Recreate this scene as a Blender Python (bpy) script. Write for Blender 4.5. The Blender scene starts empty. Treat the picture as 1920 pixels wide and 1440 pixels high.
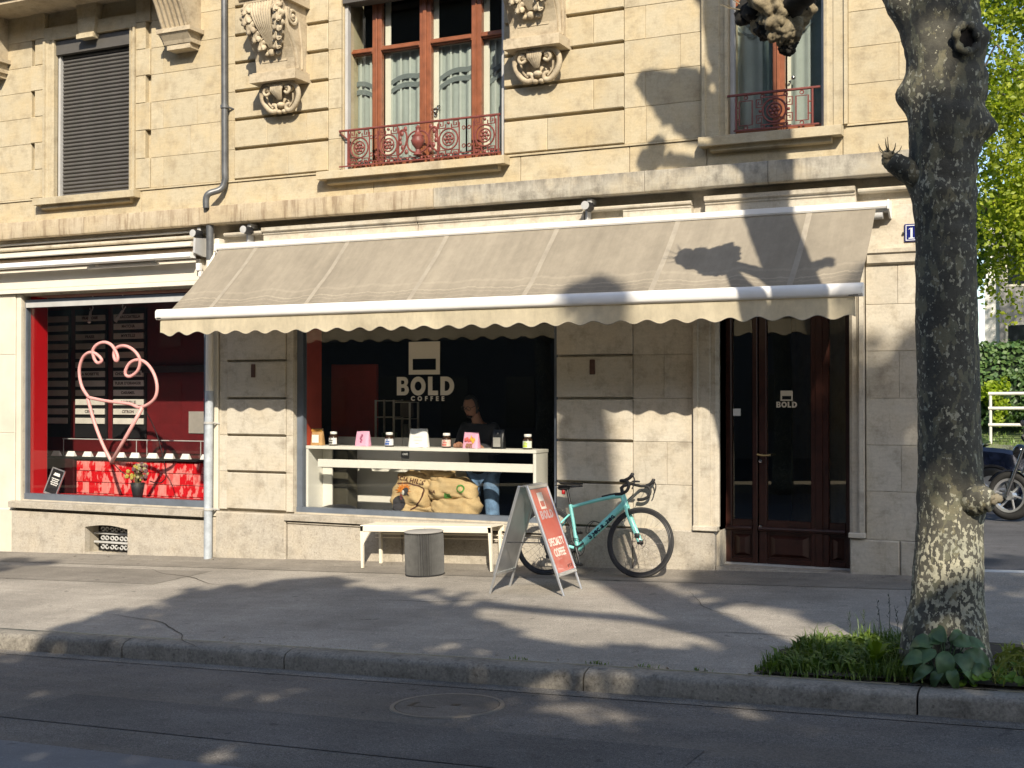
import bpy, bmesh, math, random
from math import sin, cos, pi, radians as R, sqrt, atan2
from mathutils import Vector, Matrix, noise as mnoise

# ---------------------------------------------------------------- camera, sky, sun, exposure
sc = bpy.context.scene
col = sc.collection
cam_d = bpy.data.cameras.new('camera')
cam = bpy.data.objects.new('camera', cam_d); col.objects.link(cam)
cam.location = (0, -11.76, 1.65)
cam.rotation_euler = (R(90 + 0.631), 0, R(25.445))
cam_d.sensor_width = 36; cam_d.lens = 44.25
cam_d.clip_start = 0.1; cam_d.clip_end = 900
sc.camera = cam
SUN = Vector((0.57, -1.0, 0.82)).normalized()
world = bpy.data.worlds.new('World'); sc.world = world; world.use_nodes = True
wn = world.node_tree.nodes; wl = world.node_tree.links
sky = wn.new('ShaderNodeTexSky'); sky.sky_type = 'NISHITA'; sky.sun_disc = False
sky.sun_elevation = math.asin(SUN.z); sky.sun_rotation = atan2(SUN.x, SUN.y)
sky.air_density = 1.0; sky.dust_density = 1.6; sky.altitude = 400
bg = wn['Background']; bg.inputs[1].default_value = 0.145
wl.new(sky.outputs[0], bg.inputs[0])
sun_d = bpy.data.lights.new('sun', 'SUN'); sun_d.energy = 4.7; sun_d.angle = R(0.55); sun_d.color = (1.0, 0.895, 0.735)
sun = bpy.data.objects.new('sun', sun_d); col.objects.link(sun)
sun.rotation_euler = (-SUN).to_track_quat('-Z', 'Y').to_euler(); sun.location = (10, -20, 20)
sc.view_settings.view_transform = 'Standard'; sc.view_settings.look = 'None'
sc.view_settings.exposure = 0.62; sc.view_settings.gamma = 1.0; sc.view_settings.use_curve_mapping = False
sc.render.engine = 'CYCLES'
sc.cycles.max_bounces = 8; sc.cycles.diffuse_bounces = 4; sc.cycles.transparent_max_bounces = 14
sc.cycles.use_denoising = True; sc.cycles.caustics_reflective = False; sc.cycles.caustics_refractive = False

rng = random.Random(7)
SLOPE, X0 = 0.033, -3.442
def gz(x, y):
    """height of the pavement: the street climbs to the right, falls 2 % to the kerb, short upstand at the wall"""
    xx = min(x, 4.0)
    z = SLOPE * (xx - X0)
    if y > -0.22: return z - 0.035 * min(1, max(0, -y / 0.22)) if y < 0 else z
    return z - 0.035 + 0.02 * y
# ---------------------------------------------------------------- mesh building
class MB:
    def __init__(s): s.v = []; s.f = []; s.m = []
    def add(s, vs, fs, m=0):
        o = len(s.v); s.v += [tuple(v) for v in vs]
        for f in fs: s.f.append([i + o for i in f]); s.m.append(m)
        return s
    def box(s, x0, x1, y0, y1, z0, z1, m=0):
        return s.add([(x0,y0,z0),(x1,y0,z0),(x1,y1,z0),(x0,y1,z0),(x0,y0,z1),(x1,y0,z1),(x1,y1,z1),(x0,y1,z1)],
                     [(0,3,2,1),(4,5,6,7),(0,1,5,4),(1,2,6,5),(2,3,7,6),(3,0,4,7)], m)
    def cbox(s, x0, x1, y0, y1, z0, z1, c=.004, m=0):
        """box with every edge chamfered"""
        vs = []; idx = {}
        for i, X in enumerate((x0, x1)):
            for j, Y in enumerate((y0, y1)):
                for k, Z in enumerate((z0, z1)):
                    sx, sy, sz = (c if i == 0 else -c), (c if j == 0 else -c), (c if k == 0 else -c)
                    for a, p in (('x', (X, Y+sy, Z+sz)), ('y', (X+sx, Y, Z+sz)), ('z', (X+sx, Y+sy, Z))):
                        idx[(i,j,k,a)] = len(vs); vs.append(p)
        q = []
        for i in (0,1):
            f = [idx[(i,0,0,'x')], idx[(i,1,0,'x')], idx[(i,1,1,'x')], idx[(i,0,1,'x')]]; q.append(f if i else f[::-1])
            f = [idx[(0,i,0,'y')], idx[(1,i,0,'y')], idx[(1,i,1,'y')], idx[(0,i,1,'y')]]; q.append(f[::-1] if i else f)
            f = [idx[(0,0,i,'z')], idx[(1,0,i,'z')], idx[(1,1,i,'z')], idx[(0,1,i,'z')]]; q.append(f if i else f[::-1])
        for a in (0,1):
            for b in (0,1):
                q.append([idx[(a,b,0,'x')], idx[(a,b,1,'x')], idx[(a,b,1,'y')], idx[(a,b,0,'y')]])
                q.append([idx[(a,0,b,'x')], idx[(a,1,b,'x')], idx[(a,1,b,'z')], idx[(a,0,b,'z')]])
                q.append([idx[(0,a,b,'y')], idx[(1,a,b,'y')], idx[(1,a,b,'z')], idx[(0,a,b,'z')]])
        for i in (0,1):
            for j in (0,1):
                for k in (0,1): q.append([idx[(i,j,k,'x')], idx[(i,j,k,'y')], idx[(i,j,k,'z')]])
        s.add(vs, q, m); s._fix = True
        return s
    def stone(s, x0, x1, z0, z1, yf, yb, c=.006, m=0):
        """block with a chamfered front, front face at yf"""
        vs = [(x0,yb,z0),(x1,yb,z0),(x1,yb,z1),(x0,yb,z1),
              (x0,yf+c,z0),(x1,yf+c,z0),(x1,yf+c,z1),(x0,yf+c,z1),
              (x0+c,yf,z0+c),(x1-c,yf,z0+c),(x1-c,yf,z1-c),(x0+c,yf,z1-c)]
        fs = [(8,9,10,11)]
        for i in range(4):
            j = (i+1) % 4; fs += [(4+i,4+j,8+j,8+i), (i,j,4+j,4+i)]
        return s.add(vs, fs, m)
    def tube(s, pts, r, n=8, caps=True, closed=False, m=0, up=None, sq=1.0):
        P = [Vector(p) for p in pts]; k = len(P)
        rr = r if isinstance(r, (list, tuple)) else [r]*k
        T = []
        for i in range(k):
            a = P[(i-1) % k] if (closed or i) else P[0]
            b = P[(i+1) % k] if (closed or i < k-1) else P[-1]
            t = (b-a); T.append(t.normalized() if t.length > 1e-9 else Vector((0,0,1)))
        u = Vector(up) if up else (Vector((0,0,1)) if abs(T[0].z) < .9 else Vector((1,0,0)))
        vs = []
        for i in range(k):
            u = (u - T[i]*u.dot(T[i]))
            u = u.normalized() if u.length > 1e-6 else T[i].orthogonal().normalized()
            w = T[i].cross(u)
            for j in range(n):
                a = 2*pi*(j+.5)/n if n == 4 else 2*pi*j/n
                vs.append(P[i] + u*(cos(a)*rr[i]) + w*(sin(a)*rr[i]*sq))
        fs = []
        for i in range(k if closed else k-1):
            for j in range(n):
                a, b = i*n+j, i*n+(j+1) % n
                c, d = ((i+1) % k)*n+(j+1) % n, ((i+1) % k)*n+j
                fs.append((a,b,c,d))
        if caps and not closed:
            fs.append(tuple(range(n-1,-1,-1))); fs.append(tuple((k-1)*n+j for j in range(n)))
        return s.add(vs, fs, m)
    def lathe(s, prof, n=24, at=(0,0,0), axis='z', m=0, closed=False):
        vs = []; k = len(prof)
        for r, h in prof:
            for j in range(n):
                a = 2*pi*j/n; x, y = r*cos(a), r*sin(a)
                p = (x,y,h) if axis == 'z' else ((x,h,y) if axis == 'y' else (h,x,y))
                vs.append((p[0]+at[0], p[1]+at[1], p[2]+at[2]))
        fs = []
        for i in range(k if closed else k-1):
            for j in range(n):
                f = (i*n+j, i*n+(j+1) % n, ((i+1) % k)*n+(j+1) % n, ((i+1) % k)*n+j)
                fs.append(f if axis != 'y' else f[::-1])
        if not closed:
            if prof[0][0] > 1e-6: fs.append(tuple(range(n)))
            if prof[-1][0] > 1e-6: fs.append(tuple((k-1)*n+j for j in range(n)))
        s._fix = True
        return s.add(vs, fs, m)
    def prism(s, poly, a0, a1, fn, m=0):
        """extrude polygon [(u,v)] from a0 to a1; fn(u,v,a)->xyz"""
        n = len(poly)
        vs = [fn(u,v,a0) for u,v in poly] + [fn(u,v,a1) for u,v in poly]
        fs = [tuple(range(n-1,-1,-1)), tuple(range(n,2*n))]
        for i in range(n): fs.append((i,(i+1) % n,n+(i+1) % n,n+i))
        s._fix = True
        return s.add(vs, fs, m)
    def grid(s, nu, nv, fn, cu=False, cv=False, m=0):
        vs = [fn(i/(nu if cu else nu-1), j/(nv if cv else nv-1)) for i in range(nu) for j in range(nv)]
        fs = []
        for i in range(nu if cu else nu-1):
            for j in range(nv if cv else nv-1):
                fs.append((i*nv+j, ((i+1) % nu)*nv+j, ((i+1) % nu)*nv+(j+1) % nv, i*nv+(j+1) % nv))
        return s.add(vs, fs, m)
    def ball(s, c, r, nu=12, nv=8, fn=None, m=0):
        rx, ry, rz = r if isinstance(r, (tuple, list)) else (r, r, r)
        def f(u, v):
            a = 2*pi*u; b = pi*(v*.996+.002) - pi/2
            d = Vector((cos(a)*cos(b), sin(a)*cos(b), sin(b)))
            k = fn(d) if fn else 1
            return (c[0]+d.x*rx*k, c[1]+d.y*ry*k, c[2]+d.z*rz*k)
        return s.grid(nu, nv, f, cu=True, m=m)
    def quad(s, a, b, c, d, m=0): return s.add([a,b,c,d], [(0,1,2,3)], m)
    def xf(s, M, start=0):
        for i in range(start, len(s.v)): s.v[i] = tuple(M @ Vector(s.v[i]))
        return s
    def mesh(s, name, mats, smooth=None):
        me = bpy.data.meshes.new(name); me.from_pydata(s.v, [], s.f)
        for mt in (mats if isinstance(mats, (list, tuple)) else [mats]): me.materials.append(mt)
        if any(s.m): me.polygons.foreach_set('material_index', s.m)
        if getattr(s, '_fix', False):
            b = bmesh.new(); b.from_mesh(me); bmesh.ops.recalc_face_normals(b, faces=b.faces); b.to_mesh(me); b.free()
        if smooth is not None:
            me.polygons.foreach_set('use_smooth', [True]*len(me.polygons))
            if smooth < 179: me.set_sharp_from_angle(angle=R(smooth))
        me.update(); return me
ORG = {}
def put(name, me, parent=None, local=False):
    o = bpy.data.objects.new(name, me); col.objects.link(o)
    if parent:
        o.parent = parent
        if not local and parent.name in ORG: o.location = -ORG[parent.name]
    return o
def obj(name, mb, mats, parent=None, smooth=None, local=False, label=None):
    o = put(name, mb.mesh(name, mats, smooth), parent, local)
    if label: o['label'] = label
    return o
def thing(name, label, cat, loc=(0,0,0), rotz=0, group=None):
    o = bpy.data.objects.new(name, None); col.objects.link(o); o.empty_display_size = .1
    o.location = loc; o.rotation_euler = (0,0,rotz); o['label'] = label; o['category'] = cat
    if group: o['group'] = group
    ORG[o.name] = Vector(loc)
    return o
def tag(o, label, cat, group=None):
    o['label'] = label; o['category'] = cat
    if group: o['group'] = group
    return o
def struct(o): o['kind'] = 'structure'; return o
def copy_thing(src, loc, label, rotz=None):
    r = src.copy(); col.objects.link(r); r.location = loc; r['label'] = label
    if rotz is not None: r.rotation_euler = (0,0,rotz)
    def rec(a, b):
        for ch in a.children:
            c = ch.copy(); col.objects.link(c); c.parent = b; rec(ch, c)
    rec(src, r); return r
def text_mb(txt, size, bold=0.0, extrude=.001, align='CENTER', spacing=1.0, sx=1.0):
    """flat lettering in the local x-z plane, facing -y, centred on the origin"""
    c = bpy.data.curves.new('lettering', 'FONT'); c.body = txt; c.size = size; c.offset = bold; c.extrude = extrude
    c.align_x = align; c.align_y = 'CENTER'; c.space_character = spacing; c.resolution_u = 4
    o = bpy.data.objects.new('lettering', c); col.objects.link(o)
    dg = bpy.context.evaluated_depsgraph_get(); me = o.evaluated_get(dg).to_mesh()
    mb = MB(); mb.add([(v.co.x*sx, -v.co.z, v.co.y) for v in me.vertices], [list(p.vertices) for p in me.polygons])
    o.evaluated_get(dg).to_mesh_clear(); bpy.data.objects.remove(o); bpy.data.curves.remove(c)
    return mb
def ring_pts(cx, cz, r, n=16, y=0, a0=0, a1=2*pi):
    full = abs(a1-a0-2*pi) < 1e-6
    return [(cx+r*cos(a0+(a1-a0)*i/(n if full else n-1)), y, cz+r*sin(a0+(a1-a0)*i/(n if full else n-1))) for i in range(n)]
def spline(pts, n=6):
    """Catmull-Rom through pts"""
    P = [Vector(p) for p in pts]; out = []
    for i in range(len(P)-1):
        p0, p1, p2, p3 = P[max(0,i-1)], P[i], P[i+1], P[min(len(P)-1,i+2)]
        for k in range(n):
            t = k/n
            out.append(.5*((2*p1)+(p2-p0)*t+(2*p0-5*p1+4*p2-p3)*t*t+(3*p1-p0-3*p2+p3)*t**3))
    out.append(P[-1]); return out
# ---------------------------------------------------------------- materials
def nm(name):
    m = bpy.data.materials.new(name); m.use_nodes = True
    nt = m.node_tree; return m, nt, nt.nodes['Principled BSDF'], nt.nodes, nt.links
def _noise(nt, co, scale, detail=4, rough=.6, stretch=None):
    n = nt.nodes.new('ShaderNodeTexNoise'); n.inputs['Scale'].default_value = scale
    n.inputs['Detail'].default_value = detail; n.inputs['Roughness'].default_value = rough
    if stretch:
        mp = nt.nodes.new('ShaderNodeMapping'); mp.inputs['Scale'].default_value = stretch
        nt.links.new(co, mp.inputs[0]); co = mp.outputs[0]
    nt.links.new(co, n.inputs['Vector']); return n.outputs['Fac']
def _ramp(nt, fac, stops):
    r = nt.nodes.new('ShaderNodeValToRGB'); e = r.color_ramp.elements
    while len(e) < len(stops): e.new(.5)
    for i, (p, c) in enumerate(stops):
        e[i].position = p; e[i].color = (c, c, c, 1) if isinstance(c, (int, float)) else (*c, 1)
    nt.links.new(fac, r.inputs[0]); return r.outputs[0]
def _mix(nt, a, b, fac, mode='MIX'):
    x = nt.nodes.new('ShaderNodeMix'); x.data_type = 'RGBA'; x.blend_type = mode; x.clamp_factor = True
    for s, v in ((x.inputs[0], fac), (x.inputs[6], a), (x.inputs[7], b)):
        if isinstance(v, bpy.types.NodeSocket): nt.links.new(v, s)
        elif isinstance(v, tuple): s.default_value = (*v, 1)
        else: s.default_value = v if s == x.inputs[0] else (v, v, v, 1)
    return x.outputs[2]
def _bump(nt, b, h, strength, dist=.01):
    n = nt.nodes.new('ShaderNodeBump'); n.inputs['Strength'].default_value = strength; n.inputs['Distance'].default_value = dist
    nt.links.new(h, n.inputs['Height']); nt.links.new(n.outputs[0], b.inputs['Normal'])
def simple(name, c, rough=.5, metal=0, spec=.5, var=.12, scale=6, bump=0, bscale=80, rnd=0.0, coat=0):
    m, nt, b, N, L = nm(name)
    co = N.new('ShaderNodeTexCoord').outputs['Object']
    k = _ramp(nt, _noise(nt, co, scale, 5), [(.3, 1-var), (.7, 1+var)])
    c2 = _mix(nt, c, k, 1.0, 'MULTIPLY')
    if rnd:
        oi = N.new('ShaderNodeObjectInfo')
        c2 = _mix(nt, c2, _ramp(nt, oi.outputs['Random'], [(0, 1-rnd), (1, 1+rnd)]), 1.0, 'MULTIPLY')
    L.new(c2, b.inputs['Base Color'])
    b.inputs['Roughness'].default_value = rough; b.inputs['Metallic'].default_value = metal
    b.inputs['Specular IOR Level'].default_value = spec
    if coat: b.inputs['Coat Weight'].default_value = coat; b.inputs['Coat Roughness'].default_value = .08
    if bump: _bump(nt, b, _noise(nt, co, bscale, 3), bump, .004)
    return m
def stone_mat(name, base, dark, warm, rnd=.14, stain=.5, streak=.0, grain=.35, pit=0, soot=None):
    m, nt, b, N, L = nm(name)
    co = N.new('ShaderNodeTexCoord').outputs['Object']
    oi = N.new('ShaderNodeObjectInfo')
    # own patch of noise for every stone
    add = N.new('ShaderNodeVectorMath'); add.operation = 'MULTIPLY_ADD'
    cb = N.new('ShaderNodeCombineXYZ')
    for i in range(3): L.new(oi.outputs['Random'], cb.inputs[i])
    L.new(cb.outputs[0], add.inputs[0]); add.inputs[1].default_value = (37, 53, 71); L.new(co, add.inputs[2])
    own = add.outputs[0]
    c = _mix(nt, base, warm, _ramp(nt, _noise(nt, own, 2.2, 6, .65), [(.42, 0.0), (.68, 1.0)]))
    c = _mix(nt, c, dark, _ramp(nt, _noise(nt, co, 5.5, 8, .72), [(.49, 0.0), (.72, stain)]))
    # bedding grain, long in x
    g = _noise(nt, own, 9, 6, .7, (1, 1, 5))
    c = _mix(nt, c, _ramp(nt, g, [(.3, .9), (.7, 1.08)]), .8, 'MULTIPLY')
    c = _mix(nt, c, dark, _ramp(nt, _noise(nt, own, 3.0, 2, .5), [(.66, 0.0), (.74, stain*.7)]))
    c = _mix(nt, c, dark, _ramp(nt, _noise(nt, co, 3.5, 6, .75, (3.5, 1, .5)), [(.56, 0.0), (.74, stain*.6)]))
    if streak:
        s = _ramp(nt, _noise(nt, co, 7, 6, .7, (2.2, 1, .25)), [(.5, 0.0), (.64, streak)])
        c = _mix(nt, c, dark, s)
    if soot:
        sep = N.new('ShaderNodeSeparateXYZ'); L.new(co, sep.inputs[0])
        mr = N.new('ShaderNodeMapRange'); L.new(sep.outputs[2], mr.inputs[0])
        mr.inputs[1].default_value = soot[1]; mr.inputs[2].default_value = soot[0]
        s = _mix(nt, mr.outputs[0], _ramp(nt, _noise(nt, co, 5, 6, .7, (1.6,1,.5)), [(.35, 0.0), (.62, 1.0)]), 1.0, 'MULTIPLY')
        s = _mix(nt, s, soot[2], 1.0, 'MULTIPLY')
        c = _mix(nt, c, dark, s)
    fine = _noise(nt, co, 55, 4, .75)
    c = _mix(nt, c, _ramp(nt, fine, [(.3, 1-.28*grain), (.7, 1+.2*grain)]), 1.0, 'MULTIPLY')
    if pit:
        v = _ramp(nt, _noise(nt, co, 34, 3, .6), [(.30, pit), (.40, 1.0)])
        c = _mix(nt, c, v, 1.0, 'MULTIPLY')
    c = _mix(nt, c, _ramp(nt, oi.outputs['Random'], [(0, 1-rnd), (1, 1+rnd)]), 1.0, 'MULTIPLY')
    L.new(c, b.inputs['Base Color']); b.inputs['Roughness'].default_value = .88; b.inputs['Specular IOR Level'].default_value = .25
    h = _mix(nt, fine, g, .5)
    _bump(nt, b, h, .35, .006)
    return m
def asphalt_mat(name, base, speck=.4, patch=.2, scale=1.0, warm=None):
    m, nt, b, N, L = nm(name)
    co = N.new('ShaderNodeTexCoord').outputs['Object']
    f1 = _noise(nt, co, 1.1*scale, 6, .65); f2 = _noise(nt, co, 160*scale, 2, .5); f3 = _noise(nt, co, 3.2, 5, .7, (.35, 2.2, 1))
    c = _mix(nt, base, _ramp(nt, f1, [(.3, 1-patch), (.7, 1+patch)]), 1.0, 'MULTIPLY')
    c = _mix(nt, c, _ramp(nt, f3, [(.35, 1-patch*.6), (.7, 1+patch*.6)]), 1.0, 'MULTIPLY')
    c = _mix(nt, c, _ramp(nt, f2, [(.32, 1-speck), (.5, 1.0), (.68, 1+speck*1.5)]), 1.0, 'MULTIPLY')
    if warm: c = _mix(nt, c, warm, _ramp(nt, _noise(nt, co, 1.9, 5, .6, (.3, 1.6, 1)), [(.45, 0.0), (.7, .7)]))
    c = _mix(nt, c, _ramp(nt, _noise(nt, co, 62*scale, 3, .7), [(.32, 1-speck*.55), (.68, 1+speck*.7)]), 1.0, 'MULTIPLY')
    c = _mix(nt, c, _ramp(nt, _noise(nt, co, .55, 7, .75), [(.38, .86), (.62, 1.08)]), 1.0, 'MULTIPLY')
    c = _mix(nt, c, _ramp(nt, _noise(nt, co, 24, 1, .3), [(.70, 1.0), (.74, 1.3)]), .6, 'MULTIPLY')
    # dark spots, old gum and oil
    c = _mix(nt, c, _ramp(nt, _noise(nt, co, 9, 2, .4), [(.24, .62), (.30, 1.0)]), 1.0, 'MULTIPLY')
    L.new(c, b.inputs['Base Color']); b.inputs['Roughness'].default_value = .85; b.inputs['Specular IOR Level'].default_value = .3
    _bump(nt, b, f2, .55, .006)
    return m
def glass_mat(name, tint=(.95,.97,.955), refl=1.0, rough=.0):
    m, nt, b, N, L = nm(name); N.remove(b)
    out = N['Material Output']
    tr = N.new('ShaderNodeBsdfTransparent'); tr.inputs[0].default_value = (*tint, 1)
    gl = N.new('ShaderNodeBsdfGlossy'); gl.inputs['Roughness'].default_value = rough; gl.inputs[0].default_value = (refl, refl, refl, 1)
    lw = N.new('ShaderNodeLayerWeight')
    p5 = N.new('ShaderNodeMath'); p5.operation = 'POWER'; L.new(lw.outputs['Facing'], p5.inputs[0]); p5.inputs[1].default_value = 5
    fr = N.new('ShaderNodeMath'); fr.operation = 'MULTIPLY_ADD'; L.new(p5.outputs[0], fr.inputs[0]); fr.inputs[1].default_value = .96; fr.inputs[2].default_value = .04
    mx = N.new('ShaderNodeMixShader'); L.new(fr.outputs[0], mx.inputs[0]); L.new(tr.outputs[0], mx.inputs[1]); L.new(gl.outputs[0], mx.inputs[2])
    L.new(mx.outputs[0], out.inputs[0]); return m
def cloth_mat(name, c, trans=.25, var=.12, scale=3, weave=300, mark=None, rough=.9, stretch=None):
    m, nt, b, N, L = nm(name)
    co = N.new('ShaderNodeTexCoord').outputs['Object']
    cc = _mix(nt, c, _ramp(nt, _noise(nt, co, scale, 6, .7, stretch), [(.3, 1-var), (.7, 1+var)]), 1.0, 'MULTIPLY')
    cc = _mix(nt, cc, _ramp(nt, _noise(nt, co, 14, 5, .7, (1,.3,1)), [(.3, 1-var*.6), (.7, 1+var*.6)]), 1.0, 'MULTIPLY')
    if mark: cc = mark(nt, co, cc)
    L.new(cc, b.inputs['Base Color']); b.inputs['Roughness'].default_value = rough; b.inputs['Specular IOR Level'].default_value = .15
    if trans:
        t = N.new('ShaderNodeBsdfTranslucent'); L.new(cc, t.inputs[0])
        mx = N.new('ShaderNodeMixShader'); mx.inputs[0].default_value = trans
        L.new(b.outputs[0], mx.inputs[1]); L.new(t.outputs[0], mx.inputs[2]); L.new(mx.outputs[0], N['Material Output'].inputs[0])
    _bump(nt, b, _noise(nt, co, weave, 2), .15, .002)
    return m
def leaf_mat(name, c1, c2, trans=.35, rough=.5, scale=3, rnd=0):
    m, nt, b, N, L = nm(name)
    co = N.new('ShaderNodeTexCoord').outputs['Object']
    g = N.new('ShaderNodeNewGeometry')
    c = _mix(nt, c1, c2, g.outputs['Random Per Island'])
    c = _mix(nt, c, _ramp(nt, _noise(nt, co, scale, 3), [(.3, .75), (.7, 1.2)]), 1.0, 'MULTIPLY')
    if rnd: c = _mix(nt, c, _ramp(nt, N.new('ShaderNodeObjectInfo').outputs['Random'], [(0, (1-rnd,1-rnd,1-rnd*1.2)), (1, (1+rnd*1.2,1+rnd,1+rnd*.3))]), 1.0, 'MULTIPLY')
    L.new(c, b.inputs['Base Color']); b.inputs['Roughness'].default_value = rough
    t = N.new('ShaderNodeBsdfTranslucent'); L.new(_mix(nt, c, (1.0,1.15,.5), 1.0, 'MULTIPLY'), t.inputs[0])
    mx = N.new('ShaderNodeMixShader'); mx.inputs[0].default_value = trans
    L.new(b.outputs[0], mx.inputs[1]); L.new(t.outputs[0], mx.inputs[2]); L.new(mx.outputs[0], N['Material Output'].inputs[0])
    return m
def bark_mat(name):
    m, nt, b, N, L = nm(name)
    co = N.new('ShaderNodeTexCoord').outputs['Object']
    big = _noise(nt, co, 2.2, 3, .5)
    dark = _mix(nt, (.048,.046,.037), (.095,.09,.068), _ramp(nt, _noise(nt, co, 6, 5, .7), [(.35,0.0),(.65,1.0)]))
    # flaking plates: noise thresholded, more and larger plates low on the trunk
    warp = _noise(nt, co, 42, 3.5, .55, (1,1,.7))
    sep = N.new('ShaderNodeSeparateXYZ'); L.new(co, sep.inputs[0])
    mr = N.new('ShaderNodeMapRange'); L.new(sep.outputs[2], mr.inputs[0])
    mr.inputs[1].default_value = 0; mr.inputs[2].default_value = 1.7; mr.inputs[3].default_value = .09; mr.inputs[4].default_value = .0
    a = N.new('ShaderNodeMath'); a.operation = 'ADD'; L.new(warp, a.inputs[0]); L.new(mr.outputs[0], a.inputs[1])
    bb = N.new('ShaderNodeMath'); bb.operation = 'MULTIPLY_ADD'; L.new(big, bb.inputs[0]); bb.inputs[1].default_value = .30; L.new(a.outputs[0], bb.inputs[2])
    pale = _mix(nt, (.40,.38,.28), (.27,.27,.21), _ramp(nt, _noise(nt, co, 7, 4), [(.4,0.0),(.6,1.0)]))
    olive = _mix(nt, (.20,.18,.11), (.15,.15,.10), _ramp(nt, _noise(nt, co, 9, 4), [(.4,0.0),(.6,1.0)]))
    c = _mix(nt, dark, olive, _ramp(nt, _noise(nt, co, 15, 4, .6, (1,1,.5)), [(.53,0.0),(.56,.75)]))
    k = _ramp(nt, bb.outputs[0], [(.768,0.0),(.778,1.0)])
    c = _mix(nt, c, pale, k)
    c = _mix(nt, c, _ramp(nt, _noise(nt, co, 60, 4, .7), [(.3,.8),(.7,1.15)]), 1.0, 'MULTIPLY')
    L.new(c, b.inputs['Base Color']); b.inputs['Roughness'].default_value = .85
    h = _mix(nt, _noise(nt, co, 40, 5, .7), k, .35)
    _bump(nt, b, h, .6, .012)
    return m
Mt = dict(
    upper = stone_mat('sandstone_ashlar', (.465,.405,.285), (.235,.185,.12), (.48,.39,.24), rnd=.055, stain=.58),
    lower = stone_mat('pale_limestone', (.505,.465,.385), (.25,.215,.165), (.49,.43,.33), rnd=.06, stain=.75),
    plinth = stone_mat('pitted_granite', (.41,.375,.315), (.19,.165,.13), (.44,.39,.31), rnd=.06, stain=.6, pit=.72, grain=.8),
    cornice = stone_mat('stained_sandstone', (.47,.40,.29), (.22,.16,.10), (.49,.40,.26), rnd=.05, stain=.4, streak=.75, soot=(3.86,3.70,.55)),
    corniceR = stone_mat('weathered_sandstone', (.43,.40,.33), (.15,.135,.11), (.46,.39,.27), rnd=.06, stain=.85, streak=.3, soot=(3.86,3.74,.9)),
    carve = stone_mat('carved_sandstone', (.48,.41,.295), (.20,.155,.105), (.47,.385,.26), rnd=.04, stain=.85, grain=.4),
    core = simple('mortar', (.34,.29,.21), .9, var=.2, scale=10),
    white = simple('cream_painted_metal', (.70,.655,.56), .45, var=.06, scale=3),
    whitem = simple('white_aluminium', (.80,.79,.76), .35, var=.05, scale=4),
    cream_stone = simple('painted_pilaster', (.60,.56,.46), .7, var=.12, scale=2, bump=.2, bscale=60),
    frame = simple('slate_grey_paint', (.115,.135,.165), .45, var=.15),
    framel = simple('light_grey_paint', (.42,.42,.41), .5, var=.1),
    black = simple('black_paint', (.012,.012,.013), .5, var=.2),
    blackp = simple('matt_black_plastic', (.018,.018,.02), .55, var=.2),
    rubber = simple('tyre_rubber', (.02,.02,.02), .75, var=.2, bump=.3, bscale=200),
    wood = simple('red_brown_wood', (.225,.078,.036), .38, var=.22, scale=9, bump=.15, bscale=60),
    doorw = simple('dark_mahogany', (.036,.012,.008), .33, var=.35, scale=8, bump=.2, bscale=50),
    iron = simple('red_oxide_iron', (.175,.048,.038), .45, var=.22, scale=14, bump=.2, bscale=120),
    zinc = simple('grey_zinc', (.12,.125,.13), .42, metal=.35, var=.3, scale=7),
    zincb = simple('pale_blue_zinc', (.40,.44,.48), .5, metal=.1, var=.22, scale=9),
    shutter = simple('charcoal_slat', (.085,.080,.073), .55, var=.12, scale=5),
    glass = glass_mat('window_glass'),
    glassd = glass_mat('shop_glass', (.97,.975,.97)),
    curtain = cloth_mat('net_curtain', (.44,.475,.45), .3, var=.08, weave=500),
    band = cloth_mat('curtain_band', (.17,.19,.19), .1, var=.1),
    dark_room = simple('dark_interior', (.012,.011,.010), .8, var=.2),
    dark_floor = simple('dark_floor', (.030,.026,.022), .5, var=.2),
    redwall = simple('red_wall', (.36,.008,.012), .5, var=.08),
    redwall2 = simple('brick_red_panel', (.42,.060,.030), .6, var=.12),
    alu = simple('brushed_aluminium', (.60,.61,.62), .3, metal=.75, var=.1),
    steel = simple('steel', (.45,.45,.46), .25, metal=1.0, var=.1),
    panelw = simple('white_laminate', (.74,.72,.65), .4, var=.03),
)
# ================================================================ ground
def sheet(name, xs, ys, zf, mat, dz=0):
    mb = MB(); nx, ny = len(xs), len(ys)
    mb.add([(x,y,zf(x,y)+dz) for x in xs for y in ys], [(i*ny+j,(i+1)*ny+j,(i+1)*ny+j+1,i*ny+j+1) for i in range(nx-1) for j in range(ny-1)])
    return struct(obj(name, mb, mat))
def lin(a, b, n): return [a+(b-a)*i/(n-1) for i in range(n)]
Mt['pave'] = asphalt_mat('worn_pavement_asphalt', (.285,.26,.222), .30, .14)
Mt['pave2'] = asphalt_mat('pavement_patch_asphalt', (.215,.195,.165), .22, .15)
Mt['road'] = asphalt_mat('road_asphalt', (.125,.115,.103), .5, .18, warm=(.155,.135,.112))
Mt['road2'] = asphalt_mat('fine_grey_asphalt', (.17,.17,.172), .15, .10, scale=1.4)
Mt['side'] = asphalt_mat('side_street_asphalt', (.085,.085,.09), .3, .2)
Mt['kerb'] = stone_mat('granite_kerb', (.25,.23,.195), (.10,.09,.075), (.29,.265,.22), rnd=.10, stain=.9, grain=1.3, pit=.6)
Mt['soil'] = simple('dark_soil', (.045,.034,.022), .95, var=.4, scale=30, bump=.6, bscale=60)
Mt['paint'] = simple('worn_road_paint', (.62,.62,.60), .7, var=.25, scale=12)
YK0, YK1 = -4.045, -4.245
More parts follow.
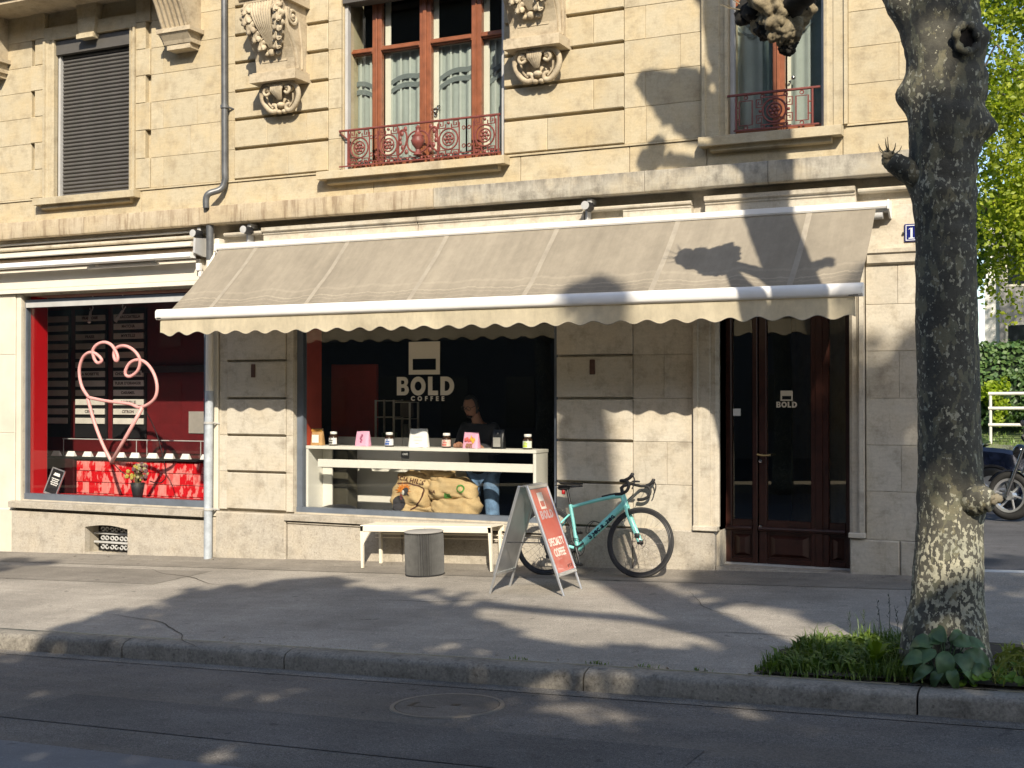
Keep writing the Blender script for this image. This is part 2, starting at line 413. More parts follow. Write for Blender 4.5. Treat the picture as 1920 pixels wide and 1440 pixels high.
def groad(x, y):
    zk = SLOPE*(min(x, 4)-X0) - .035 + .02*YK1
    return zk - .13 + .022*(YK1 - max(y, -7.2)) - (0.022*(-7.2-y)*.6 if y < -7.2 else 0)
def gside(x, y):
    xx = min(x, 4)
    return SLOPE*(xx-X0) - .012
sheet('pavement', lin(-26,4,31)+[30,90], [YK0,-3.2,-2.4,-1.6,-.9,-.4,-.22,-.12,0,.35], gz, Mt['pave'])
def gband(x, y): return gz(x, y)
sheet('pavement_strip', lin(-26,-1.3,26), [-.62,-.4,-.22,-.12,-.03], gz, Mt['pave2'], .004)
sheet('road', lin(-40,4,30)+[40,120], [YK1+.02,-5,-5.8,-6.6,-7.2,-9,-11,-15.6], groad, Mt['road'])
sheet('gutter', lin(-26,4,24), [YK1-.16,YK1-.08,YK1+.01], groad, asphalt_mat('dusty_gutter', (.15,.138,.12), .5, .35), .004)
sheet('road_patch', lin(-6.2,-1.9,8), [-6.15,-5.75,-5.45], groad, asphalt_mat('road_patch_asphalt', (.105,.098,.09), .45, .15), .004)
sheet('cycle_lane', lin(-40,4,30)+[40,120], [-6.6,-7.2,-9,-10.6], groad, Mt['road2'], .004)
sheet('far_pavement', lin(-40,4,12)+[40,120], [-15.6,-16,-45], lambda x,y: SLOPE*(min(x,4)-X0)-.1, asphalt_mat('dark_pavement', (.05,.048,.045)))
mb = MB(); xs_ = lin(-40,4,12)+[40,120]
for x_ in xs_: z_ = SLOPE*(min(x_,4)-X0)-.1; mb.v += [(x_,-14.2,z_-.4),(x_,-14.2,z_),(x_,-14.36,z_+.004)]
for k in range(len(xs_)-1):
    for j in (0,1): mb.f.append([3*k+j,3*k+j+1,3*k+j+4,3*k+j+3]); mb.m.append(0)
mb._fix = False; struct(obj('far_kerb', mb, Mt['kerb']))
# side street beyond the corner and terrain climbing behind it
sheet('side_street', [-14,-8,-3,-1.2,0,1.5,4,30,90], [.35,2,4,7,10,15,21], gside, Mt['side'])
Mt['lawn'] = leaf_mat('lawn_grass', (.10,.17,.03), (.16,.23,.05), .1)
def gbank(x, y): return gside(x, y) + min(max(0, (y-21)*.13), 1.05) + max(0, y-34)*.03
sheet('lawn_bank', lin(-60,60,9), [20.9,22,24,26,29,34,60,120,420], gbank, simple('bank_ground', (.10,.13,.04), .9, var=.35, scale=8))
for nm_, y0, y1, x0, x1 in (('road_marking', .16, .36, -1.35, 6),):
    sheet(nm_, lin(x0,x1,4), [y0+.22,y1+.22], gside, Mt['paint'], .005)
rgc = random.Random(66)
for x0_, y0_, a_, l_ in ((-9.8,-.75,-.25,2.2),(-6.2,-2.2,.1,1.6),(-3.4,-1.0,-1.1,1.5),(-8.2,-3.3,.05,2.6),(-2.9,-2.9,.35,1.0)):
    P_ = []; x_, y_ = x0_, y0_
    while l_ > 0: P_.append((x_,y_)); a_ += rgc.uniform(-.45,.45)*.5; x_ += .09*cos(a_); y_ += .09*sin(a_); l_ -= .09
    vs = []
    for k, (x_, y_) in enumerate(P_):
        w_ = .0035*(1-abs(2*k/len(P_)-1))+.0008; vs += [(x_, y_-w_*1.6, gz(x_,y_-w_)+.0055), (x_, y_+w_*1.6, gz(x_,y_+w_)+.0055)]
    struct(obj('pavement_crack', MB().add(vs, [(2*k,2*k+2,2*k+3,2*k+1) for k in range(len(P_)-1)]), Mt['soil']))
sheet('pavement_patch', lin(-14.5,-8.8,9), [-1.75,-1.3,-.85], gz, Mt['pave2'], .003)
# kerb of granite stones
kerb = struct(bpy.data.objects.new('kerb', None)); col.objects.link(kerb); ORG['kerb'] = Vector((0,0,0))
kx = [-27.4,-25,-22.6,-20.3,-18,-15.7,-13.5,-11.4,-9.15,-6.92,-5.40,-3.07,-1.01,1.35,3.7,6.0]
for i in range(len(kx)-1):
    a, b = kx[i]+.006, kx[i+1]-.006
    n = max(3, int((b-a)/.10)); prof = [(0,-.16),(0,-.035),(.012,-.010),(.030,0),(.10,.004),(.185,.002),(.198,-.006),(.198,-.16)]
    mb = MB()
    def kf(u, v):
        k = min(int(v*(len(prof)-1)+1e-6), len(prof)-1); dy, dz = prof[k]
        x = a+(b-a)*u
        w = mnoise.noise(Vector((x*6, k*1.7, 3)))*.007 + mnoise.noise(Vector((x*22, k*2.3, 9)))*.004
        e = -.012 if u in (0,1) and k in (1,2,3) else 0
        return (x, YK1+dy+w*(1 if k < 4 else .3)+(.006 if u in (0,1) and k < 3 else 0), SLOPE*(min(x,4)-X0)-.035+.02*YK1+dz+w*.7+e)
    mb.grid(n, len(prof), kf)
    nv = len(prof); mb.f.append(list(range(nv))); mb.m.append(0); mb.f.append([(n-1)*nv+j for j in range(nv)][::-1]); mb.m.append(0)
    mb._fix = True
    obj('kerb_stone', mb, Mt['kerb'], kerb, smooth=50)
# ================================================================ building
B = thing('corner_building', 'pale sandstone corner building with two shops, carved consoles and red railings', 'building', (-7,0,0))
def bpart(name, mb, mat, smooth=None, parent=None, label=None): return obj(name, mb, mat, parent or B, smooth=smooth, label=label)
OPEN_LOW = [(-12.52,-9.56,.36,2.95), (-8.335,-5.10,.36,2.95), (-3.40,-2.17,-.6,2.95), (-11.39,-10.71,-.25,.10)]
OPEN_UP = [(-11.95,-10.73,4.165,6.13), (-7.69,-5.71,4.165,6.5), (-3.30,-2.39,4.165,6.5)]
def wall_with_openings(x0, x1, z0, z1, ops, y0=.05, y1=.46):
    mb = MB(); xs = sorted({x0, x1, *[o[0] for o in ops], *[o[1] for o in ops]})
    for a, b in zip(xs, xs[1:]):
        cuts = sorted((o[2], o[3]) for o in ops if o[0] <= a+1e-6 and o[1] >= b-1e-6); z = z0
        for c0, c1 in cuts:
            if c0 > z+1e-6: mb.box(a, b, y0, y1, z, c0)
            z = c1
        if z < z1: mb.box(a, b, y0, y1, z, z1)
    return mb
XC = -1.36                                         # corner of the building
bpart('wall', wall_with_openings(-15.6, XC, -.6, 3.66, OPEN_LOW), Mt['lower'])
bpart('wall', wall_with_openings(-15.6, XC, 3.66, 7.4, OPEN_UP), Mt['upper'])
mb = MB()                                          # flank along the side street, turned away behind the corner, and roof slab closing the rooms
mb.add([(XC,.06,-.6),(XC-5.4,9,-.6),(XC-5.4,9,7.4),(XC,.06,7.4),(XC-.4,.06,-.6),(XC-5.8,9,-.6),(XC-5.8,9,7.4),(XC-.4,.06,7.4)],
       [(0,1,2,3),(4,7,6,5),(0,3,7,4),(1,5,6,2),(3,2,6,7)])
bpart('wall', mb, Mt['upper'])
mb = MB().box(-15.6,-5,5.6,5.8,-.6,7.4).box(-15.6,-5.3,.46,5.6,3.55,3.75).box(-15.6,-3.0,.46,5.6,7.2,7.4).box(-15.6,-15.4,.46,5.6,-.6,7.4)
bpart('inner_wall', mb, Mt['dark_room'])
def stones(x0, x1, zs, mat, yf=0.0, yb=.05, gap=.003, c=.003, joints=None, avg=.95, seed=0, name='stone'):
    rg = random.Random(seed*101+int(x0*50))
    bpart('mortar_bed', MB().box(x0+.004, x1-.004, yf+.0075, yb+.001, zs[0]+.004, zs[-1]-.004), mat)
    for i in range(len(zs)-1):
        js = None if joints is None else (joints[i % len(joints)])
        if js is None:
            n = max(1, round((x1-x0)/avg)); js = []
            if n > 1:
                off = rg.uniform(-.25,.25)
                js = [x0+(x1-x0)*(k+off+(.3 if i % 2 else -.1))/n for k in range(1,n)]
        xs = [x0, *[j for j in js if x0+.08 < j < x1-.08], x1]
        for a, b in zip(xs, xs[1:]):
            d = rg.uniform(-.0015,.0015)
            bpart(name, MB().stone(a+gap/2, b-gap/2, zs[i]+gap/2, zs[i+1]-gap/2, yf+d, yb+.002, c), mat)
def rust(x0, x1, zs, mat, joints=None, g=.034, seed=0, yf=0.0):
    """channelled blocks: deep horizontal grooves, hairline uprights"""
    rg = random.Random(seed)
    for i in range(len(zs)-1):
        js = [] if joints is None else joints[i % len(joints)]
        xs = [x0, *js, x1]
        for a, b in zip(xs, xs[1:]):
            bpart('stone', MB().stone(a+.001, b-.001, zs[i]+g/2, zs[i+1]-g/2, yf+rg.uniform(-.001,.001), .052, .007), mat)
ZU = [4.17,4.53,4.87,5.20,5.53,5.85,6.18,6.51,6.84,7.2]
# ---- upper storey
stones(-15.4, -12.34, ZU, Mt['upper'], seed=1)
stones(-10.40, -9.36, ZU, Mt['upper'], joints=[[-10.21],[-9.80],[-10.21,-9.7],[]], seed=2)
for i in range(len(ZU)-1):                         # toothed quoins beside the shuttered window
    e = -10.40 if i % 2 == 0 else -10.47
    e2 = -12.34 if i % 2 == 0 else -12.27
    bpart('stone', MB().stone(-10.62, e-.002, ZU[i]+.002, ZU[i+1]-.002, -.022, .05, .006), Mt['upper'])
    bpart('stone', MB().stone(e2+.002, -12.11, ZU[i]+.002, ZU[i+1]-.002, -.022, .05, .006), Mt['upper'])
stones(-9.355, -9.165, ZU, Mt['upper'], yf=.012, seed=3)
jr = [[-8.41],[-8.70,-8.155],[],[-8.42],[-8.16],[-8.6],[],[-8.3],[]]
rust(-9.16, -7.87, ZU, Mt['upper'], jr, seed=4)
stones(-7.868, -7.70, ZU, Mt['upper'], yf=.008, seed=5)
jm = [[-5.20],[-4.69],[-5.15],[-4.69],[-5.2],[-4.7],[],[-5.1],[]]
rust(-5.69, -4.365, ZU, Mt['upper'], jm, seed=6)
stones(-4.36, -3.56, ZU, Mt['upper'], joints=[[-4.13],[-4.137],[-3.78],[-4.137],[-3.79],[-4.1]], yf=.004, seed=7)
stones(-2.17, XC, ZU, Mt['upper'], joints=[[],[-1.72],[],[-1.66]], yf=.004, seed=8)
# ---- plain band between cornice and first-floor windows
fx = [-15.4,-12.3,-10.544,-9.30,-7.276,-5.50,-4.306,-3.514,-2.221,XC]
for a, b in zip(fx, fx[1:]):
    bpart('stone', MB().stone(a+.003, b-.003, 3.862, 4.148, .004, .052, .004), Mt['upper'])
    bpart('drip_ledge', MB().box(a+.001, b-.001, -.012, .052, 4.150, 4.168), Mt['upper'])
# ---- cornice in long stones, weathered top
cx = [-15.4,-13.0,-11.315,-9.533,-6.44,-4.091,-2.879,XC-.0]
for i, (a, b) in enumerate(zip(cx, cx[1:])):
    n = max(4, int((b-a)/.16)); mb = MB()
    prof = [(.05,3.66),(-.085,3.66),(-.09,3.652),(-.125,3.652),(-.146,3.662),(-.15,3.672),(-.15,3.85),(-.144,3.861),(-.05,3.88),(.05,3.89)]
    yo = -.012 if i == 3 else (0 if i < 3 else -.006)
    def cf(u, v):
        k = min(int(v*(len(prof)-1)+1e-6), len(prof)-1); y, z = prof[k]; x = a+.003+(b-a-.006)*u
        w = mnoise.noise(Vector((x*9, k, 1)))*.004 if k in (4,5,6,7) else 0
        return (x, y+(yo if y < 0 else 0)+w, z+w)
    mb.grid(n, len(prof), cf); nv = len(prof)
    mb.f += [list(range(nv)), [(n-1)*nv+j for j in range(nv)][::-1]]; mb.m += [0,0]; mb._fix = True
    bpart('cornice_stone', mb, Mt['cornice'] if i < 4 else Mt['corniceR'], smooth=40)
# ---- mouldings under the cornice
def mould(name, x0, x1, prof, mat, parent=None, smooth=None):
    mb = MB().prism(prof, x0, x1, lambda u,v,a: (a,u,v)); return bpart(name, mb, mat, smooth, parent)
P_band = [(.05,3.43),(-.030,3.43),(-.030,3.505),(-.045,3.512),(-.045,3.535),(-.075,3.545),(-.075,3.585),(.05,3.585)]
P_thin = [(.05,3.43),(-.030,3.43),(-.030,3.495),(-.040,3.50),(-.040,3.512),(.05,3.512)]
P_roll = [(.05,3.520),(-.022,3.520),(-.040,3.532),(-.044,3.548),(-.030,3.562),(.05,3.57)]
for x0, x1, p in ((-8.72,-6.7,P_band),(-6.69,-4.78,P_band),(-4.36,-3.66,P_thin),(-3.52,-2.10,P_band),(-9.28,-8.74,P_roll),(-4.76,-3.66,P_roll),(-2.08,XC,P_roll),(-12.9,-9.62,P_roll)):
    mould('moulding', x0, x1, p, Mt['lower'])
stones(-2.08, XC, [3.02,3.44], Mt['lower'], yf=.006, seed=30)
mould('moulding', -2.0, XC, [(.05,2.86),(-.015,2.86),(-.035,2.875),(-.035,2.955),(-.055,2.965),(-.055,3.0),(.05,3.0)], Mt['lower'])
# ---- ground floor
ZL = [.36,.80,1.22,1.645,2.075,2.50,2.95,3.40]
rust(-9.26, -8.435, ZL, Mt['lower'], seed=11, g=.026)
stones(-9.375, -9.262, ZL, Mt['lower'], yf=.014, seed=12); stones(-8.433, -8.338, ZL, Mt['lower'], yf=.014, seed=13)
rust(-5.095, -4.275, ZL, Mt['lower'], seed=14, g=.026)
stones(-4.272, -3.645, ZL, Mt['lower'], joints=[[],[-3.922],[],[-3.95],[],[-3.9],[]], yf=.008, seed=15)
stones(-2.02, XC, ZL, Mt['lower'], joints=[[],[-1.71],[],[-1.726],[],[-1.737],[]], yf=.004, seed=16)
# shop-front pilasters beside the left window, cream painted
for a, b in ((-15.4,-13.35),(-13.34,-12.605)):
    stones(a, b, [.2,1.2,2.2,2.97], Mt['cream_stone'], yf=-.004, c=.006, seed=17)
bpart('pilaster', MB().cbox(-9.555,-9.385,-.004,.05,.27,3.5,.006), Mt['cream_stone'])
bpart('pilaster', MB().cbox(-12.60,-12.523,.01,.05,.27,2.97,.006), Mt['cream_stone'])
# plinth blocks (different heights above the sloping pavement)
def plinth(x0, x1, zt, yf, mat=Mt['plinth'], c=.012, cuts=()):
    xs = [x0, *cuts, x1]
    for a, b in zip(xs, xs[1:]):
        bpart('plinth_stone', MB().stone(a+.003, b-.003, -.7, zt, yf, .054, c), mat)
plinth(-15.4,-12.62,.24,-.03, Mt['cream_stone']); plinth(-9.55,-9.39,.26,-.025); plinth(-9.385,-8.40,.335,-.045)
plinth(-8.40,-5.10,.245,-.02, cuts=(-6.9,)); plinth(-5.10,-4.27,.355,-.045); plinth(-4.27,-3.43,.37,-.035)
plinth(-2.165,-1.72,.36,-.03, Mt['lower']); plinth(-1.72,XC,.36,-.03, Mt['lower'])
# plinth with cellar vent under the left window
mb = MB()
va = [(-11.39+.68*i/8, .065+.035*sin(pi*i/8)) for i in range(9)]
mb.box(-12.62,-11.45,-.035,.054,-.7,.22).box(-10.65,-9.555,-.035,.054,-.7,.22).box(-11.45,-10.65,-.035,.054,-.7,-.245)
mb.prism([(-11.45,.22),(-11.45,-.245),(-11.39,-.245)]+va+[(-10.71,-.245),(-10.65,-.245),(-10.65,.22)], -.035, .054, lambda u,v,a: (u,a,v))
bpart('plinth_stone', mb, Mt['plinth'])
vent = bpart('vent_grille', MB().box(-11.39,-10.71,.20,.22,-.25,.12), Mt['black'])
mb = MB()
for cz in (-.02,-.13):
    mb.tube([(-11.38,.12,cz),(-10.72,.12,cz)], .016, 6)
    for cx_ in (-11.2,-11.05,-10.9):
        for s in (-1,1):
            mb.tube([(cx_+s*.032+.03*cos(t)*(1-t/12)*s, .11, cz+.05+.03*sin(t)*(1-t/12)) for t in [k*.55 for k in range(11)]], .009, 5)
            mb.tube([(cx_+s*.032+.03*cos(t)*(1-t/12)*s, .11, cz-.05-.03*sin(t)*(1-t/12)) for t in [k*.55 for k in range(11)]], .009, 5)
bpart('scrollwork', mb, Mt['framel'], smooth=60, parent=vent)
# window sills
def sill(x0, x1, zt, h, p, mat, y1=.2, drip=True, name='window_sill'):
    mb = MB().prism([(y1,zt+.0),(-p+.02,zt-.012),(-p,zt-.02),(-p,zt-h),(-p+.02,zt-h),(y1,zt-h)], x0, x1, lambda u,v,a: (a,u,v))
    if drip: mb.prism([(.05,zt-h+.001),(-p*.55,zt-h+.001),(-p*.55,zt-h-.045),(-p*.4,zt-h-.055),(.05,zt-h-.055)], x0+.1, x1-.1, lambda u,v,a: (a,u,v))
    return bpart(name, mb, mat)
sill(-12.20,-10.56,4.165,.10,.12,Mt['upper']); sill(-7.93,-5.62,4.165,.10,.14,Mt['upper']); sill(-3.56,-2.21,4.162,.105,.13,Mt['upper'])
sill(-12.63,-9.54,.355,.09,.085,Mt['plinth'],.3,False); sill(-8.41,-5.08,.352,.08,.06,Mt['plinth'],.3,False)
sill(-8.38,-5.10,.27,.03,.035,Mt['plinth'],.05,False)
# moulded surrounds of the upper windows
def surround(xi, z0, z1, side, w=.17, name='window_surround', mat=None):
    s = side                                        # +1: to the right of the opening
    prof = [(0,.06),(0,-.012),(.03,-.020),(.035,-.006),(.085,-.006),(.09,-.018),(w-.035,-.022),(w-.03,-.045),(w,-.045),(w,.06)]
    mb = MB().prism([(xi+s*u, v) for u, v in prof], z0, z1, lambda u,v,a: (u,v,a)); return bpart(name, mb, mat or Mt['upper'])
surround(-10.73,4.166,6.14,1,.11); surround(-11.95,4.166,6.14,-1,.16)
surround(-2.39,4.166,6.5,1,.22); surround(-3.30,4.166,6.5,-1,.25)
bpart('lintel', MB().box(-12.11,-10.62,-.02,.05,6.14,6.30), Mt['upper'])
bpart('keystone', MB().prism([(-11.48,6.08),(-11.25,6.08),(-11.20,6.52),(-11.53,6.52)], -.07, .05, lambda u,v,a: (u,a,v)).prism([(-11.50,6.075),(-11.23,6.075),(-11.23,6.13),(-11.50,6.13)], -.10, -.068, lambda u,v,a: (u,a,v)), Mt['upper'])
# ---- roller shutter window
rs = bpart('roller_shutter', MB().box(-11.95,-10.73,.13,.14,4.165,6.13), Mt['shutter'])
mb = MB().box(-11.95,-10.73,.02,.125,5.955,6.128); bpart('shutter_box', mb, Mt['frame'] if False else Mt['shutter'], parent=rs)
sl = MB().prism([(.128,0),(.108,.004),(.094,.018),(.096,.036),(.110,.046),(.128,.047)], -11.905, -10.745, lambda u,v,a: (a,u,v)).mesh('slat', Mt['shutter'], 30)
for i in range(37):
    o = put('slat', sl, rs); o.location = o.location + Vector((0,0,4.17+.0482*i))
bpart('guide_rail', MB().box(-11.948,-11.912,.06,.127,4.166,5.95), Mt['framel'], parent=rs)
bpart('guide_rail', MB().box(-10.768,-10.732,.06,.127,4.166,5.95), Mt['framel'], parent=rs)
# ---- big four-light window
def frame_bars(bars, y0, y1, c=.006):
    mb = MB()
    for x0, x1, z0, z1, *yy in bars: mb.cbox(x0, x1, yy[0] if yy else y0, y1, z0, z1, c)
    return mb
ZT = 5.53
bars = [(-7.80,-7.715,4.17,6.5),(-7.43,-7.375,4.17,6.5),(-7.365,-7.31,4.17,6.5),(-7.378,-7.362,4.17,6.5,.205),
        (-6.825,-6.757,4.17,6.5),(-6.747,-6.68,4.17,6.5),(-6.775,-6.73,4.17,6.5,.20),
        (-6.185,-6.130,4.17,6.5),(-6.120,-6.065,4.17,6.5),(-6.133,-6.117,4.17,6.5,.205),(-5.70,-5.62,4.17,6.5)]
win = bpart('window', frame_bars(bars, .22, .29), Mt['wood'])
fb = [(a, b, z0, z1) for a, b in ((-7.714,-7.431),(-7.309,-6.826),(-6.679,-6.186),(-6.064,-5.70)) for z0, z1 in ((4.172,4.27),(ZT-.035,ZT+.035))]
bpart('window_frame', frame_bars(fb, .225, .285), Mt['wood'], parent=win)
bpart('window_frame', frame_bars([(a-.0,b+.0,ZT-.02,ZT+.012) for a, b in ((-7.714,-7.431),(-7.309,-6.826),(-6.679,-6.186),(-6.064,-5.70))], .205, .224), Mt['wood'], parent=win)
for a, b in ((-7.714,-7.431),(-7.309,-6.826),(-6.679,-6.186),(-6.064,-5.70)):
    bpart('pane', MB().box(a,b,.250,.256,4.27,ZT-.035), Mt['glass'], parent=win)
    bpart('pane', MB().box(a,b,.250,.256,ZT+.035,6.5), Mt['glass'], parent=win)
def curtain(x0, x1, z0, z1, y, parent, folds, amp=.012):
    n = int((x1-x0)*60); mb = MB()
    mb.grid(n, 3, lambda u,v: (x0+(x1-x0)*u, y+amp*sin(u*folds*2*pi)+amp*.5*sin(u*folds*4.7+1), z0+(z1-z0)*v))
    bpart('curtain', mb, Mt['curtain'], 180, parent)
def curtain_stripes(x0, x1, z0, z1, y, parent, n):
    mb = MB()
    for k in range(n):
        x = x0+(x1-x0)*(k+.5)/n; mb.box(x-.012,x+.012,y-.002,y,z0,z1)
    bpart('curtain_pleat', mb, Mt['cpleat'], None, parent)
Mt['cpleat'] = cloth_mat('curtain_pleat', (.60,.62,.58), .3, var=.06)
def curtain_band(x0, x1, zf, y, parent, h=.055):
    n = 22; mb = MB()
    for dz in (0, .095):
        mb.grid(n, 2, lambda u,v: (x0+(x1-x0)*u, y, zf(u)+dz+h*(v-.5)))
    bpart('curtain_band', mb, Mt['band'], None, parent)
zb = [5.10,5.02], [5.04,5.13], [5.02,5.14], [5.02,5.18]
for (a, b), (za, zc), k in zip(((-7.72,-7.42),(-7.31,-6.80),(-6.68,-6.17),(-6.07,-5.6)), zb, range(4)):
    curtain(a, b, 4.2, 5.50, .335, win, 4+2*(k in (1,2)), .010)
    curtain_stripes(a+.02, b-.02, 4.2, 5.5, .318, win, 4 if k in (1,2) else 2)
    curtain_band(a+.02, b-.01, (lambda za, zc, k: lambda u: za+(zc-za)*u+(.045*sin(pi*min(1,u*1.25)) if k in (1,2) else .03*sin(u*pi)))(za, zc, k), .314, win)
for x in (-7.27,-6.66,-6.04):
    bpart('inner_frame', MB().box(x-.035,x+.035,.30,.31,4.2,6.4), Mt['white'], parent=win)
bpart('inner_rail', MB().box(-7.72,-5.6,.30,.312,5.49,5.515), Mt['white'], parent=win)
mb = MB().tube(ring_pts(-6.655,4.80,.022,10,.285), .007, 5, closed=True).tube(ring_pts(-6.62,4.83,.018,10,.285), .006, 5, closed=True).tube(ring_pts(-6.655,4.75,.016,10,.285), .006, 5, closed=True)
bpart('handle', mb, Mt['steel'], 60, win)
bpart('shutter_box', MB().box(-7.69,-5.71,.02,.20,6.03,6.30), Mt['shutter'], parent=win)
bpart('guide_rail', MB().box(-7.688,-7.652,.07,.13,4.166,6.03), Mt['framel'], parent=win)
bpart('guide_rail', MB().box(-5.748,-5.712,.07,.13,4.166,6.03), Mt['framel'], parent=win)
# ---- right two-light window
win2 = bpart('window', frame_bars([(-3.42,-3.30,4.17,6.5),(-2.925,-2.872,4.17,6.5),(-2.862,-2.81,4.17,6.5),(-2.885,-2.85,4.17,6.5,.205),(-2.38,-2.28,4.17,6.5)], .22, .29), Mt['wood'])
bpart('window_frame', frame_bars([(a,b,z0,z1) for a, b in ((-3.299,-2.926),(-2.809,-2.381)) for z0, z1 in ((4.172,4.25),(5.46,5.54))], .225, .285), Mt['wood'], parent=win2)
for a, b in ((-3.299,-2.926),(-2.809,-2.381)):
    bpart('pane', MB().box(a,b,.250,.256,4.25,5.46), Mt['glass'], parent=win2)
    bpart('pane', MB().box(a,b,.250,.256,5.54,6.5), Mt['glass'], parent=win2)
curtain(-3.32,-3.05,4.2,5.46,.34,win2,2,.012); curtain(-2.80,-2.58,4.2,5.46,.34,win2,2,.012)
Mt['curtain_dk'] = cloth_mat('grey_net', (.22,.28,.27), .3)
mb = MB().grid(20,3,lambda u,v: (-3.06+.14*u,.355+.008*sin(u*9),4.2+1.26*v)); bpart('curtain', mb, Mt['curtain_dk'], 180, win2)
mb = MB().grid(20,3,lambda u,v: (-2.59+.22*u,.355+.008*sin(u*9),4.2+1.26*v)); bpart('curtain', mb, Mt['curtain_dk'], 180, win2)
curtain_band(-3.29,-3.02, lambda u: 5.28-.09*sin(pi*u), .322, win2, .03); curtain_band(-2.79,-2.55, lambda u: 5.28-.09*sin(pi*u), .322, win2, .03)
bpart('inner_frame', MB().box(-2.80,-2.765,.30,.31,4.2,5.5), Mt['white'], parent=win2)
bpart('handle', MB().ball((-2.735,.27,4.72), .022, 10, 6).ball((-2.77,.27,4.69), .012, 8, 5), Mt['steel'], 60, win2)
bpart('guide_rail', MB().box(-3.298,-3.262,.07,.13,4.166,6.3), Mt['framel'], parent=win2)
bpart('guide_rail', MB().box(-2.428,-2.392,.07,.13,4.166,6.3), Mt['framel'], parent=win2)
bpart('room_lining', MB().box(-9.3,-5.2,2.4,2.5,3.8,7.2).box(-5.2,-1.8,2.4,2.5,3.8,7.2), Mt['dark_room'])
# ---- iron railings
def key(mb, x, z, s, y, r, fx=1, fz=1):
    p = [(-1,-1),(1,-1),(1,1),(-.45,1),(-.45,-.35),(.4,-.35),(.4,.4)]
    mb.tube([(x+fx*s*a, y, z+fz*s*b) for a, b in p], r, 4, up=(0,1,0))
def rosette(mb, x, z, r, y):
    mb.tube(ring_pts(x,z,r,20,y), .010, 6, closed=True); mb.tube(ring_pts(x,z,r*.62,18,y), .009, 6, closed=True)
    for k in range(7):
        a = k*2*pi/6; rr = 0 if k == 6 else r*.34
        mb.ball((x+rr*cos(a), y, z+rr*sin(a)), r*.17, 8, 5)
RY = -.025
mb = MB()
mb.tube([(-7.70,RY,4.60),(-5.72,RY,4.60)], .013, 6).tube([(-7.70,RY,4.205),(-5.72,RY,4.205)], .010, 4).tube([(-7.60,RY,4.238),(-5.72,RY,4.238)], .006, 4)
mb.tube([(-7.70,RY,4.59),(-7.60,.06,4.48),(-7.60,.2,4.48)], .008, 5)
for x in (-7.585,-5.74): mb.tube([(x,RY,4.2),(x,RY,4.6)], .011, 4)
def medallion(x0, x1):
    cx = (x0+x1)/2; cz = 4.395; w = (x1-x0)/2
    for s in (-1,1):
        for t in (-1,1): key(mb, cx+s*w*.62, cz+t*.155, .036, RY, .0075, s, t)
        mb.tube([(cx+s*w,RY,4.24),(cx+s*w,RY,4.56)], .008, 4)
        mb.tube([(cx+s*.035,RY,cz+.16),(cx+s*.035,RY,cz+.118)], .007, 4); mb.tube([(cx+s*.035,RY,cz-.16),(cx+s*.035,RY,cz-.118)], .007, 4)
        mb.ball((cx,RY,cz+s*.17), .018, 8, 5)
    rosette(mb, cx, cz, .112, RY)
def link(x):
    for s in (-1,1):
        mb.tube([(x,RY,4.24),(x,RY,4.59)], .008, 4)
        for z in (4.50,4.31): mb.tube(ring_pts(x+s*.032,z,.018,10,RY), .006, 5, closed=True)
for a, b in ((-7.57,-7.31),(-7.20,-6.94),(-6.46,-6.20),(-6.03,-5.77)): medallion(a, b)
link(-7.255); link(-6.115)
# central urn with acanthus scrolls
for s in (-1,1):
    c = -6.70
    mb.tube(spline([(c+s*.24,RY,4.50),(c+s*.20,RY,4.54),(c+s*.15,RY,4.51),(c+s*.14,RY,4.42),(c+s*.19,RY,4.31),(c+s*.25,RY,4.28),(c+s*.26,RY,4.35),(c+s*.23,RY,4.47),(c+s*.25,RY,4.57)], 4), .012, 6)
    for k in range(6):
        a = k/5; mb.ball((c+s*(.145+.08*sin(a*3)), RY, 4.30+.25*a), (.024,.014,.03), 8, 5)
    mb.tube(ring_pts(c+s*.02,4.40,.115,18,RY,-pi/2 if s > 0 else pi/2, pi/2 if s > 0 else 3*pi/2), .010, 6)
mb.lathe([(.0,4.25),(.055,4.255),(.03,4.29),(.022,4.315),(.06,4.36),(.078,4.41),(.062,4.44),(.07,4.46),(.045,4.475),(.02,4.52),(.03,4.55),(.0,4.585)], 14, (-6.70,RY,0))
for x in lin(-6.92,-6.48,6): mb.ball((x,RY,4.225), .016, 8, 5)
bpart('window_railing', mb, Mt['iron'], 50)
mb = MB(); 
mb.tube([(-3.30,RY,4.535),(-2.42,RY,4.535)], .013, 6).tube([(-3.24,RY,4.195),(-2.43,RY,4.195)], .010, 4)
for x in (-3.215,-2.49): mb.tube([(x,RY,4.19),(x,RY,4.535)], .011, 4)
for x0, x1 in ((-3.185,-3.06),(-2.645,-2.53)):
    mb.tube([(x0,RY,4.24),(x1,RY,4.24),(x1,RY,4.47),(x0,RY,4.47)], .009, 4, closed=True, up=(0,1,0))
    for z in (4.30,4.41):
        mb.tube([(x0,RY,z),(x0-.03,RY,z)] if x0 < -3 else [(x1,RY,z),(x1+.04,RY,z)], .007, 4)
for s in (-1,1):
    for t in (-1,1): key(mb, -2.85+s*.135, 4.36+t*.075, .036, RY, .0075, s, t)
    mb.ball((-2.85+s*.135,RY,4.36), .017, 8, 5)
    mb.tube([(-2.98,RY,4.36+s*.13),(-2.72,RY,4.36+s*.13)], .008, 4)
for x in (-3.12,-2.96,-2.74,-2.59):
    for z in (4.502,4.217): mb.tube(ring_pts(x,z,.017,10,RY), .006, 5, closed=True)
rosette(mb, -2.85, 4.36, .112, RY)
bpart('window_railing', mb, Mt['iron'], 50)
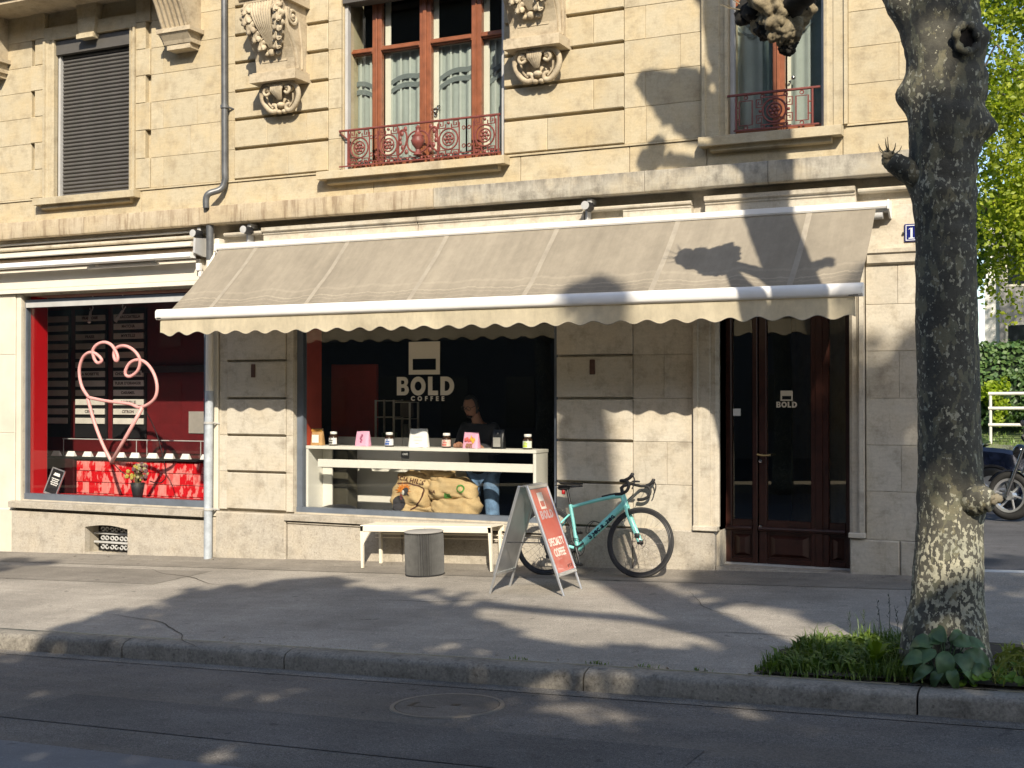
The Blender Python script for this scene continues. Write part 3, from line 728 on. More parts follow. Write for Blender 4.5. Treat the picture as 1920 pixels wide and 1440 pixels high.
# ---- carved consoles carrying the balcony above
def spiral(mb, cx, cz, r0, turns, x, rt, sgn=1, a0=0, n=26):
    mb.tube([(x, cx+r0*(1-.82*k/n)*cos(a0+sgn*turns*2*pi*k/n), cz+r0*(1-.82*k/n)*sin(a0+sgn*turns*2*pi*k/n)) for k in range(n+1)], [rt*(1-.5*k/n) for k in range(n+1)], 6)
def console(xc, w=.52):
    h = w/2
    side = [(.05,6.02),(-.44,6.02),(-.46,5.95),(-.455,5.88),(-.42,5.78),(-.35,5.66),(-.28,5.54),(-.235,5.43),(-.215,5.30),(.05,5.30)]
    c = bpart('console', MB().prism(side, xc-h, xc+h, lambda u,v,a: (a,u,v)), Mt['carve'])
    bpart('abacus', MB().box(xc-h-.05,xc+h+.05,-.285,.05,5.185,5.285).box(xc-h-.03,xc+h+.03,-.255,.05,5.27,5.302), Mt['carve'], parent=c)
    bpart('cap_slab', MB().prism([(.05,6.02),(-.47,6.02),(-.475,6.05),(-.50,6.06),(-.50,6.10),(-.535,6.12),(-.535,6.17),(.05,6.17)], xc-h-.05, xc+h+.05, lambda u,v,a: (a,u,v)), Mt['carve'], parent=c)
    bpart('pedestal', MB().box(xc-h,xc+h,-.46,.05,6.172,7.3), Mt['carve'], parent=c)
    mb = MB()
    def front(z):
        for (y0,z0),(y1,z1) in zip(side[1:-1], side[2:]):
            if z1 <= z <= z0: return y0+(y1-y0)*(z0-z)/max(1e-6, z0-z1)
        return -.46 if z > 6 else -.215
    for k in range(8):                              # gathered reeds sweeping down the middle
        q = (k-3.5)/3.5; top = xc-.02+.135*q; bot = xc+.01+.028*q
        mb.tube([(top+(bot-top)*(t**1.3), front(6.01-.46*t)-.012-.012*sin(pi*t), 6.01-.46*t) for t in lin(0,1,12)], [.022-.012*t for t in lin(0,1,12)], 6)
    bpart('reed', mb, Mt['carve'], 60, c)
    rg = random.Random(int(xc*10)); mb = MB()
    for s in (-1,1):
        for k, (dx, z, r, tl) in enumerate(((.20,5.955,.062,.5),(.215,5.86,.070,.7),(.185,5.765,.068,.9),(.145,5.675,.064,1.0),(.105,5.585,.058,1.1))):
            # one leaf with five fingers, hollowed along the midrib, tip curling forward
            ph = s*tl*.45-pi/2
            def lf_(e, ph=ph, k=k):
                th = atan2(e.z, e.x)-ph
                return (1+.20*cos(5*th)-.07*cos(10*th)+.10*cos(th))*(1-.25*math.exp(-(sin(th)/.16)**2)*(1 if e.y < 0 else 0)*max(0,1-abs(e.y)*.2)*.6)
            y0_ = front(z)-.020
            nb = len(mb.v); mb.ball((xc+s*dx, y0_, z), (r*1.08, .040, r*1.18), 40, 12, lf_)
            for q_ in range(nb, len(mb.v)):
                vx, vy, vz = mb.v[q_]; t_ = (z-vz)/r
                mb.v[q_] = (vx, vy-.030*max(0,t_)**2+(front(vz)-front(z))*.6, vz)
            mb.tube([(xc+s*(dx-.05), front(z+.06)-.02, z+.085),(xc+s*dx, front(z)-.062, z+.01),(xc+s*(dx+.012), front(z)-.05, z-r*.8)], [.010,.009,.004], 5)
    mb.ball((xc-.0, front(5.50)-.028, 5.495), .040, 12, 8).ball((xc-.075, front(5.49)-.012, 5.49), (.04,.022,.026), 9, 6).ball((xc+.075, front(5.49)-.012, 5.49), (.04,.022,.026), 9, 6)
    bpart('acanthus_leaf', mb, Mt['carve'], 60, c)
    mb = MB()
    for x0, x1, z0, z1 in ((xc-.17,xc+.17,5.405,5.412),(xc-.17,xc-.163,5.41,5.50),(xc+.163,xc+.17,5.41,5.50)): mb.box(x0,x1,front(z0)-.006,front(z0)+.02,z0,z1)
    bpart('panel_fillet', mb, Mt['carve'], None, c)
    for s in (-1,1):
        mb = MB(); X = xc+s*(h+.006)
        spiral(mb, -.275, 5.87, .105, 1.8, X, .026, 1, 2.4)
        mb.tube(spline([(X,-.395,5.94),(X,-.405,5.84),(X,-.345,5.70),(X,-.24,5.55),(X,-.19,5.42),(X,-.18,5.31)],5), .022, 6)
        mb.tube(spline([(X,-.16,5.84),(X,-.13,5.72),(X,-.10,5.55),(X,-.09,5.32)],5), .014, 6)
        mb.ball((X,-.275,5.87), .028, 10, 7)
        bpart('volute', mb, Mt['carve'], 60, c)
    for s in (-1,1):                                # pendant shell under the console
        mb = MB()
        mb.tube(spline([(xc+s*.10,-.185,5.075),(xc+s*.145,-.20,5.05),(xc+s*.175,-.20,5.085),(xc+s*.155,-.195,5.125),(xc+s*.11,-.19,5.125)],5), .017, 7)
        mb.tube(spline([(xc+s*.06,-.19,5.165),(xc+s*.17,-.17,5.17),(xc+s*.235,-.15,5.12),(xc+s*.245,-.13,5.03),(xc+s*.20,-.115,4.94),(xc+s*.13,-.10,4.885),(xc+s*.065,-.10,4.895),(xc+s*.075,-.105,4.945),(xc+s*.12,-.105,4.955)],5), [.030]*30+[.024]*11, 8)
        mb.tube(spline([(xc+s*.18,-.14,5.06),(xc+s*.165,-.12,4.98),(xc+s*.11,-.11,4.92)],5), .012, 6)
        mb.ball((xc+s*.135,-.15,5.115), (.055,.05,.045), 9, 6)
        bpart('scroll', mb, Mt['carve'], 60, c)
    mb = MB()
    for k in range(6): q = (k-2.5)/2.5; mb.tube([(xc+.075*q,-.19,5.18),(xc+.06*q,-.215,5.10),(xc+.02*q,-.14,5.005)], [.020,.024,.008], 6)
    mb.ball((xc,-.115,4.945), (.050,.05,.034), 10, 7); mb.ball((xc-.035,-.095,4.875), (.035,.04,.026), 9, 6); mb.ball((xc+.035,-.095,4.875), (.035,.04,.026), 9, 6); mb.ball((xc,-.035,5.03), (.17,.06,.13), 12, 8)
    bpart('pendant', mb, Mt['carve'], 60, c)
console(-8.42); console(-5.25)
# plain consoles and balcony of the left bay
for xc in (-12.95,-9.85):
    side = [(.05,6.60),(-.50,6.60),(-.50,6.50),(-.44,6.38),(-.34,6.22),(-.26,6.06),(-.22,5.97),(.05,5.97)]
    c = bpart('console', MB().prism(side, xc-.2, xc+.2, lambda u,v,a: (a,u,v)), Mt['carve'])
    mb = MB()
    for k in range(6): mb.tube([(xc-.17+.068*k,-.502,6.50),(xc-.17+.068*k,-.44,6.375),(xc-.17+.068*k,-.345,6.22),(xc-.17+.068*k,-.265,6.06),(xc-.17+.068*k,-.225,5.98)], .02, 6)
    bpart('reed', mb, Mt['carve'], 60, c)
    mb = MB().box(xc-.25,xc+.25,-.26,.05,5.919,5.968).prism([(.05,5.919),(-.25,5.919),(-.19,5.84),(-.17,5.80),(.05,5.80)], xc-.20, xc+.20, lambda u,v,a: (a,u,v)).box(xc-.17,xc+.17,-.16,.05,5.74,5.80)
    bpart('abacus', mb, Mt['carve'], parent=c)
mb = MB().box(-14,-9.5,-.62,.05,6.62,6.80).box(-14,-9.55,-.55,.05,6.56,6.62).box(-14,-9.6,-.50,.05,6.50,6.56)
bpart('balcony_slab', mb, Mt['carve'])
# ---- door surround
def jamb(xi, s, z0, z1, w):
    prof = [(0,.30),(0,.02),(.03,-.010),(.075,-.010),(.08,-.028),(w-.045,-.034),(w-.04,-.055),(w,-.055),(w,.06)]
    bpart('door_surround', MB().prism([(xi+s*u, v) for u, v in prof], z0, z1, lambda u,v,a: (u,v,a)), Mt['lower'])
jamb(-3.40,-1,.385,2.95,.235); jamb(-2.17,1,.385,2.95,.14)
for xi, s, w in ((-3.40,-1,.245),(-2.17,1,.15)):
    x0, x1 = sorted((xi, xi+s*w)); bpart('door_surround', MB().cbox(x0,x1,-.065,.28,.372,.42,.006), Mt['lower'])
bpart('door_step', MB().box(-3.425,-2.165,-.01,.42,-.3,.035), Mt['plinth'])
bpart('door_step', MB().box(-3.40,-2.17,.22,.30,.035,.052), Mt['framel'])
# ---- entrance door: narrow leaf, main leaf, fixed right light
door = bpart('door', MB().cbox(-3.44,-3.345,.25,.33,.05,2.9,.006).cbox(-3.135,-3.085,.235,.325,.05,2.9,.006).cbox(-3.075,-3.0,.25,.33,.05,2.9,.006)
             .cbox(-2.575,-2.49,.25,.33,.05,2.9,.006).cbox(-2.53,-2.46,.238,.325,.05,2.9,.006).cbox(-2.485,-2.405,.25,.33,.05,2.9,.006).cbox(-2.25,-2.12,.25,.33,.05,2.9,.006)
             .cbox(-3.345,-3.135,.255,.325,.345,.47,.006).cbox(-3.0,-2.575,.255,.325,.345,.47,.006).cbox(-2.405,-2.25,.255,.325,.345,.47,.006)
             .cbox(-3.345,-3.135,.255,.325,.05,.10,.006).cbox(-3.0,-2.575,.255,.325,.05,.10,.006).cbox(-2.405,-2.25,.255,.325,.05,.10,.006)
             .cbox(-3.44,-2.12,.215,.335,2.5,2.6,.006), Mt['doorw'])
bpart('moulding', MB().prism([(.25,.36),(.225,.37),(.215,.39),(.225,.405),(.25,.41)], -3.075, -2.25, lambda u,v,a: (a,u,v)).prism([(.25,.36),(.23,.37),(.22,.39),(.23,.405),(.25,.41)], -3.42, -3.14, lambda u,v,a: (a,u,v)), Mt['doorw'], parent=door)
def panel(x0, x1, z0, z1):
    mb = MB().box(x0,x1,.285,.30,z0,z1); d = .03
    mb.add([(x0+.02,.285,z0+.02),(x1-.02,.285,z0+.02),(x1-.02,.285,z1-.02),(x0+.02,.285,z1-.02),(x0+.02+d*2,.258,z0+.02+d),(x1-.02-d*2,.258,z0+.02+d),(x1-.02-d*2,.258,z1-.02-d),(x0+.02+d*2,.258,z1-.02-d)],
           [(4,5,6,7),(0,1,5,4),(1,2,6,5),(2,3,7,6),(3,0,4,7)])
    bpart('panel', mb, Mt['doorw'], parent=door)
panel(-3.345,-3.135,.10,.345); panel(-3.0,-2.575,.10,.345); panel(-2.405,-2.25,.10,.345)
for a, b in ((-3.345,-3.135),(-3.0,-2.575),(-2.405,-2.25)):
    bpart('pane', MB().box(a,b,.285,.291,.47,2.5), Mt['glassd'], parent=door)
    bpart('pane', MB().box(a,b,.285,.291,2.6,2.9), Mt['glassd'], parent=door)
mb = MB().tube([(-3.04,.25,1.10),(-3.04,.19,1.10)], .010, 8).tube(spline([(-3.075,.19,1.108),(-3.04,.188,1.10),(-2.99,.19,1.098),(-2.945,.195,1.102)],4), .010, 8)
bpart('handle', mb, simple('brass', (.55,.42,.20), .3, metal=1), 60, door)
bpart('lock', MB().lathe([(.0,.225),(.016,.228),(.018,.25)], 14, (-3.055,0,1.04), 'y').lathe([(.0,.225),(.014,.228),(.016,.25)], 14, (-3.055,0,.41), 'y'), Mt['steel'], 40, door)
bpart('sticker', MB().box(-3.335,-3.26,.276,.279,1.475,1.545), Mt['whitem'], parent=door)
def bold_word(h, t=.001):
    """the heavy geometric word BOLD, cap height h, centred, facing -y"""
    c = bpy.data.curves.new('lettering', 'CURVE'); c.dimensions = '2D'; c.fill_mode = 'BOTH'; c.extrude = t
    def poly(P):
        s = c.splines.new('POLY'); s.points.add(len(P)-1); s.use_cyclic_u = True
        for i, (x, z) in enumerate(P): s.points[i].co = ((x-1.81)*h, (z-.5)*h, 0, 1)
    def arc(cx, cz, rx, rz, a0, a1, n=14): return [(cx+rx*cos(a0+(a1-a0)*i/n), cz+rz*sin(a0+(a1-a0)*i/n)) for i in range(n+1)]
    P2 = pi/2
    poly([(0,0)] + arc(.46,.285,.29,.285,-P2,.62*P2) + arc(.43,.74,.27,.26,-.55*P2,P2) + [(0,1)])
    poly([(.26,.19)] + arc(.42,.30,.085,.11,-P2,P2,6)[0:] + [(.26,.41)])
    poly([(.26,.60)] + arc(.40,.705,.075,.105,-P2,P2,6) + [(.26,.81)])
    poly(arc(1.33,.5,.465,.51,0,2*pi,32)[:-1]); poly(arc(1.33,.5,.215,.25,0,2*pi,24)[:-1])
    poly([(1.945,0),(2.555,0),(2.555,.25),(2.215,.25),(2.215,1),(1.945,1)])
    poly([(2.705,0)] + arc(3.05,.5,.49,.5,-P2,P2,18) + [(2.705,1)])
    poly([(2.965,.235)] + arc(3.05,.5,.225,.265,-P2,P2,12) + [(2.965,.765)])
    o = bpy.data.objects.new('lettering', c); col.objects.link(o)
    dg = bpy.context.evaluated_depsgraph_get(); me = o.evaluated_get(dg).to_mesh(); mb = MB()
    mb.add([(v.co.x, -v.co.z, v.co.y) for v in me.vertices], [list(q.vertices) for q in me.polygons])
    o.evaluated_get(dg).to_mesh_clear(); bpy.data.objects.remove(o); bpy.data.curves.remove(c); return mb
def cup_logo(x, z, w, h, y, t, hole=True):
    """square cup outline with a dark rectangle cut from its lower half"""
    a, b, c, d = x-w/2, x+w/2, z-h/2, z+h/2; i = w*.125
    mb = MB().box(a,b,y,y+t,z-h*.02,d).box(a,b,y,y+t,c,c+h*.14).box(a,a+i,y,y+t,c+h*.14,z-h*.02).box(b-i,b,y,y+t,c+h*.14,z-h*.02)
    return mb
Mt['decal'] = simple('cream_window_vinyl', (.60,.54,.43), .6, var=.03)
mb = cup_logo(-2.81,1.67,.118,.098,.279,.002)
tx = bold_word(.056); tx.xf(Matrix.Translation((-2.808,.280,1.585))); mb.add(tx.v, tx.f)
bpart('lettering', mb, Mt['decal'], parent=door)
bpart('sticker', MB().box(-3.30,-2.95,2.96,2.97,.5,2.4), Mt['redwall'], parent=door) if False else None
# dark hall behind the door
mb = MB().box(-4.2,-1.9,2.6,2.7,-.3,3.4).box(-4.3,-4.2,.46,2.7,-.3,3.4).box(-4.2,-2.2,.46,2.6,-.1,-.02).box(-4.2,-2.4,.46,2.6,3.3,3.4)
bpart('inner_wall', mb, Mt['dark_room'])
# iron plates let into the piers
for x in (-8.88,-4.70):
    bpart('iron_plate', MB().cbox(x-.028,x+.028,-.012,.02,1.885,2.035,.004), simple('rusty_iron', (.075,.035,.022), .7, var=.3, scale=30))
# ---- fascia and head of the left shop
F = [(-.045,3.275),(-.045,3.125),(-.040,3.120),(-.046,3.115),(-.046,3.03),(-.038,3.025),(-.052,3.018),(-.052,2.975),(.05,2.975),(.05,3.275)]
fas = mould('shop_fascia', -13.4, -9.62, F, Mt['white'])
bpart('shop_fascia', MB().box(-13.4,-9.62,.0,.049,3.276,3.50), Mt['core'])
frame_l = bpart('shop_window', MB().box(-12.64,-12.505,.085,.16,.40,2.9).box(-9.66,-9.50,.085,.16,.40,2.9).box(-12.64,-9.50,.075,.165,.352,.435).box(-12.64,-9.50,.08,.16,2.80,2.90), Mt['frame'])
bpart('window_frame', MB().box(-12.5,-9.55,.07,.10,2.80,2.86), Mt['framel'], parent=frame_l)
bpart('pane', MB().box(-12.505,-9.66,.118,.126,.435,2.80), Mt['glassd'], parent=frame_l)
frame_c = bpart('shop_window', MB().box(-8.40,-8.262,.085,.17,.40,2.95).box(-5.155,-5.02,.085,.17,.40,2.95).box(-8.40,-5.02,.075,.175,.345,.415).box(-8.40,-5.02,.08,.17,2.88,2.95), Mt['frame'])
pane_c = bpart('pane', MB().box(-8.262,-5.155,.118,.126,.415,2.88), Mt['glassd'], parent=frame_c)
mb = cup_logo(-6.70,2.08,.385,.355,.113,.002)
tx = bold_word(.200); tx.xf(Matrix.Translation((-6.68,.114,1.778))); mb.add(tx.v, tx.f)
tx = text_mb('COFFEE', .066, .003, .001, spacing=2.1); tx.xf(Matrix.Translation((-6.66,.114,1.640))); mb.add(tx.v, tx.f)
bpart('lettering', mb, Mt['decal'], parent=frame_c)
# ================================================================ large striped-free awning over the coffee shop
def aw_mark(nt, co, cc):
    sep = nt.nodes.new('ShaderNodeSeparateXYZ'); nt.links.new(co, sep.inputs[0])
    w = _noise(nt, co, 2.2, 5, .65, (1, .2, .2))
    a = nt.nodes.new('ShaderNodeMath'); a.operation = 'MULTIPLY_ADD'; nt.links.new(w, a.inputs[0]); a.inputs[1].default_value = .16; nt.links.new(sep.outputs[2], a.inputs[2])
    m1 = _ramp(nt, a.outputs[0], [(0,0.0)]); r = nt.nodes[-1] if False else None
    for z, s, wd in ((2.80,.30,.006),(2.765,.22,.005),(2.88,.12,.012),(2.72,.2,.006)):
        mr = nt.nodes.new('ShaderNodeMath'); mr.operation = 'COMPARE'; nt.links.new(a.outputs[0], mr.inputs[0]); mr.inputs[1].default_value = z; mr.inputs[2].default_value = wd
        mul = nt.nodes.new('ShaderNodeMath'); mul.operation = 'MULTIPLY'; nt.links.new(mr.outputs[0], mul.inputs[0]); mul.inputs[1].default_value = s*1.6
        cc = _mix(nt, cc, (.50,.44,.34), mul.outputs[0])
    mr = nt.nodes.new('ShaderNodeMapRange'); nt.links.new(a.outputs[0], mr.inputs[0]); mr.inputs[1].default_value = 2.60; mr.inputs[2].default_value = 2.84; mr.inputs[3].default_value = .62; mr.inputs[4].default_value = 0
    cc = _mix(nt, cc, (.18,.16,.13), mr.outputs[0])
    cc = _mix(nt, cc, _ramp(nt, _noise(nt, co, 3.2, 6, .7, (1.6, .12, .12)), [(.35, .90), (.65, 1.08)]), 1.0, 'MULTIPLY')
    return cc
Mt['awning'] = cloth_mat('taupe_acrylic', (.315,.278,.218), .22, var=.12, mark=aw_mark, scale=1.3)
Mt['seam'] = cloth_mat('pale_seam', (.375,.335,.27), .2, var=.15)
Mt['valance'] = cloth_mat('cream_valance', (.70,.62,.45), .40, var=.13, scale=6, stretch=(1,1,.35))
A = thing('shop_awning', 'wide taupe awning pulled out over the coffee shop window with scalloped cream valance', 'awning', (-5.6,0,3.35))
def apart(name, mb, mat, smooth=None, parent=None): return obj(name, mb, mat, parent or A, smooth=smooth)
AX0, AX1 = -9.28, -1.905
def aw(u, v):
    x = AX0+(AX1-AX0)*u
    sag = .034*sin(pi*v) + .022*sin(pi*v)*mnoise.noise(Vector((x*.9, v*2, 0))) + .006*sin(pi*v)*mnoise.noise(Vector((x*3.5+v*2, v*1.2, 4)))
    fold = .010*math.exp(-((x+5.65)/.05)**2)*sin(pi*v) + .008*sin(pi*v)*sum(math.exp(-((x-s-.08)/.12)**2) for s in (-8.75,-7.52,-6.29,-5.03,-3.76,-2.5))
    y = -.125 - .845*v; z = 3.352 - .765*v
    return (x, y, z - sag + fold + .004*mnoise.noise(Vector((x*5, v*7, 2))))
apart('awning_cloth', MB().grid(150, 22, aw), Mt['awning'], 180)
for s in (-8.75,-7.52,-6.29,-5.03,-3.76,-2.5):
    u = (s-AX0)/(AX1-AX0); d = .026/(AX1-AX0); mb = MB()
    mb.grid(2, 22, lambda a, v: (lambda p: (p[0], p[1]-.002, p[2]+.003))(aw(u+d*(a*2-1), v)))
    apart('seam', mb, Mt['seam'], 180)
apart('cassette', MB().prism([(.0,3.33),(-.10,3.33),(-.10,3.352),(-.135,3.356),(-.145,3.372),(-.145,3.418),(-.12,3.424),(.0,3.424)], -9.31, -1.80, lambda u,v,a: (a,u,v)), Mt['whitem'])
apart('end_cap', MB().prism([(.0,3.27),(-.07,3.28),(-.155,3.345),(-.155,3.428),(.0,3.43)], -1.80, -1.785, lambda u,v,a: (a,u,v)), Mt['whitem'])
apart('end_cap', MB().prism([(.0,3.27),(-.07,3.28),(-.155,3.345),(-.155,3.428),(.0,3.43)], -9.325, -9.31, lambda u,v,a: (a,u,v)), Mt['whitem'])
apart('roller', MB().tube([(-9.27,-.07,3.30),(-1.85,-.07,3.30)], .036, 12), Mt['framel'], 60)
bar = [(-.945,2.575),(-.955,2.604),(-.985,2.618),(-1.02,2.612),(-1.038,2.585),(-1.038,2.525),(-1.02,2.503),(-.975,2.500),(-.95,2.515)]
apart('front_bar', MB().prism(bar, -9.40, -1.88, lambda u,v,a: (a,u,v)), Mt['whitem'], 50)
for x0, x1 in ((-9.415,-9.40),(-1.88,-1.865)):
    apart('end_cap', MB().prism([(y,z) for y,z in bar], x0, x1, lambda u,v,a: (a,u,v)), Mt['whitem'])
apart('slot', MB().box(-9.395,-9.34,-1.0405,-1.037,2.512,2.522).box(-1.98,-1.90,-1.0405,-1.037,2.506,2.514), Mt['black'])
VP = .2545
def vf(u, v):
    x = -9.37+(7.44)*u
    zb = 2.345 - (.019+.006*mnoise.noise(Vector((x*1.9,0,3))))*cos(2*pi*(x+9.37-VP*.5)/VP+.25*mnoise.noise(Vector((x*.8,1,0)))) - .012*u + .006*mnoise.noise(Vector((x*1.1,5,0)))
    z = 2.502+(zb-2.502)*v
    return (x, -1.005 - .010*v*sin(x*11+1.3*sin(x*2.1)) - .012*v*v*mnoise.noise(Vector((x*1.7,0,5)))*2, z)
apart('valance', MB().grid(420, 6, vf), Mt['valance'], 180)
mb = MB()
mb.tube([(p[0],p[1]-.002,p[2]) for p in (vf(i/360,1) for i in range(361))], .0032, 4)
apart('hem', mb, Mt['seam'], 180)
for x in (-8.3,-2.9):
    s = 1 if x < -5 else -1
    mb = MB().tube([(x,-.10,3.27),(x+s*.62,-.52,2.84)], .026, 8).tube([(x+s*.62,-.52,2.82),(x+s*.05,-.95,2.56)], .022, 8).ball((x+s*.62,-.52,2.83), .034, 10, 6)
    apart('folding_arm', mb, Mt['whitem'], 60)
apart('side_bracket', MB().cbox(-9.40,-9.335,-.06,.05,3.05,3.50,.006).prism([(-.06,3.35),(-.19,3.17),(-.19,3.12),(-.06,3.26)], -9.395, -9.36, lambda u,v,a: (a,u,v)), Mt['white'])
# ---------------------------------------------------------------- retracted awning of the ice cream shop
L = thing('shop_awning', 'narrow rolled-up white awning above the ice cream shop window', 'awning', (-11.5,0,3.4))
L['group'] = ''; del L['group']
def lpart(name, mb, mat, smooth=None): return obj(name, mb, mat, L, smooth=smooth)
lpart('cover', MB().prism([(.0,3.44),(-.20,3.405),(-.215,3.415),(-.215,3.445),(.0,3.50)], -13.5, -9.62, lambda u,v,a: (a,u,v)), Mt['white'])
lpart('cloth_roll', MB().tube([(-13.5,-.09,3.355),(-9.63,-.09,3.355)], .045, 14), cloth_mat('beige_awning_roll', (.46,.36,.27), 0, var=.2, scale=14), 60)
mb = MB()
mb.prism([(-.13,3.275),(-.155,3.330),(-.19,3.345),(-.235,3.338),(-.248,3.318),(-.248,3.285),(-.235,3.272)], -13.5, -9.60, lambda u,v,a: (a,u,v))
lpart('front_bar', mb, Mt['whitem'], 40)
lpart('end_bracket', MB().prism([(.03,3.52),(-.20,3.50),(-.21,3.33),(-.05,3.295),(.03,3.30)], -9.585, -9.555, lambda u,v,a: (a,u,v)), Mt['framel'])
lpart('hook', MB().cbox(-9.62,-9.57,-.12,-.06,3.13,3.22,.006).cbox(-9.60,-9.57,-.10,-.04,3.06,3.13,.005), Mt['whitem'])
T = tag(obj('tube_light', MB().tube([(-11.27,-.125,3.235),(-10.17,-.125,3.235)], .017, 10), Mt['whitem'], smooth=60), 'slim white tube light hanging under the rolled-up awning', 'lamp')
obj('holder', MB().box(-11.1,-10.3,-.128,-.045,3.253,3.262).cbox(-11.24,-11.16,-.14,-.11,3.25,3.275,.003).cbox(-10.28,-10.20,-.14,-.11,3.25,3.275,.003), Mt['framel'], T)
# ---------------------------------------------------------------- rain pipe
D = thing('drain_pipe', 'zinc rain pipe running down the facade between the two shops', 'pipe', (-9.45,-.08,gz(-9.45,-.08)))
def dpart(name, mb, mat, smooth=60): return obj(name, mb, mat, D, smooth=smooth)
dpart('upper_pipe', MB().tube(spline([(-9.27,-.06,7.2),(-9.26,-.06,6.0),(-9.25,-.06,4.40),(-9.25,-.06,4.16),(-9.29,-.09,4.06),(-9.38,-.17,4.01),(-9.415,-.185,3.95),(-9.415,-.185,3.84)],5), .037, 14), Mt['zinc'])
dpart('collar', MB().lathe([(.043,-.02),(.050,-.018),(.050,.018),(.043,.02)], 16, (-9.252,-.06,5.02)).tube([(-9.22,-.04,5.02),(-9.18,.02,5.0)], .012, 6), Mt['zinc'])
dpart('neck_pipe', MB().tube([(-9.43,-.10,3.70),(-9.43,-.095,3.45),(-9.435,-.09,3.25)], .044, 14), Mt['zinc'])
dpart('painted_pipe', MB().tube([(-9.435,-.085,3.56),(-9.445,-.08,1.72)], .046, 14), Mt['white'])
dpart('lower_pipe', MB().tube([(-9.445,-.08,1.73),(-9.455,-.08,1.0),(-9.46,-.08,-.23)], .049, 16), Mt['zincb'])
for z in (1.36,.36):
    dpart('collar', MB().lathe([(.049,-.015),(.058,-.012),(.058,.012),(.049,.015)], 16, (-9.453,-.08,z)).tube([(-9.40,-.07,z),(-9.385,.02,z-.01)], .011, 6), Mt['framel'])
# ---------------------------------------------------------------- floodlights under the cornice
def floodlight(x, label):
    t = thing('floodlight', label, 'lamp', (x,-.06,3.56), group='floodlights under the cornice')
    obj('housing', MB().lathe([(.0,-.10),(.03,-.10),(.045,-.05),(.05,.03),(.036,.05),(.0,.052)], 14, (x,-.10,3.56), 'y'), Mt['blackp'], t, 50)
    obj('bracket', MB().cbox(x-.02,x+.03,-.10,.04,3.585,3.64,.005).cbox(x-.045,x-.02,-.08,.03,3.40,3.57,.004).cbox(x-.05,x+.0,-.10,-.02,3.385,3.43,.004), Mt['framel'], t)
    obj('glass_cover', MB().lathe([(.0,-.103),(.043,-.101),(.043,-.095)], 14, (x,-.10,3.56), 'y'), Mt['framel'], t)
floodlight(-8.88, 'small dark floodlight under the cornice just right of the rain pipe')
floodlight(-4.70, 'small dark floodlight under the cornice above the pier between window and door')
floodlight(-9.60, 'small dark floodlight under the cornice just left of the rain pipe')
mb = MB().tube([(-12.9,-.035,3.60),(-9.62,-.035,3.605)], .014, 6)
tag(obj('cable_conduit', mb, Mt['framel'], smooth=60), 'grey cable conduit running under the cornice above the rolled awning', 'conduit')
# ---------------------------------------------------------------- house number
Hn = thing('house_number', 'blue enamel house number plate with white figure one beside the tree', 'sign', (-1.53,-.02,3.13))
obj('plate', MB().cbox(-1.675,-1.40,-.012,.004,3.055,3.215,.004), simple('blue_enamel', (.012,.018,.13), .25, var=.1, coat=.5), Hn)
mb = MB()
for a in ((-1.662,-1.413,3.198,3.204),(-1.662,-1.413,3.066,3.072),(-1.662,-1.656,3.072,3.198),(-1.419,-1.413,3.072,3.198)): mb.box(a[0],a[1],-.0145,-.012,a[2],a[3])
mb.box(-1.620,-1.603,-.0145,-.012,3.09,3.182).box(-1.637,-1.586,-.0145,-.012,3.082,3.090).add([(-1.620,-.0145,3.182),(-1.603,-.0145,3.182),(-1.640,-.0145,3.165),(-1.620,-.0145,3.170)], [(0,2,3,1)])
obj('lettering', mb, simple('white_enamel', (.75,.76,.78), .3, var=.05), Hn)
for x in (-1.682,-1.393): obj('screw', MB().ball((x,-.012,3.135), .012, 8, 5), Mt['blackp'], Hn)

# ================================================================ ice cream shop interior
RI = thing('shop_interior', 'dark red walls and floor of the ice cream shop behind the left window', 'room', (-12,.2,-.1))
def rp(name, mb, mat, smooth=None, parent=None): return obj(name, mb, mat, parent or RI, smooth=smooth)
Mt['redp'] = simple('bright_red_paint', (.46,.006,.010), .4, var=.06)
Mt['darkred'] = simple('deep_red_wall', (.11,.004,.006), .6, var=.2)
rp('side_wall', MB().box(-12.65,-12.507,.17,.44,-.1,3.1), Mt['redp'])
rp('back_wall', MB().box(-15.3,-9.45,1.53,1.6,-.1,3.4), Mt['darkred'])
rp('party_wall', MB().box(-9.50,-9.44,.46,1.528,-.1,3.4), Mt['darkred'])
rp('floor', MB().box(-15.3,-9.45,.2,2.0,-.12,-.1), Mt['dark_floor'])
rp('ceiling', MB().box(-15.3,-9.45,.46,2.0,3.4,3.45), Mt['dark_room'])
rp('display_ledge', MB().box(-12.507,-9.5,.17,.45,.36,.42), Mt['redp'])
rp('beam', MB().box(-11.82,-10.0,1.44,1.528,1.99,2.08), Mt['black'])
tag(obj('notice', MB().box(-11.08,-10.83,1.515,1.528,1.18,1.47), simple('grey_paper', (.30,.28,.25), .8)), 'grey paper notice on the dark red back wall', 'notice')
tag(obj('alarm_box', MB().cbox(-10.82,-10.69,1.49,1.528,1.61,1.74,.01), Mt['redp']), 'small red box on the wall beside the rain pipe', 'box')
Mt['plaque'] = simple('pale_plaque', (.62,.59,.53), .6, var=.1, rnd=.1)
Mt['ink'] = simple('dark_print', (.05,.03,.03), .7)
names = {(2,0):'STRACCIATELLA',(2,1):'MATCHA',(2,2):'MYRTILLE',(2,6):'CHOCOLAT NOIR',(2,7):"FLEUR D'ORANGER",(2,8):'CARAMEL',(2,9):'CANNELLE',(2,10):'CITRON',(1,0):'FRAMBOISE',(1,2):'FRAISE',(1,6):'LA NOISETTE',(1,10):'CERISE'}
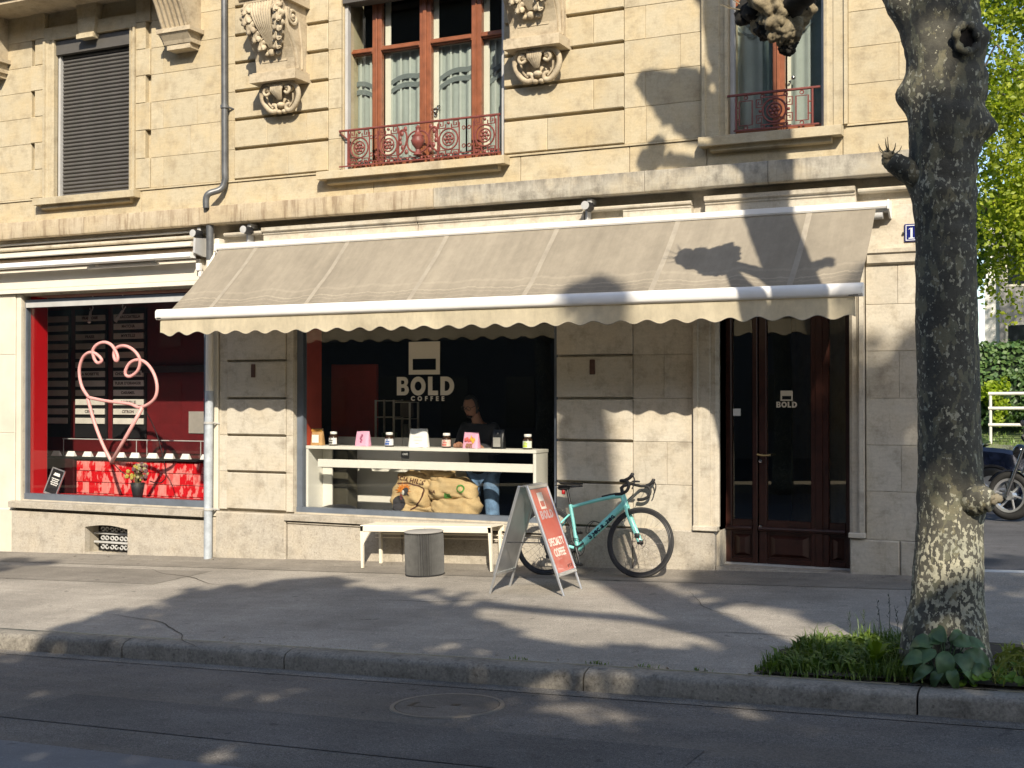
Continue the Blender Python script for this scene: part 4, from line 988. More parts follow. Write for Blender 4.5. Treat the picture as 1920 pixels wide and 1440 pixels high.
for c_, (x0, x1, lb) in enumerate(((-13.72,-13.20,'black menu board with a single visible strip of plaques beside the red side wall'),(-13.05,-12.52,'middle black menu board of grey flavour plaques'),(-12.36,-11.83,'right-hand black menu board of grey flavour plaques behind the pink cone'))):
    t = thing('menu_board', lb, 'menu board', (.5*(x0+x1),1.52,2.0))
    obj('board', MB().box(x0-.03,x1+.03,1.502,1.525,1.10,2.88), Mt['black'], t)
    for r_ in range(12):
        z = 2.755-.1295*r_
        p = obj('plaque', MB().cbox(x0,x1,1.480,1.502,z-.041,z+.041,.004), Mt['plaque'], t)
        if (c_, r_) in names:
            tx = text_mb(names[(c_,r_)], .052, .002, .0008, spacing=1.1); w = max(v[0] for v in tx.v)*2
            k = min(1, .46/w); tx.xf(Matrix.Translation(((x0+x1)/2,1.4785,z)) @ Matrix.Diagonal((k,1,1,1)))
            obj('lettering', tx, Mt['ink'], p)
for x, s in ((-12.27,1),(-11.75,-1)):
    t = thing('ceiling_spotlight', 'slim white ceiling spotlight %s' % ('tilting right, above the middle menu board' if s > 0 else 'tilting left, above the right-hand menu board'), 'lamp', (x,1.0,2.85), group='spotlights in the ice cream shop')
    obj('barrel', MB().tube([(x-s*.02,.98,2.80),(x+s*.035,.90,2.65)], [.016,.022], 10), Mt['whitem'], t, 60)
    obj('arm', MB().tube([(x-s*.05,1.0,2.85),(x-s*.02,.99,2.80),(x+s*.01,1.0,2.86)], .008, 6).tube([(x,1,2.85),(x,1,3.4)], .006, 5), Mt['whitem'], t)
# tiled counter
Ct = thing('tiled_counter', 'ice cream counter faced with glossy red tiles with pale reflections painted in', 'counter', (-11.4,1.3,-.1))
obj('body', MB().box(-12.758,-9.6,1.225,1.45,-.1,.815), Mt['darkred'], Ct)
obj('counter_top', MB().cbox(-13.4,-9.55,1.17,1.45,.82,.852,.005), Mt['black'], Ct)
def tile_mat():
    m, nt, b, N, L = nm('red_glaze_reflections')
    co = N.new('ShaderNodeNewGeometry').outputs['Position']; oi = N.new('ShaderNodeObjectInfo')
    w = _noise(nt, co, 15, 3, .55, (1,1,.55))
    c = _mix(nt, (.62,.012,.018), (.78,.25,.23), _ramp(nt, w, [(.50,0.0),(.57,1.0)]))  # pink patches put bright reflections into the red glaze colour
    c = _mix(nt, c, (.80,.30,.27), _ramp(nt, oi.outputs['Random'], [(.72,0.0),(.8,.8)]))
    L.new(c, b.inputs['Base Color']); b.inputs['Roughness'].default_value = .18
    _bump(nt, b, _noise(nt, co, 14, 2), .35, .01); return m
Mt['tile'] = tile_mat()
tm = [MB().stone(-.054,.054,-.0725,.0725,-.012,0,.004).mesh('tile', Mt['tile']) for k in range(1)][0]
for r_ in range(5):
    for k in range(29):
        x = -12.70+.1115*k
        if x > -9.65: continue
        o = put('tile', tm, Ct); o.location = Vector((x,1.222,.735-.1515*r_)) - ORG['tiled_counter']
        o.rotation_euler = (rng.uniform(-.012,.012), 0, rng.uniform(-.015,.015))
tag(obj('shade_block', MB().cbox(-13.4,-12.765,1.16,1.45,-.1,.818,.005), simple('dark_maroon', (.035,.006,.007), .35, var=.3)), 'dark maroon block added for the shaded left end of the tiled counter', 'cabinet')  # added dark block, its colour gives the shade on the counter's left end
G = thing('glass_guard', 'thin framed glass guard standing on the ice cream counter', 'glass screen', (-11.6,1.3,.85))
mb = MB().tube([(-13.1,1.3,1.085),(-9.7,1.3,1.085)], .008, 6)
for x in (-11.78,-11.60,-10.70,-13.08): mb.tube([(x,1.3,.85),(x,1.3,1.085)], .006, 5)
obj('frame', mb, Mt['framel'], G); obj('pane', MB().box(-13.05,-9.72,1.298,1.302,.855,1.08), Mt['glass'], G)
cm = MB().add([(-.075,-.03,0),(.075,-.03,0),(.06,0,.068),(-.06,0,.068),(-.075,.03,0),(.075,.03,0)], [(0,1,2,3),(3,2,5,4),(0,3,4),(1,5,2),(0,4,5,1)]).mesh('name_card', Mt['whitem'])
cards = [-12.55,-12.30,-11.98,-11.72,-11.42,-11.14,-10.87,-10.55]
lbs = ['white tent card at the left end of the row on the counter','second white tent card, left of the cone tip','white tent card behind the tip of the pink cone','white tent card just right of the cone tip','white tent card left of the guard posts','white tent card right of the guard posts','second last white tent card on the counter','white tent card nearest the rain pipe']
for i, (x, lb) in enumerate(zip(cards, lbs)):
    o = tag(put('name_card', cm), lb, 'card', 'tent cards along the ice cream counter'); o.location = (x, 1.21, .853); o.rotation_euler = (0,0,rng.uniform(-.12,.12)); o.scale = (rng.uniform(.9,1.15),1,1)
for i, x in enumerate((-12.85,-13.12)):
    o = tag(put('name_card', cm), ['tent card in shade above the maroon block','tent card in deep shade next to the red side wall'][i], 'card', 'tent cards along the ice cream counter'); o.location = (x, 1.21, .853)
# pink cone in bent neon-flex tube
Mt['neon'] = simple('pale_pink_tube', (.80,.40,.385), .45, var=.03)
NEON=[(-11.53,1.658),(-11.651,1.79),(-11.696,1.985),(-11.635,2.138),(-11.533,2.21),(-11.433,2.208),(-11.355,2.16),(-11.328,2.109),(-11.389,2.084),(-11.433,2.136),(-11.451,2.242),(-11.381,2.316),(-11.279,2.34),(-11.178,2.307),(-11.113,2.249),(-11.053,2.169),(-11.052,2.112),(-11.095,2.113),(-11.13,2.184),(-11.096,2.262),(-10.976,2.29),(-10.849,2.262),(-10.747,2.191),(-10.705,2.101),(-10.746,1.989),(-10.847,1.918),(-10.919,1.925),(-10.919,1.991),(-10.848,2.084),(-10.73,2.115),(-10.6,2.062),(-10.487,1.935),(-10.429,1.786),(-10.453,1.656),(-10.569,1.572),(-10.728,1.533),(-10.875,1.575),(-11.259,1.613),(-11.53,1.658)]
pts = spline([(x,.165+.012*sin(i*1.1),z) for i,(x,z) in enumerate(NEON)], 4)
Ns = thing('cone_sign', 'pale pink line drawing of an ice cream cone bent from tube behind the left window', 'sign', (-11.15,.165,.86))
obj('scoop_outline', MB().tube(pts, .021, 8), Mt['neon'], Ns, 180)
obj('cone_outline', MB().tube(spline([(-11.545,.165,1.645),(-11.44,.165,1.36),(-11.30,.165,1.08),(-11.152,.165,.86)],5), .022, 8).tube([(-11.152,.165,.858),(-10.90,.165,1.20),(-10.663,.165,1.535)], .024, 8), Mt['neon'], Ns, 180)
mb = MB().tube(spline([(-11.15,.17,.86),(-11.13,.30,.74),(-11.02,.34,.66),(-10.95,.34,.56),(-10.93,.36,.43)],5), .007, 6).tube(spline([(-10.66,.19,1.53),(-10.6,.35,1.2),(-10.5,.4,.75),(-10.55,.4,.62),(-10.65,.4,.60),(-10.75,.4,.62)],5), .007, 6)
obj('cable', mb, Mt['blackp'], Ns, 60)
# chalkboard and flowers on the ledge
K = thing('chalkboard', 'small leaning black chalkboard with white lettering at the red side wall', 'chalkboard', (-12.28,.30,.42), 0)
M_ = Matrix.Translation((-12.28,.27,.42)) @ Matrix.Rotation(R(14),4,'Y') @ Matrix.Rotation(R(-14),4,'X')
obj('board', MB().box(-.095,.095,0,.008,.01,.32).xf(M_), Mt['black'], K)
obj('frame', MB().box(-.11,-.095,-.006,.012,0,.335).box(.095,.11,-.006,.012,0,.335).box(-.11,.11,-.006,.012,-.012,.01).box(-.11,.11,-.006,.012,.32,.335).xf(M_), Mt['alu'], K)
mb = MB()
for k in range(3): mb.ball((-.03+.03*k,-.002,.262), (.02,.003,.018), 8, 5)
mb.box(-.055,.055,-.003,-.001,.24,.252)
for z, w in ((.20,.06),(.175,.05),(.15,.06),(.125,.045)):
    x = -w
    while x < w: l = rng.uniform(.012,.028); mb.box(x,x+l,-.003,-.001,z-.007,z+.007); x += l+.006
obj('lettering', mb.xf(M_), Mt['whitem'], K)
Fp = thing('flower_pot', 'dark pot of dried yellow and pink flowers on the window ledge', 'plant', (-10.83,.27,.42))
obj('pot', MB().lathe([(.05,.42),(.058,.43),(.088,.60),(.084,.605),(.08,.60),(.0,.58)], 18, (-10.83,.27,0)), Mt['blackp'], Fp, 50)
ms, mf1, mf2, mf3 = MB(), MB(), MB(), MB()
rg = random.Random(4)
for k in range(46):
    a = rg.uniform(0,2*pi); r = rg.uniform(.02,.17); h = rg.uniform(.66,.84)-r*.25
    p = (-10.83+r*cos(a)+(.04 if k % 3 else -.06), .27+r*.5*sin(a), h)
    ms.tube([(-10.83+.02*cos(a),.27,.58),((-10.83+p[0])/2,.27,.66),p], .003, 4)
    (mf1, mf2, mf3)[k % 3].ball(p, rg.uniform(.016,.03), 6, 4, lambda d: 1+.25*sin(9*d.x+7*d.z))
obj('stem', ms, simple('dry_stem', (.10,.08,.03), .8), Fp); obj('flower', mf1, simple('yellow_petal', (.55,.46,.10), .7, var=.3, scale=40), Fp); obj('flower', mf2, simple('dusty_mauve_petal', (.22,.12,.13), .8, var=.3, scale=40), Fp); obj('flower', mf3, simple('cream_green_petal', (.50,.47,.25), .7, var=.3, scale=40), Fp)

# ================================================================ coffee shop interior
CI = thing('shop_interior', 'dark room of the coffee shop with red panels behind the large window', 'room', (-6.6,.2,0))
def cp(name, mb, mat, smooth=None): return obj(name, mb, mat, CI, smooth=smooth)
cp('floor', MB().box(-9.43,-4.5,.2,5.5,-.12,-.08), Mt['dark_floor'])
cp('display_ledge', MB().box(-8.3,-5.1,.18,.60,.30,.36), Mt['panelw'])
cp('reveal_panel', MB().box(-8.42,-8.285,.18,.50,.0,3.4), Mt['redwall2'])
cp('red_panel', MB().cbox(-8.90,-8.235,1.62,1.68,-.08,2.07,.006), Mt['redwall2'])
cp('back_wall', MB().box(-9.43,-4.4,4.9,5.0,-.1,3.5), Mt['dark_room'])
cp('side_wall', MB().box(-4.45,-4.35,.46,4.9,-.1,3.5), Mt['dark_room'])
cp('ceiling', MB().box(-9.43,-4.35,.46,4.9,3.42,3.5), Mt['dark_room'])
Cn = thing('window_counter', 'long white laminate counter standing inside the coffee shop window', 'counter', (-6.75,.3,.36))
def cn(name, mb): return obj(name, mb, Mt['panelw'], Cn)
cn('counter_top', MB().cbox(-8.275,-5.39,.155,.47,1.072,1.108,.003))
cn('front_rail', MB().cbox(-8.12,-5.44,.18,.215,.868,.957,.003))
cn('side_panel', MB().cbox(-8.272,-8.235,.16,.465,.36,1.07,.003)); cn('side_panel', MB().cbox(-5.43,-5.395,.16,.465,.36,1.07,.003)); cn('side_panel', MB().cbox(-8.23,-8.10,.44,.465,.36,1.07,.003))
tag(obj('back_panel', MB().cbox(-7.40,-6.53,.85,.88,-.08,1.19,.003).cbox(-8.34,-7.404,.85,.88,-.08,1.19,.003), Mt['panelw']), 'low white partition panel behind the window counter', 'partition')
tag(obj('dark_column', MB().cbox(-8.16,-7.93,.50,.72,-.08,1.05,.01), simple('dark_olive_post', (.05,.045,.03), .5)), 'dark square post under the left end of the white counter', 'post')
st = thing('stool', 'low dark round stool on the ledge at the left end of the window counter', 'stool', (-7.97,.38,.36))
obj('seat', MB().lathe([(.0,.36),(.20,.365),(.21,.38),(.20,.40),(.12,.425),(.0,.43)], 28, (-7.97,.38,0)), Mt['blackp'], st, 50)
tag(obj('wall_label', MB().cbox(-7.02,-6.90,.1885,.1895,.97,1.06,.0003), Mt['black']) , 'small black label fixed under the counter top', 'label') if False else None
lb = thing('counter_label', 'small black label hanging under the white counter top', 'label', (-6.96,.16,1.02))
obj('plate', MB().cbox(-7.01,-6.91,.152,.158,.985,1.065,.002), Mt['black'], lb)
tx = text_mb('CAFÉ', .028, .001, .0006); tx.xf(Matrix.Translation((-6.96,.1515,1.035))); obj('lettering', tx, Mt['framel'], lb)
# ---- goods on the counter
CT = 1.109
def bag(x, w, h, label, mat, deco=None, y=.30, d=.05, group='coffee bags on the white counter'):
    t = thing('coffee_bag', label, 'bag', (x,y,CT), rng.uniform(-.08,.08), group)
    def f(u, v):
        a = 2*pi*u; k = 1-.12*v; dd = d*(1-.82*v**1.5)
        sx = math.copysign(abs(cos(a))**.35, cos(a)); sy = math.copysign(abs(sin(a))**.6, sin(a))
        return (sx*w/2*k, sy*dd, h*v + .004*sin(7*u*6))
    mb = MB().grid(32, 8, f, cu=True); n = 8
    mb.f.append([i*n for i in range(32)]); mb.m.append(0); mb.f.append([i*n+7 for i in range(32)][::-1]); mb.m.append(0); mb._fix = True
    obj('body', mb, mat, t, 50, local=True)
    if deco: deco(t, w, h, d)
    return t
def flat(t, name, boxes, mat, tilt=0.0):
    mb = MB()
    for x0, x1, z0, z1, y in boxes: mb.box(x0,x1,y-.002,y,z0,z1)
    return obj(name, mb, mat, t, local=True)
pk = simple('pink_paper', (.72,.36,.50), .6, var=.05); kraft = simple('kraft_paper', (.46,.27,.11), .8, var=.12, scale=20); wht = simple('white_paper', (.80,.80,.78), .6, var=.03)
bag(-8.20,.165,.19,'brown kraft coffee bag with a white label at the left end of the counter', kraft, lambda t,w,h,d: (flat(t,'label',[(-.045,.045,.03,.12,-.049)],wht), flat(t,'tape',[(-.07,.07,.155,.185,-.022)],simple('orange_band',(.55,.28,.05),.6))))
def pk1(t, w, h, d):
    mb = MB()
    for k in range(5): mb.ball((.008*sin(k*2.1),-.047+.018*k*.2,.05+.018*k), (.014,.003,.014), 8, 5)
    obj('print', mb, simple('dark_rose_print', (.35,.10,.18), .6), t, local=True)
bag(-7.59,.19,.165,'pink coffee bag with a small dark rose print', pk, pk1)
def pk2(t, w, h, d):
    mb = MB(); m2 = MB()
    for k in range(5): mb.ball((-.045+.018*k,-.049+.003*k,.09+.012*sin(k*2)), (.018,.003,.02), 8, 5)
    for k in range(4): m2.ball((.02+.012*k,-.047,.085+.016*sin(k*2+1)), (.016,.0035,.018), 8, 5)
    m2.ball((.025,-.047,.12), (.008,.003,.02), 8, 5)
    obj('print', mb, simple('coral_print', (.65,.14,.12), .6), t, local=True); obj('print', m2, simple('yellow_print', (.70,.42,.05), .6), t, local=True)
    flat(t,'print',[(.0,.03,.035,.05,-.050)],simple('dark_rose_mark',(.3,.1,.15),.6))
bag(-6.22,.20,.168,'pink coffee bag with a yellow and coral flower in front of the person', pk, pk2)
def wb(t, w, h, d):
    flat(t,'handle_slot',[(-.035,.035,.160,.172,-.014)],Mt['black'])
    flat(t,'print',[(-.05,.06,.11,.114,-.034),(-.04,.07,.075,.079,-.042),(-.02,.03,.04,.044,-.049)],simple('faint_grey_print',(.5,.5,.5),.7))
bag(-6.87,.25,.20,'white carrier bag with a slot handle in the middle of the counter', wht, wb)
bag(-5.895,.15,.20,'black coffee bag with a grey label right of the person', simple('black_foil',(.012,.012,.013),.35), lambda t,w,h,d: (flat(t,'label',[(-.042,.042,.02,.12,-.051)],simple('grey_label',(.30,.29,.27),.7)), obj('valve', MB().ball((0,-.026,.165),(.01,.004,.01),8,5), Mt['framel'], t, local=True)))
def jar(x, label, c, c2, y=.27):
    t = thing('jar', label, 'jar', (x,y,CT), rng.uniform(-.2,.2), 'labelled jars on the white counter')
    obj('body', MB().lathe([(.0,0),(.048,.002),(.052,.012),(.052,.092),(.044,.112),(.034,.12),(.034,.135),(.0,.136)], 20), simple('brown_glass', (.035,.018,.010), .12), t, 50, local=True)
    obj('lid', MB().lathe([(.038,.130),(.040,.133),(.040,.155),(.036,.159),(.0,.160)], 20), Mt['whitem'], t, 50, local=True)
    mb = MB().grid(18, 2, lambda u,v: (.0532*cos(-pi*.98+u*pi*.96), .0532*sin(-pi*.98+u*pi*.96), .016+.072*v)); obj('label', mb, simple('jar_label', c, .6, var=.05), t, 180, local=True)
    mb = MB()
    for a0, a1, z0, z1 in ((-.6,.5,.022,.045),(-.35,.55,.052,.066),(-.2,.25,.072,.082)):
        mb.grid(8, 2, lambda u,v: (.0542*sin(a0+(a1-a0)*u), -.0542*cos(a0+(a1-a0)*u), z0+(z1-z0)*v))
    obj('print', mb, simple('jar_print', c2, .6), t, 180, local=True)
jar(-7.965,'brown jar with white and black label beside the kraft bag',(.72,.72,.70),(.10,.09,.08))
jar(-7.23,'brown jar with white and blue label left of the white bag',(.70,.72,.76),(.06,.12,.40))
jar(-6.51,'brown jar with pink and cream label right of the white bag',(.72,.55,.48),(.55,.16,.14))
jar(-5.54,'brown jar with white and lime label at the right end of the counter',(.66,.72,.62),(.50,.62,.06))
# ---- shelf rack and bowl
SR = thing('shelf_rack', 'thin pale metal shelf rack beside the red panel', 'shelf', (-7.87,1.5,0))
mb = MB()
for x in (-8.115,-7.86,-7.635):
    for y in (1.42,1.62): mb.box(x-.010,x+.010,y-.010,y+.010,-.08,1.625 if x < -7.7 else 1.60)
obj('post', mb, simple('pale_metal', (.62,.59,.52), .5), SR)
for z in (1.62,1.42,1.08):
    mb = MB().box(-8.105,-7.87,1.43,1.61,z-.012,z).box(-7.85,-7.645,1.43,1.61,z-.03,z-.018); obj('shelf', mb, simple('pale_metal_shelf', (.55,.52,.45), .5), SR)
tag(obj('bowl', MB().lathe([(.0,1.16),(.06,1.165),(.085,1.20),(.095,1.28),(.098,1.30),(.092,1.30),(.08,1.21),(.0,1.18)], 20, (-7.98,1.52,-.078)), simple('green_ceramic', (.09,.17,.035), .3), smooth=60), 'green bowl standing on the pale shelf rack', 'bowl')
tag(obj('paper_bag', MB().cbox(-7.80,-7.66,1.46,1.56,1.415,1.62,.012), simple('dusty_paper', (.13,.11,.085), .8)), 'crumpled paper bag on the upper right shelf of the rack', 'bag')
tag(obj('tall_jug', MB().lathe([(.05,1.085),(.055,1.1),(.042,1.25),(.036,1.32),(.040,1.33),(.0,1.32)], 16, (-7.74,1.52,0)), simple('grey_ceramic', (.16,.15,.12), .4), smooth=50), 'grey ceramic jug on the lower right shelf of the rack', 'jug')
# ---- burlap sacks
def burlap(name='burlap'):
    m, nt, b, N, L = nm(name); co = N.new('ShaderNodeTexCoord').outputs['Object']
    c = _mix(nt, (.52,.385,.20), (.42,.295,.14), _ramp(nt, _noise(nt, co, 9, 5), [(.35,0.0),(.65,1.0)]))
    c = _mix(nt, c, _ramp(nt, _noise(nt, co, 170, 2), [(.3,.8),(.7,1.15)]), 1.0, 'MULTIPLY')
    L.new(c, b.inputs['Base Color']); b.inputs['Roughness'].default_value = .95
    _bump(nt, b, _noise(nt, co, 170, 2), .4, .004); return m
Mt['burlap'] = burlap()
from mathutils.bvhtree import BVHTree
def sack(label, cx, y, z0, lobes, seed):
    t = thing('coffee_sack', label, 'sack', (cx,y,z0))
    allv, allf = [], []
    for li, (lx, ly, lz, w, d, h, tilt, pw) in enumerate(lobes):
        def surf(u, v):
            a = 2*pi*u; b = pi*(v-.5)*.995
            cb = math.copysign(abs(cos(b))**pw, cos(b)); sb = math.copysign(abs(sin(b))**.7, sin(b))
            X = math.copysign(abs(cos(a))**.62, cos(a))*cb*w/2; Y = math.copysign(abs(sin(a))**.8, sin(a))*cb*d/2; Z = sb*h/2
            q = Vector((X*3.2+seed+li*7, Y*3, Z*5))
            wr = mnoise.noise(q)*.055 + (abs(mnoise.noise(Vector((X*4+seed, Y*3+li, Z*13+X*5))))-.2)*.062 + (abs(mnoise.noise(Vector((X*11+seed, Y*5, Z*24))))-.2)*.024
            n = Vector((X/(w*w), Y/(d*d), Z/(h*h)*.6)); n = n.normalized() if n.length > 0 else n
            p_ = Vector((X, Y, Z))+n*wr; ct, st_ = cos(tilt), sin(tilt)
            return (lx+p_.x*ct+p_.z*st_, ly+p_.y, lz-p_.x*st_+p_.z*ct)
        mb = MB().grid(60, 36, surf, cu=True); allf += [[i+len(allv) for i in f] for f in mb.f]; allv += mb.v
        obj('body' if li == 0 else 'fold', mb, Mt['burlap'], t, 180, local=True)
    tree_ = BVHTree.FromPolygons([Vector(v) for v in allv], allf)
    def front(x, z, off=.004):
        hit = tree_.ray_cast(Vector((x,-1,z)), Vector((0,1,0)))[0]
        return (x, (hit.y if hit else 0)-off, z)
    return t, front
S1, fr1 = sack('burlap coffee sack with a shield and crested bird print', -6.965, .37, .36, [(-.01,0,.235,.46,.22,.47,.10,.45),(.02,-.02,.05,.50,.22,.13,.05,.6),(.20,.01,.44,.16,.14,.22,-.25,.7)], 3.3)
S2, fr2 = sack('slumped burlap coffee sack with green marks', -6.47, .38, .36, [(.02,-.01,.115,.60,.26,.24,.02,.5),(.0,0,.30,.58,.25,.25,.10,.55),(-.12,.0,.43,.26,.18,.13,-.15,.7)], 8.1)
def patch(t, fr, poly, mat, name, n=1, off=.006):
    """flat print laid on the sack: triangle fan refined along its outline"""
    P = []
    for i in range(len(poly)):
        a, b = poly[i], poly[(i+1) % len(poly)]
        for k in range(3): P.append((a[0]+(b[0]-a[0])*k/3, a[1]+(b[1]-a[1])*k/3))
    c = (sum(p[0] for p in P)/len(P), sum(p[1] for p in P)/len(P)); mb = MB(); m = len(P); vs = [fr(*c, off)]
    for r in (.4,.75,1): vs += [fr(c[0]+(p[0]-c[0])*r, c[1]+(p[1]-c[1])*r, off) for p in P]
    fs = [(0,1+i,1+(i+1) % m) for i in range(m)]
    for q in (0,1):
        for i in range(m): fs.append((1+q*m+i,1+(q+1)*m+i,1+(q+1)*m+(i+1) % m,1+q*m+(i+1) % m))
    mb.add(vs, fs); obj(name, mb, mat, t, 180, local=True)
pr_or = simple('orange_print', (.52,.17,.02), .9, var=.3, scale=60); pr_dk = simple('dark_ink_print', (.03,.028,.03), .9, var=.2); pr_br = simple('brown_ink', (.08,.03,.015), .9); pr_w = simple('white_ink', (.65,.62,.55), .9); pr_m = simple('maroon_ink', (.16,.02,.03), .9); pr_g = simple('green_ink', (.06,.20,.03), .9, var=.3, scale=80)
def arc(cx, cz, r, a0, a1, n=8, sx=1): return [(cx+sx*r*cos(a0+(a1-a0)*i/n), cz+r*sin(a0+(a1-a0)*i/n)) for i in range(n+1)]
rg = random.Random(2)
crest = []
for i in range(13):
    a = R(200)-R(215)*i/12; crest += [(-.07+.05*cos(a), .27+.05*sin(a)), (-.07+(.105+.008*(i % 2))*cos(a-.09), .27+(.105+.008*(i % 2))*sin(a-.09))]
patch(S1, fr1, crest, pr_or, 'crest_print', off=.007)
patch(S1, fr1, arc(-.035,.265,.042,0,2*pi,10), pr_dk, 'head_print', off=.009)
patch(S1, fr1, [(-.01,.255),(.045,.215),(-.02,.235)], pr_dk, 'beak_print', off=.0095)
patch(S1, fr1, arc(-.062,.25,.026,0,2*pi,8,.8), pr_w, 'cheek_print', off=.011)
patch(S1, fr1, [(-.10,.25),(-.08,.22),(-.06,.19),(-.09,.17),(-.115,.20)], pr_m, 'neck_print', off=.009)
patch(S1, fr1, arc(-.12,.13,.085,R(-160),R(160),12), pr_dk, 'body_print', off=.009)
shield = [(-.17,.345),(-.02,.355),(.10,.33),(.165,.30),(.165,.22),(.14,.15),(.09,.10),(.03,.065)]
for a, b in zip(shield, shield[1:]):
    dx, dz = b[0]-a[0], b[1]-a[1]; l = sqrt(dx*dx+dz*dz); nx, nz = -dz/l*.007, dx/l*.007
    patch(S1, fr1, [(a[0]-nx,a[1]-nz),(b[0]-nx,b[1]-nz),(b[0]+nx,b[1]+nz),(a[0]+nx,a[1]+nz)], pr_br, 'shield_print', off=.008)
for s_, fr_, txt, x, z, sz, rot in ((S1, fr1, 'ACIA HILLS', -.005, .385, .066, R(9)), (S2, fr2, 'GUA', -.21, .27, .05, 0)):
    tx = text_mb(txt, sz, .002, 0, spacing=1.12); tx.xf(Matrix.Rotation(rot,4,'Y'))
    tx.v = [fr_(v[0]+x, v[2]+z, .009) for v in tx.v]; obj('lettering', tx, pr_br, s_, local=True)
patch(S2, fr2, [(-.06,.20),(.02,.205),(.02,.25),(-.055,.26)], pr_g, 'mark_print', off=.008)
ringp = arc(.14,.31,.048,0,2*pi,12)
for a, b in zip(ringp, ringp[1:]):
    patch(S2, fr2, [a, b, ((b[0]-.14)*.66+.14,(b[1]-.31)*.66+.31), ((a[0]-.14)*.66+.14,(a[1]-.31)*.66+.31)], pr_g, 'mark_print', off=.008)
# ================================================================ things on the pavement
def frame_of(p, x, z):
    """matrix with local x along x, local z along z"""
    x = Vector(x).normalized(); z = Vector(z).normalized(); y = z.cross(x)
    m = Matrix((x, y, z)).transposed().to_4x4(); m.translation = p; return m
# ---- bench
bx, by = -6.42, -.20
Bn = thing('bench', 'low cream sheet-metal bench against the plinth below the coffee shop window', 'bench', (bx,by,gz(bx,by)))
Bn.rotation_euler = (0, -math.atan(SLOPE), 0)
Mt['bench'] = simple('cream_powder_coat', (.76,.70,.57), .45, var=.05, scale=5)
def sl_(u): return u
for x0, x1 in ((-.775,.005),(.009,.775)):
    mb = MB().prism([(-.16,.385),(-.165,.39),(-.165,.445),(-.155,.455),(.14,.455),(.14,.385),(.13,.385),(.13,.445),(-.153,.445),(-.153,.385)], x0, x1, lambda u,v,a: (a,u,v))
    obj('seat', mb, Mt['bench'], Bn, local=True)
def leg(x, y, w, d, s=0, top=.445):
    mb = MB().prism([(x-w/2,0),(x+w/2,0),(x+w/2+s,top-.02),(x+w/2+s*1.5,top),(x-w/2,top)] if s >= 0 else [(x-w/2,0),(x+w/2,0),(x+w/2,top),(x-w/2+s*1.5,top),(x-w/2+s,top-.02)], y-d/2, y+d/2, lambda u,v,a: (u,a,v))
    obj('leg', mb, Mt['bench'], Bn, local=True)
leg(-.765,-.150,.022,.03,.012); leg(.765,-.150,.022,.03,-.012); leg(-.70,.12,.03,.03); leg(.03,.12,.04,.03); leg(.74,.12,.03,.03)
obj('gusset', MB().prism([(-.755,.385),(-.755,.22),(-.72,.30),(-.66,.385)], -.158, -.150, lambda u,v,a: (u,a,v)), Mt['bench'], Bn, local=True)
obj('back_rail', MB().cbox(-.77,.77,.125,.135,.33,.345,.002).cbox(-.77,.77,.125,.135,.29,.30,.002), Mt['bench'], Bn, local=True)
# ---- pleated stool
sx, sy = -6.285, -.60
S = thing('stool', 'dark grey pleated paper stool in front of the bench', 'stool', (sx,sy,gz(sx,sy)))
S.rotation_euler = (.01,-.03,.2)
Mt['pleat'] = simple('charcoal_kraft', (.085,.085,.082), .85, var=.18, scale=16, bump=.2)
def pf(u, v):
    k = u*48; a = 2*pi*u; tri = 1 if round(k*2) % 2 else 0
    r = .196+.010*sin(v*pi)*.4 + (-.026 if tri else 0) + .003*mnoise.noise(Vector((cos(a)*6, sin(a)*6, v*3)))
    aa = a + .006*mnoise.noise(Vector((a*9, v*2, 3)))
    return (r*cos(aa), r*sin(aa), .012+.415*v)
obj('pleated_side', MB().grid(96, 8, pf, cu=True), Mt['pleat'], S, local=True)
obj('seat', MB().lathe([(.0,.43),(.19,.43),(.20,.434),(.20,.441),(.19,.446),(.0,.447)], 40), simple('grey_felt', (.30,.29,.27), .95, var=.08, scale=30, bump=.3), S, 50, local=True)
obj('base', MB().lathe([(.0,0),(.198,0),(.202,.004),(.202,.014),(.0,.014)], 40), Mt['blackp'], S, 50, local=True)
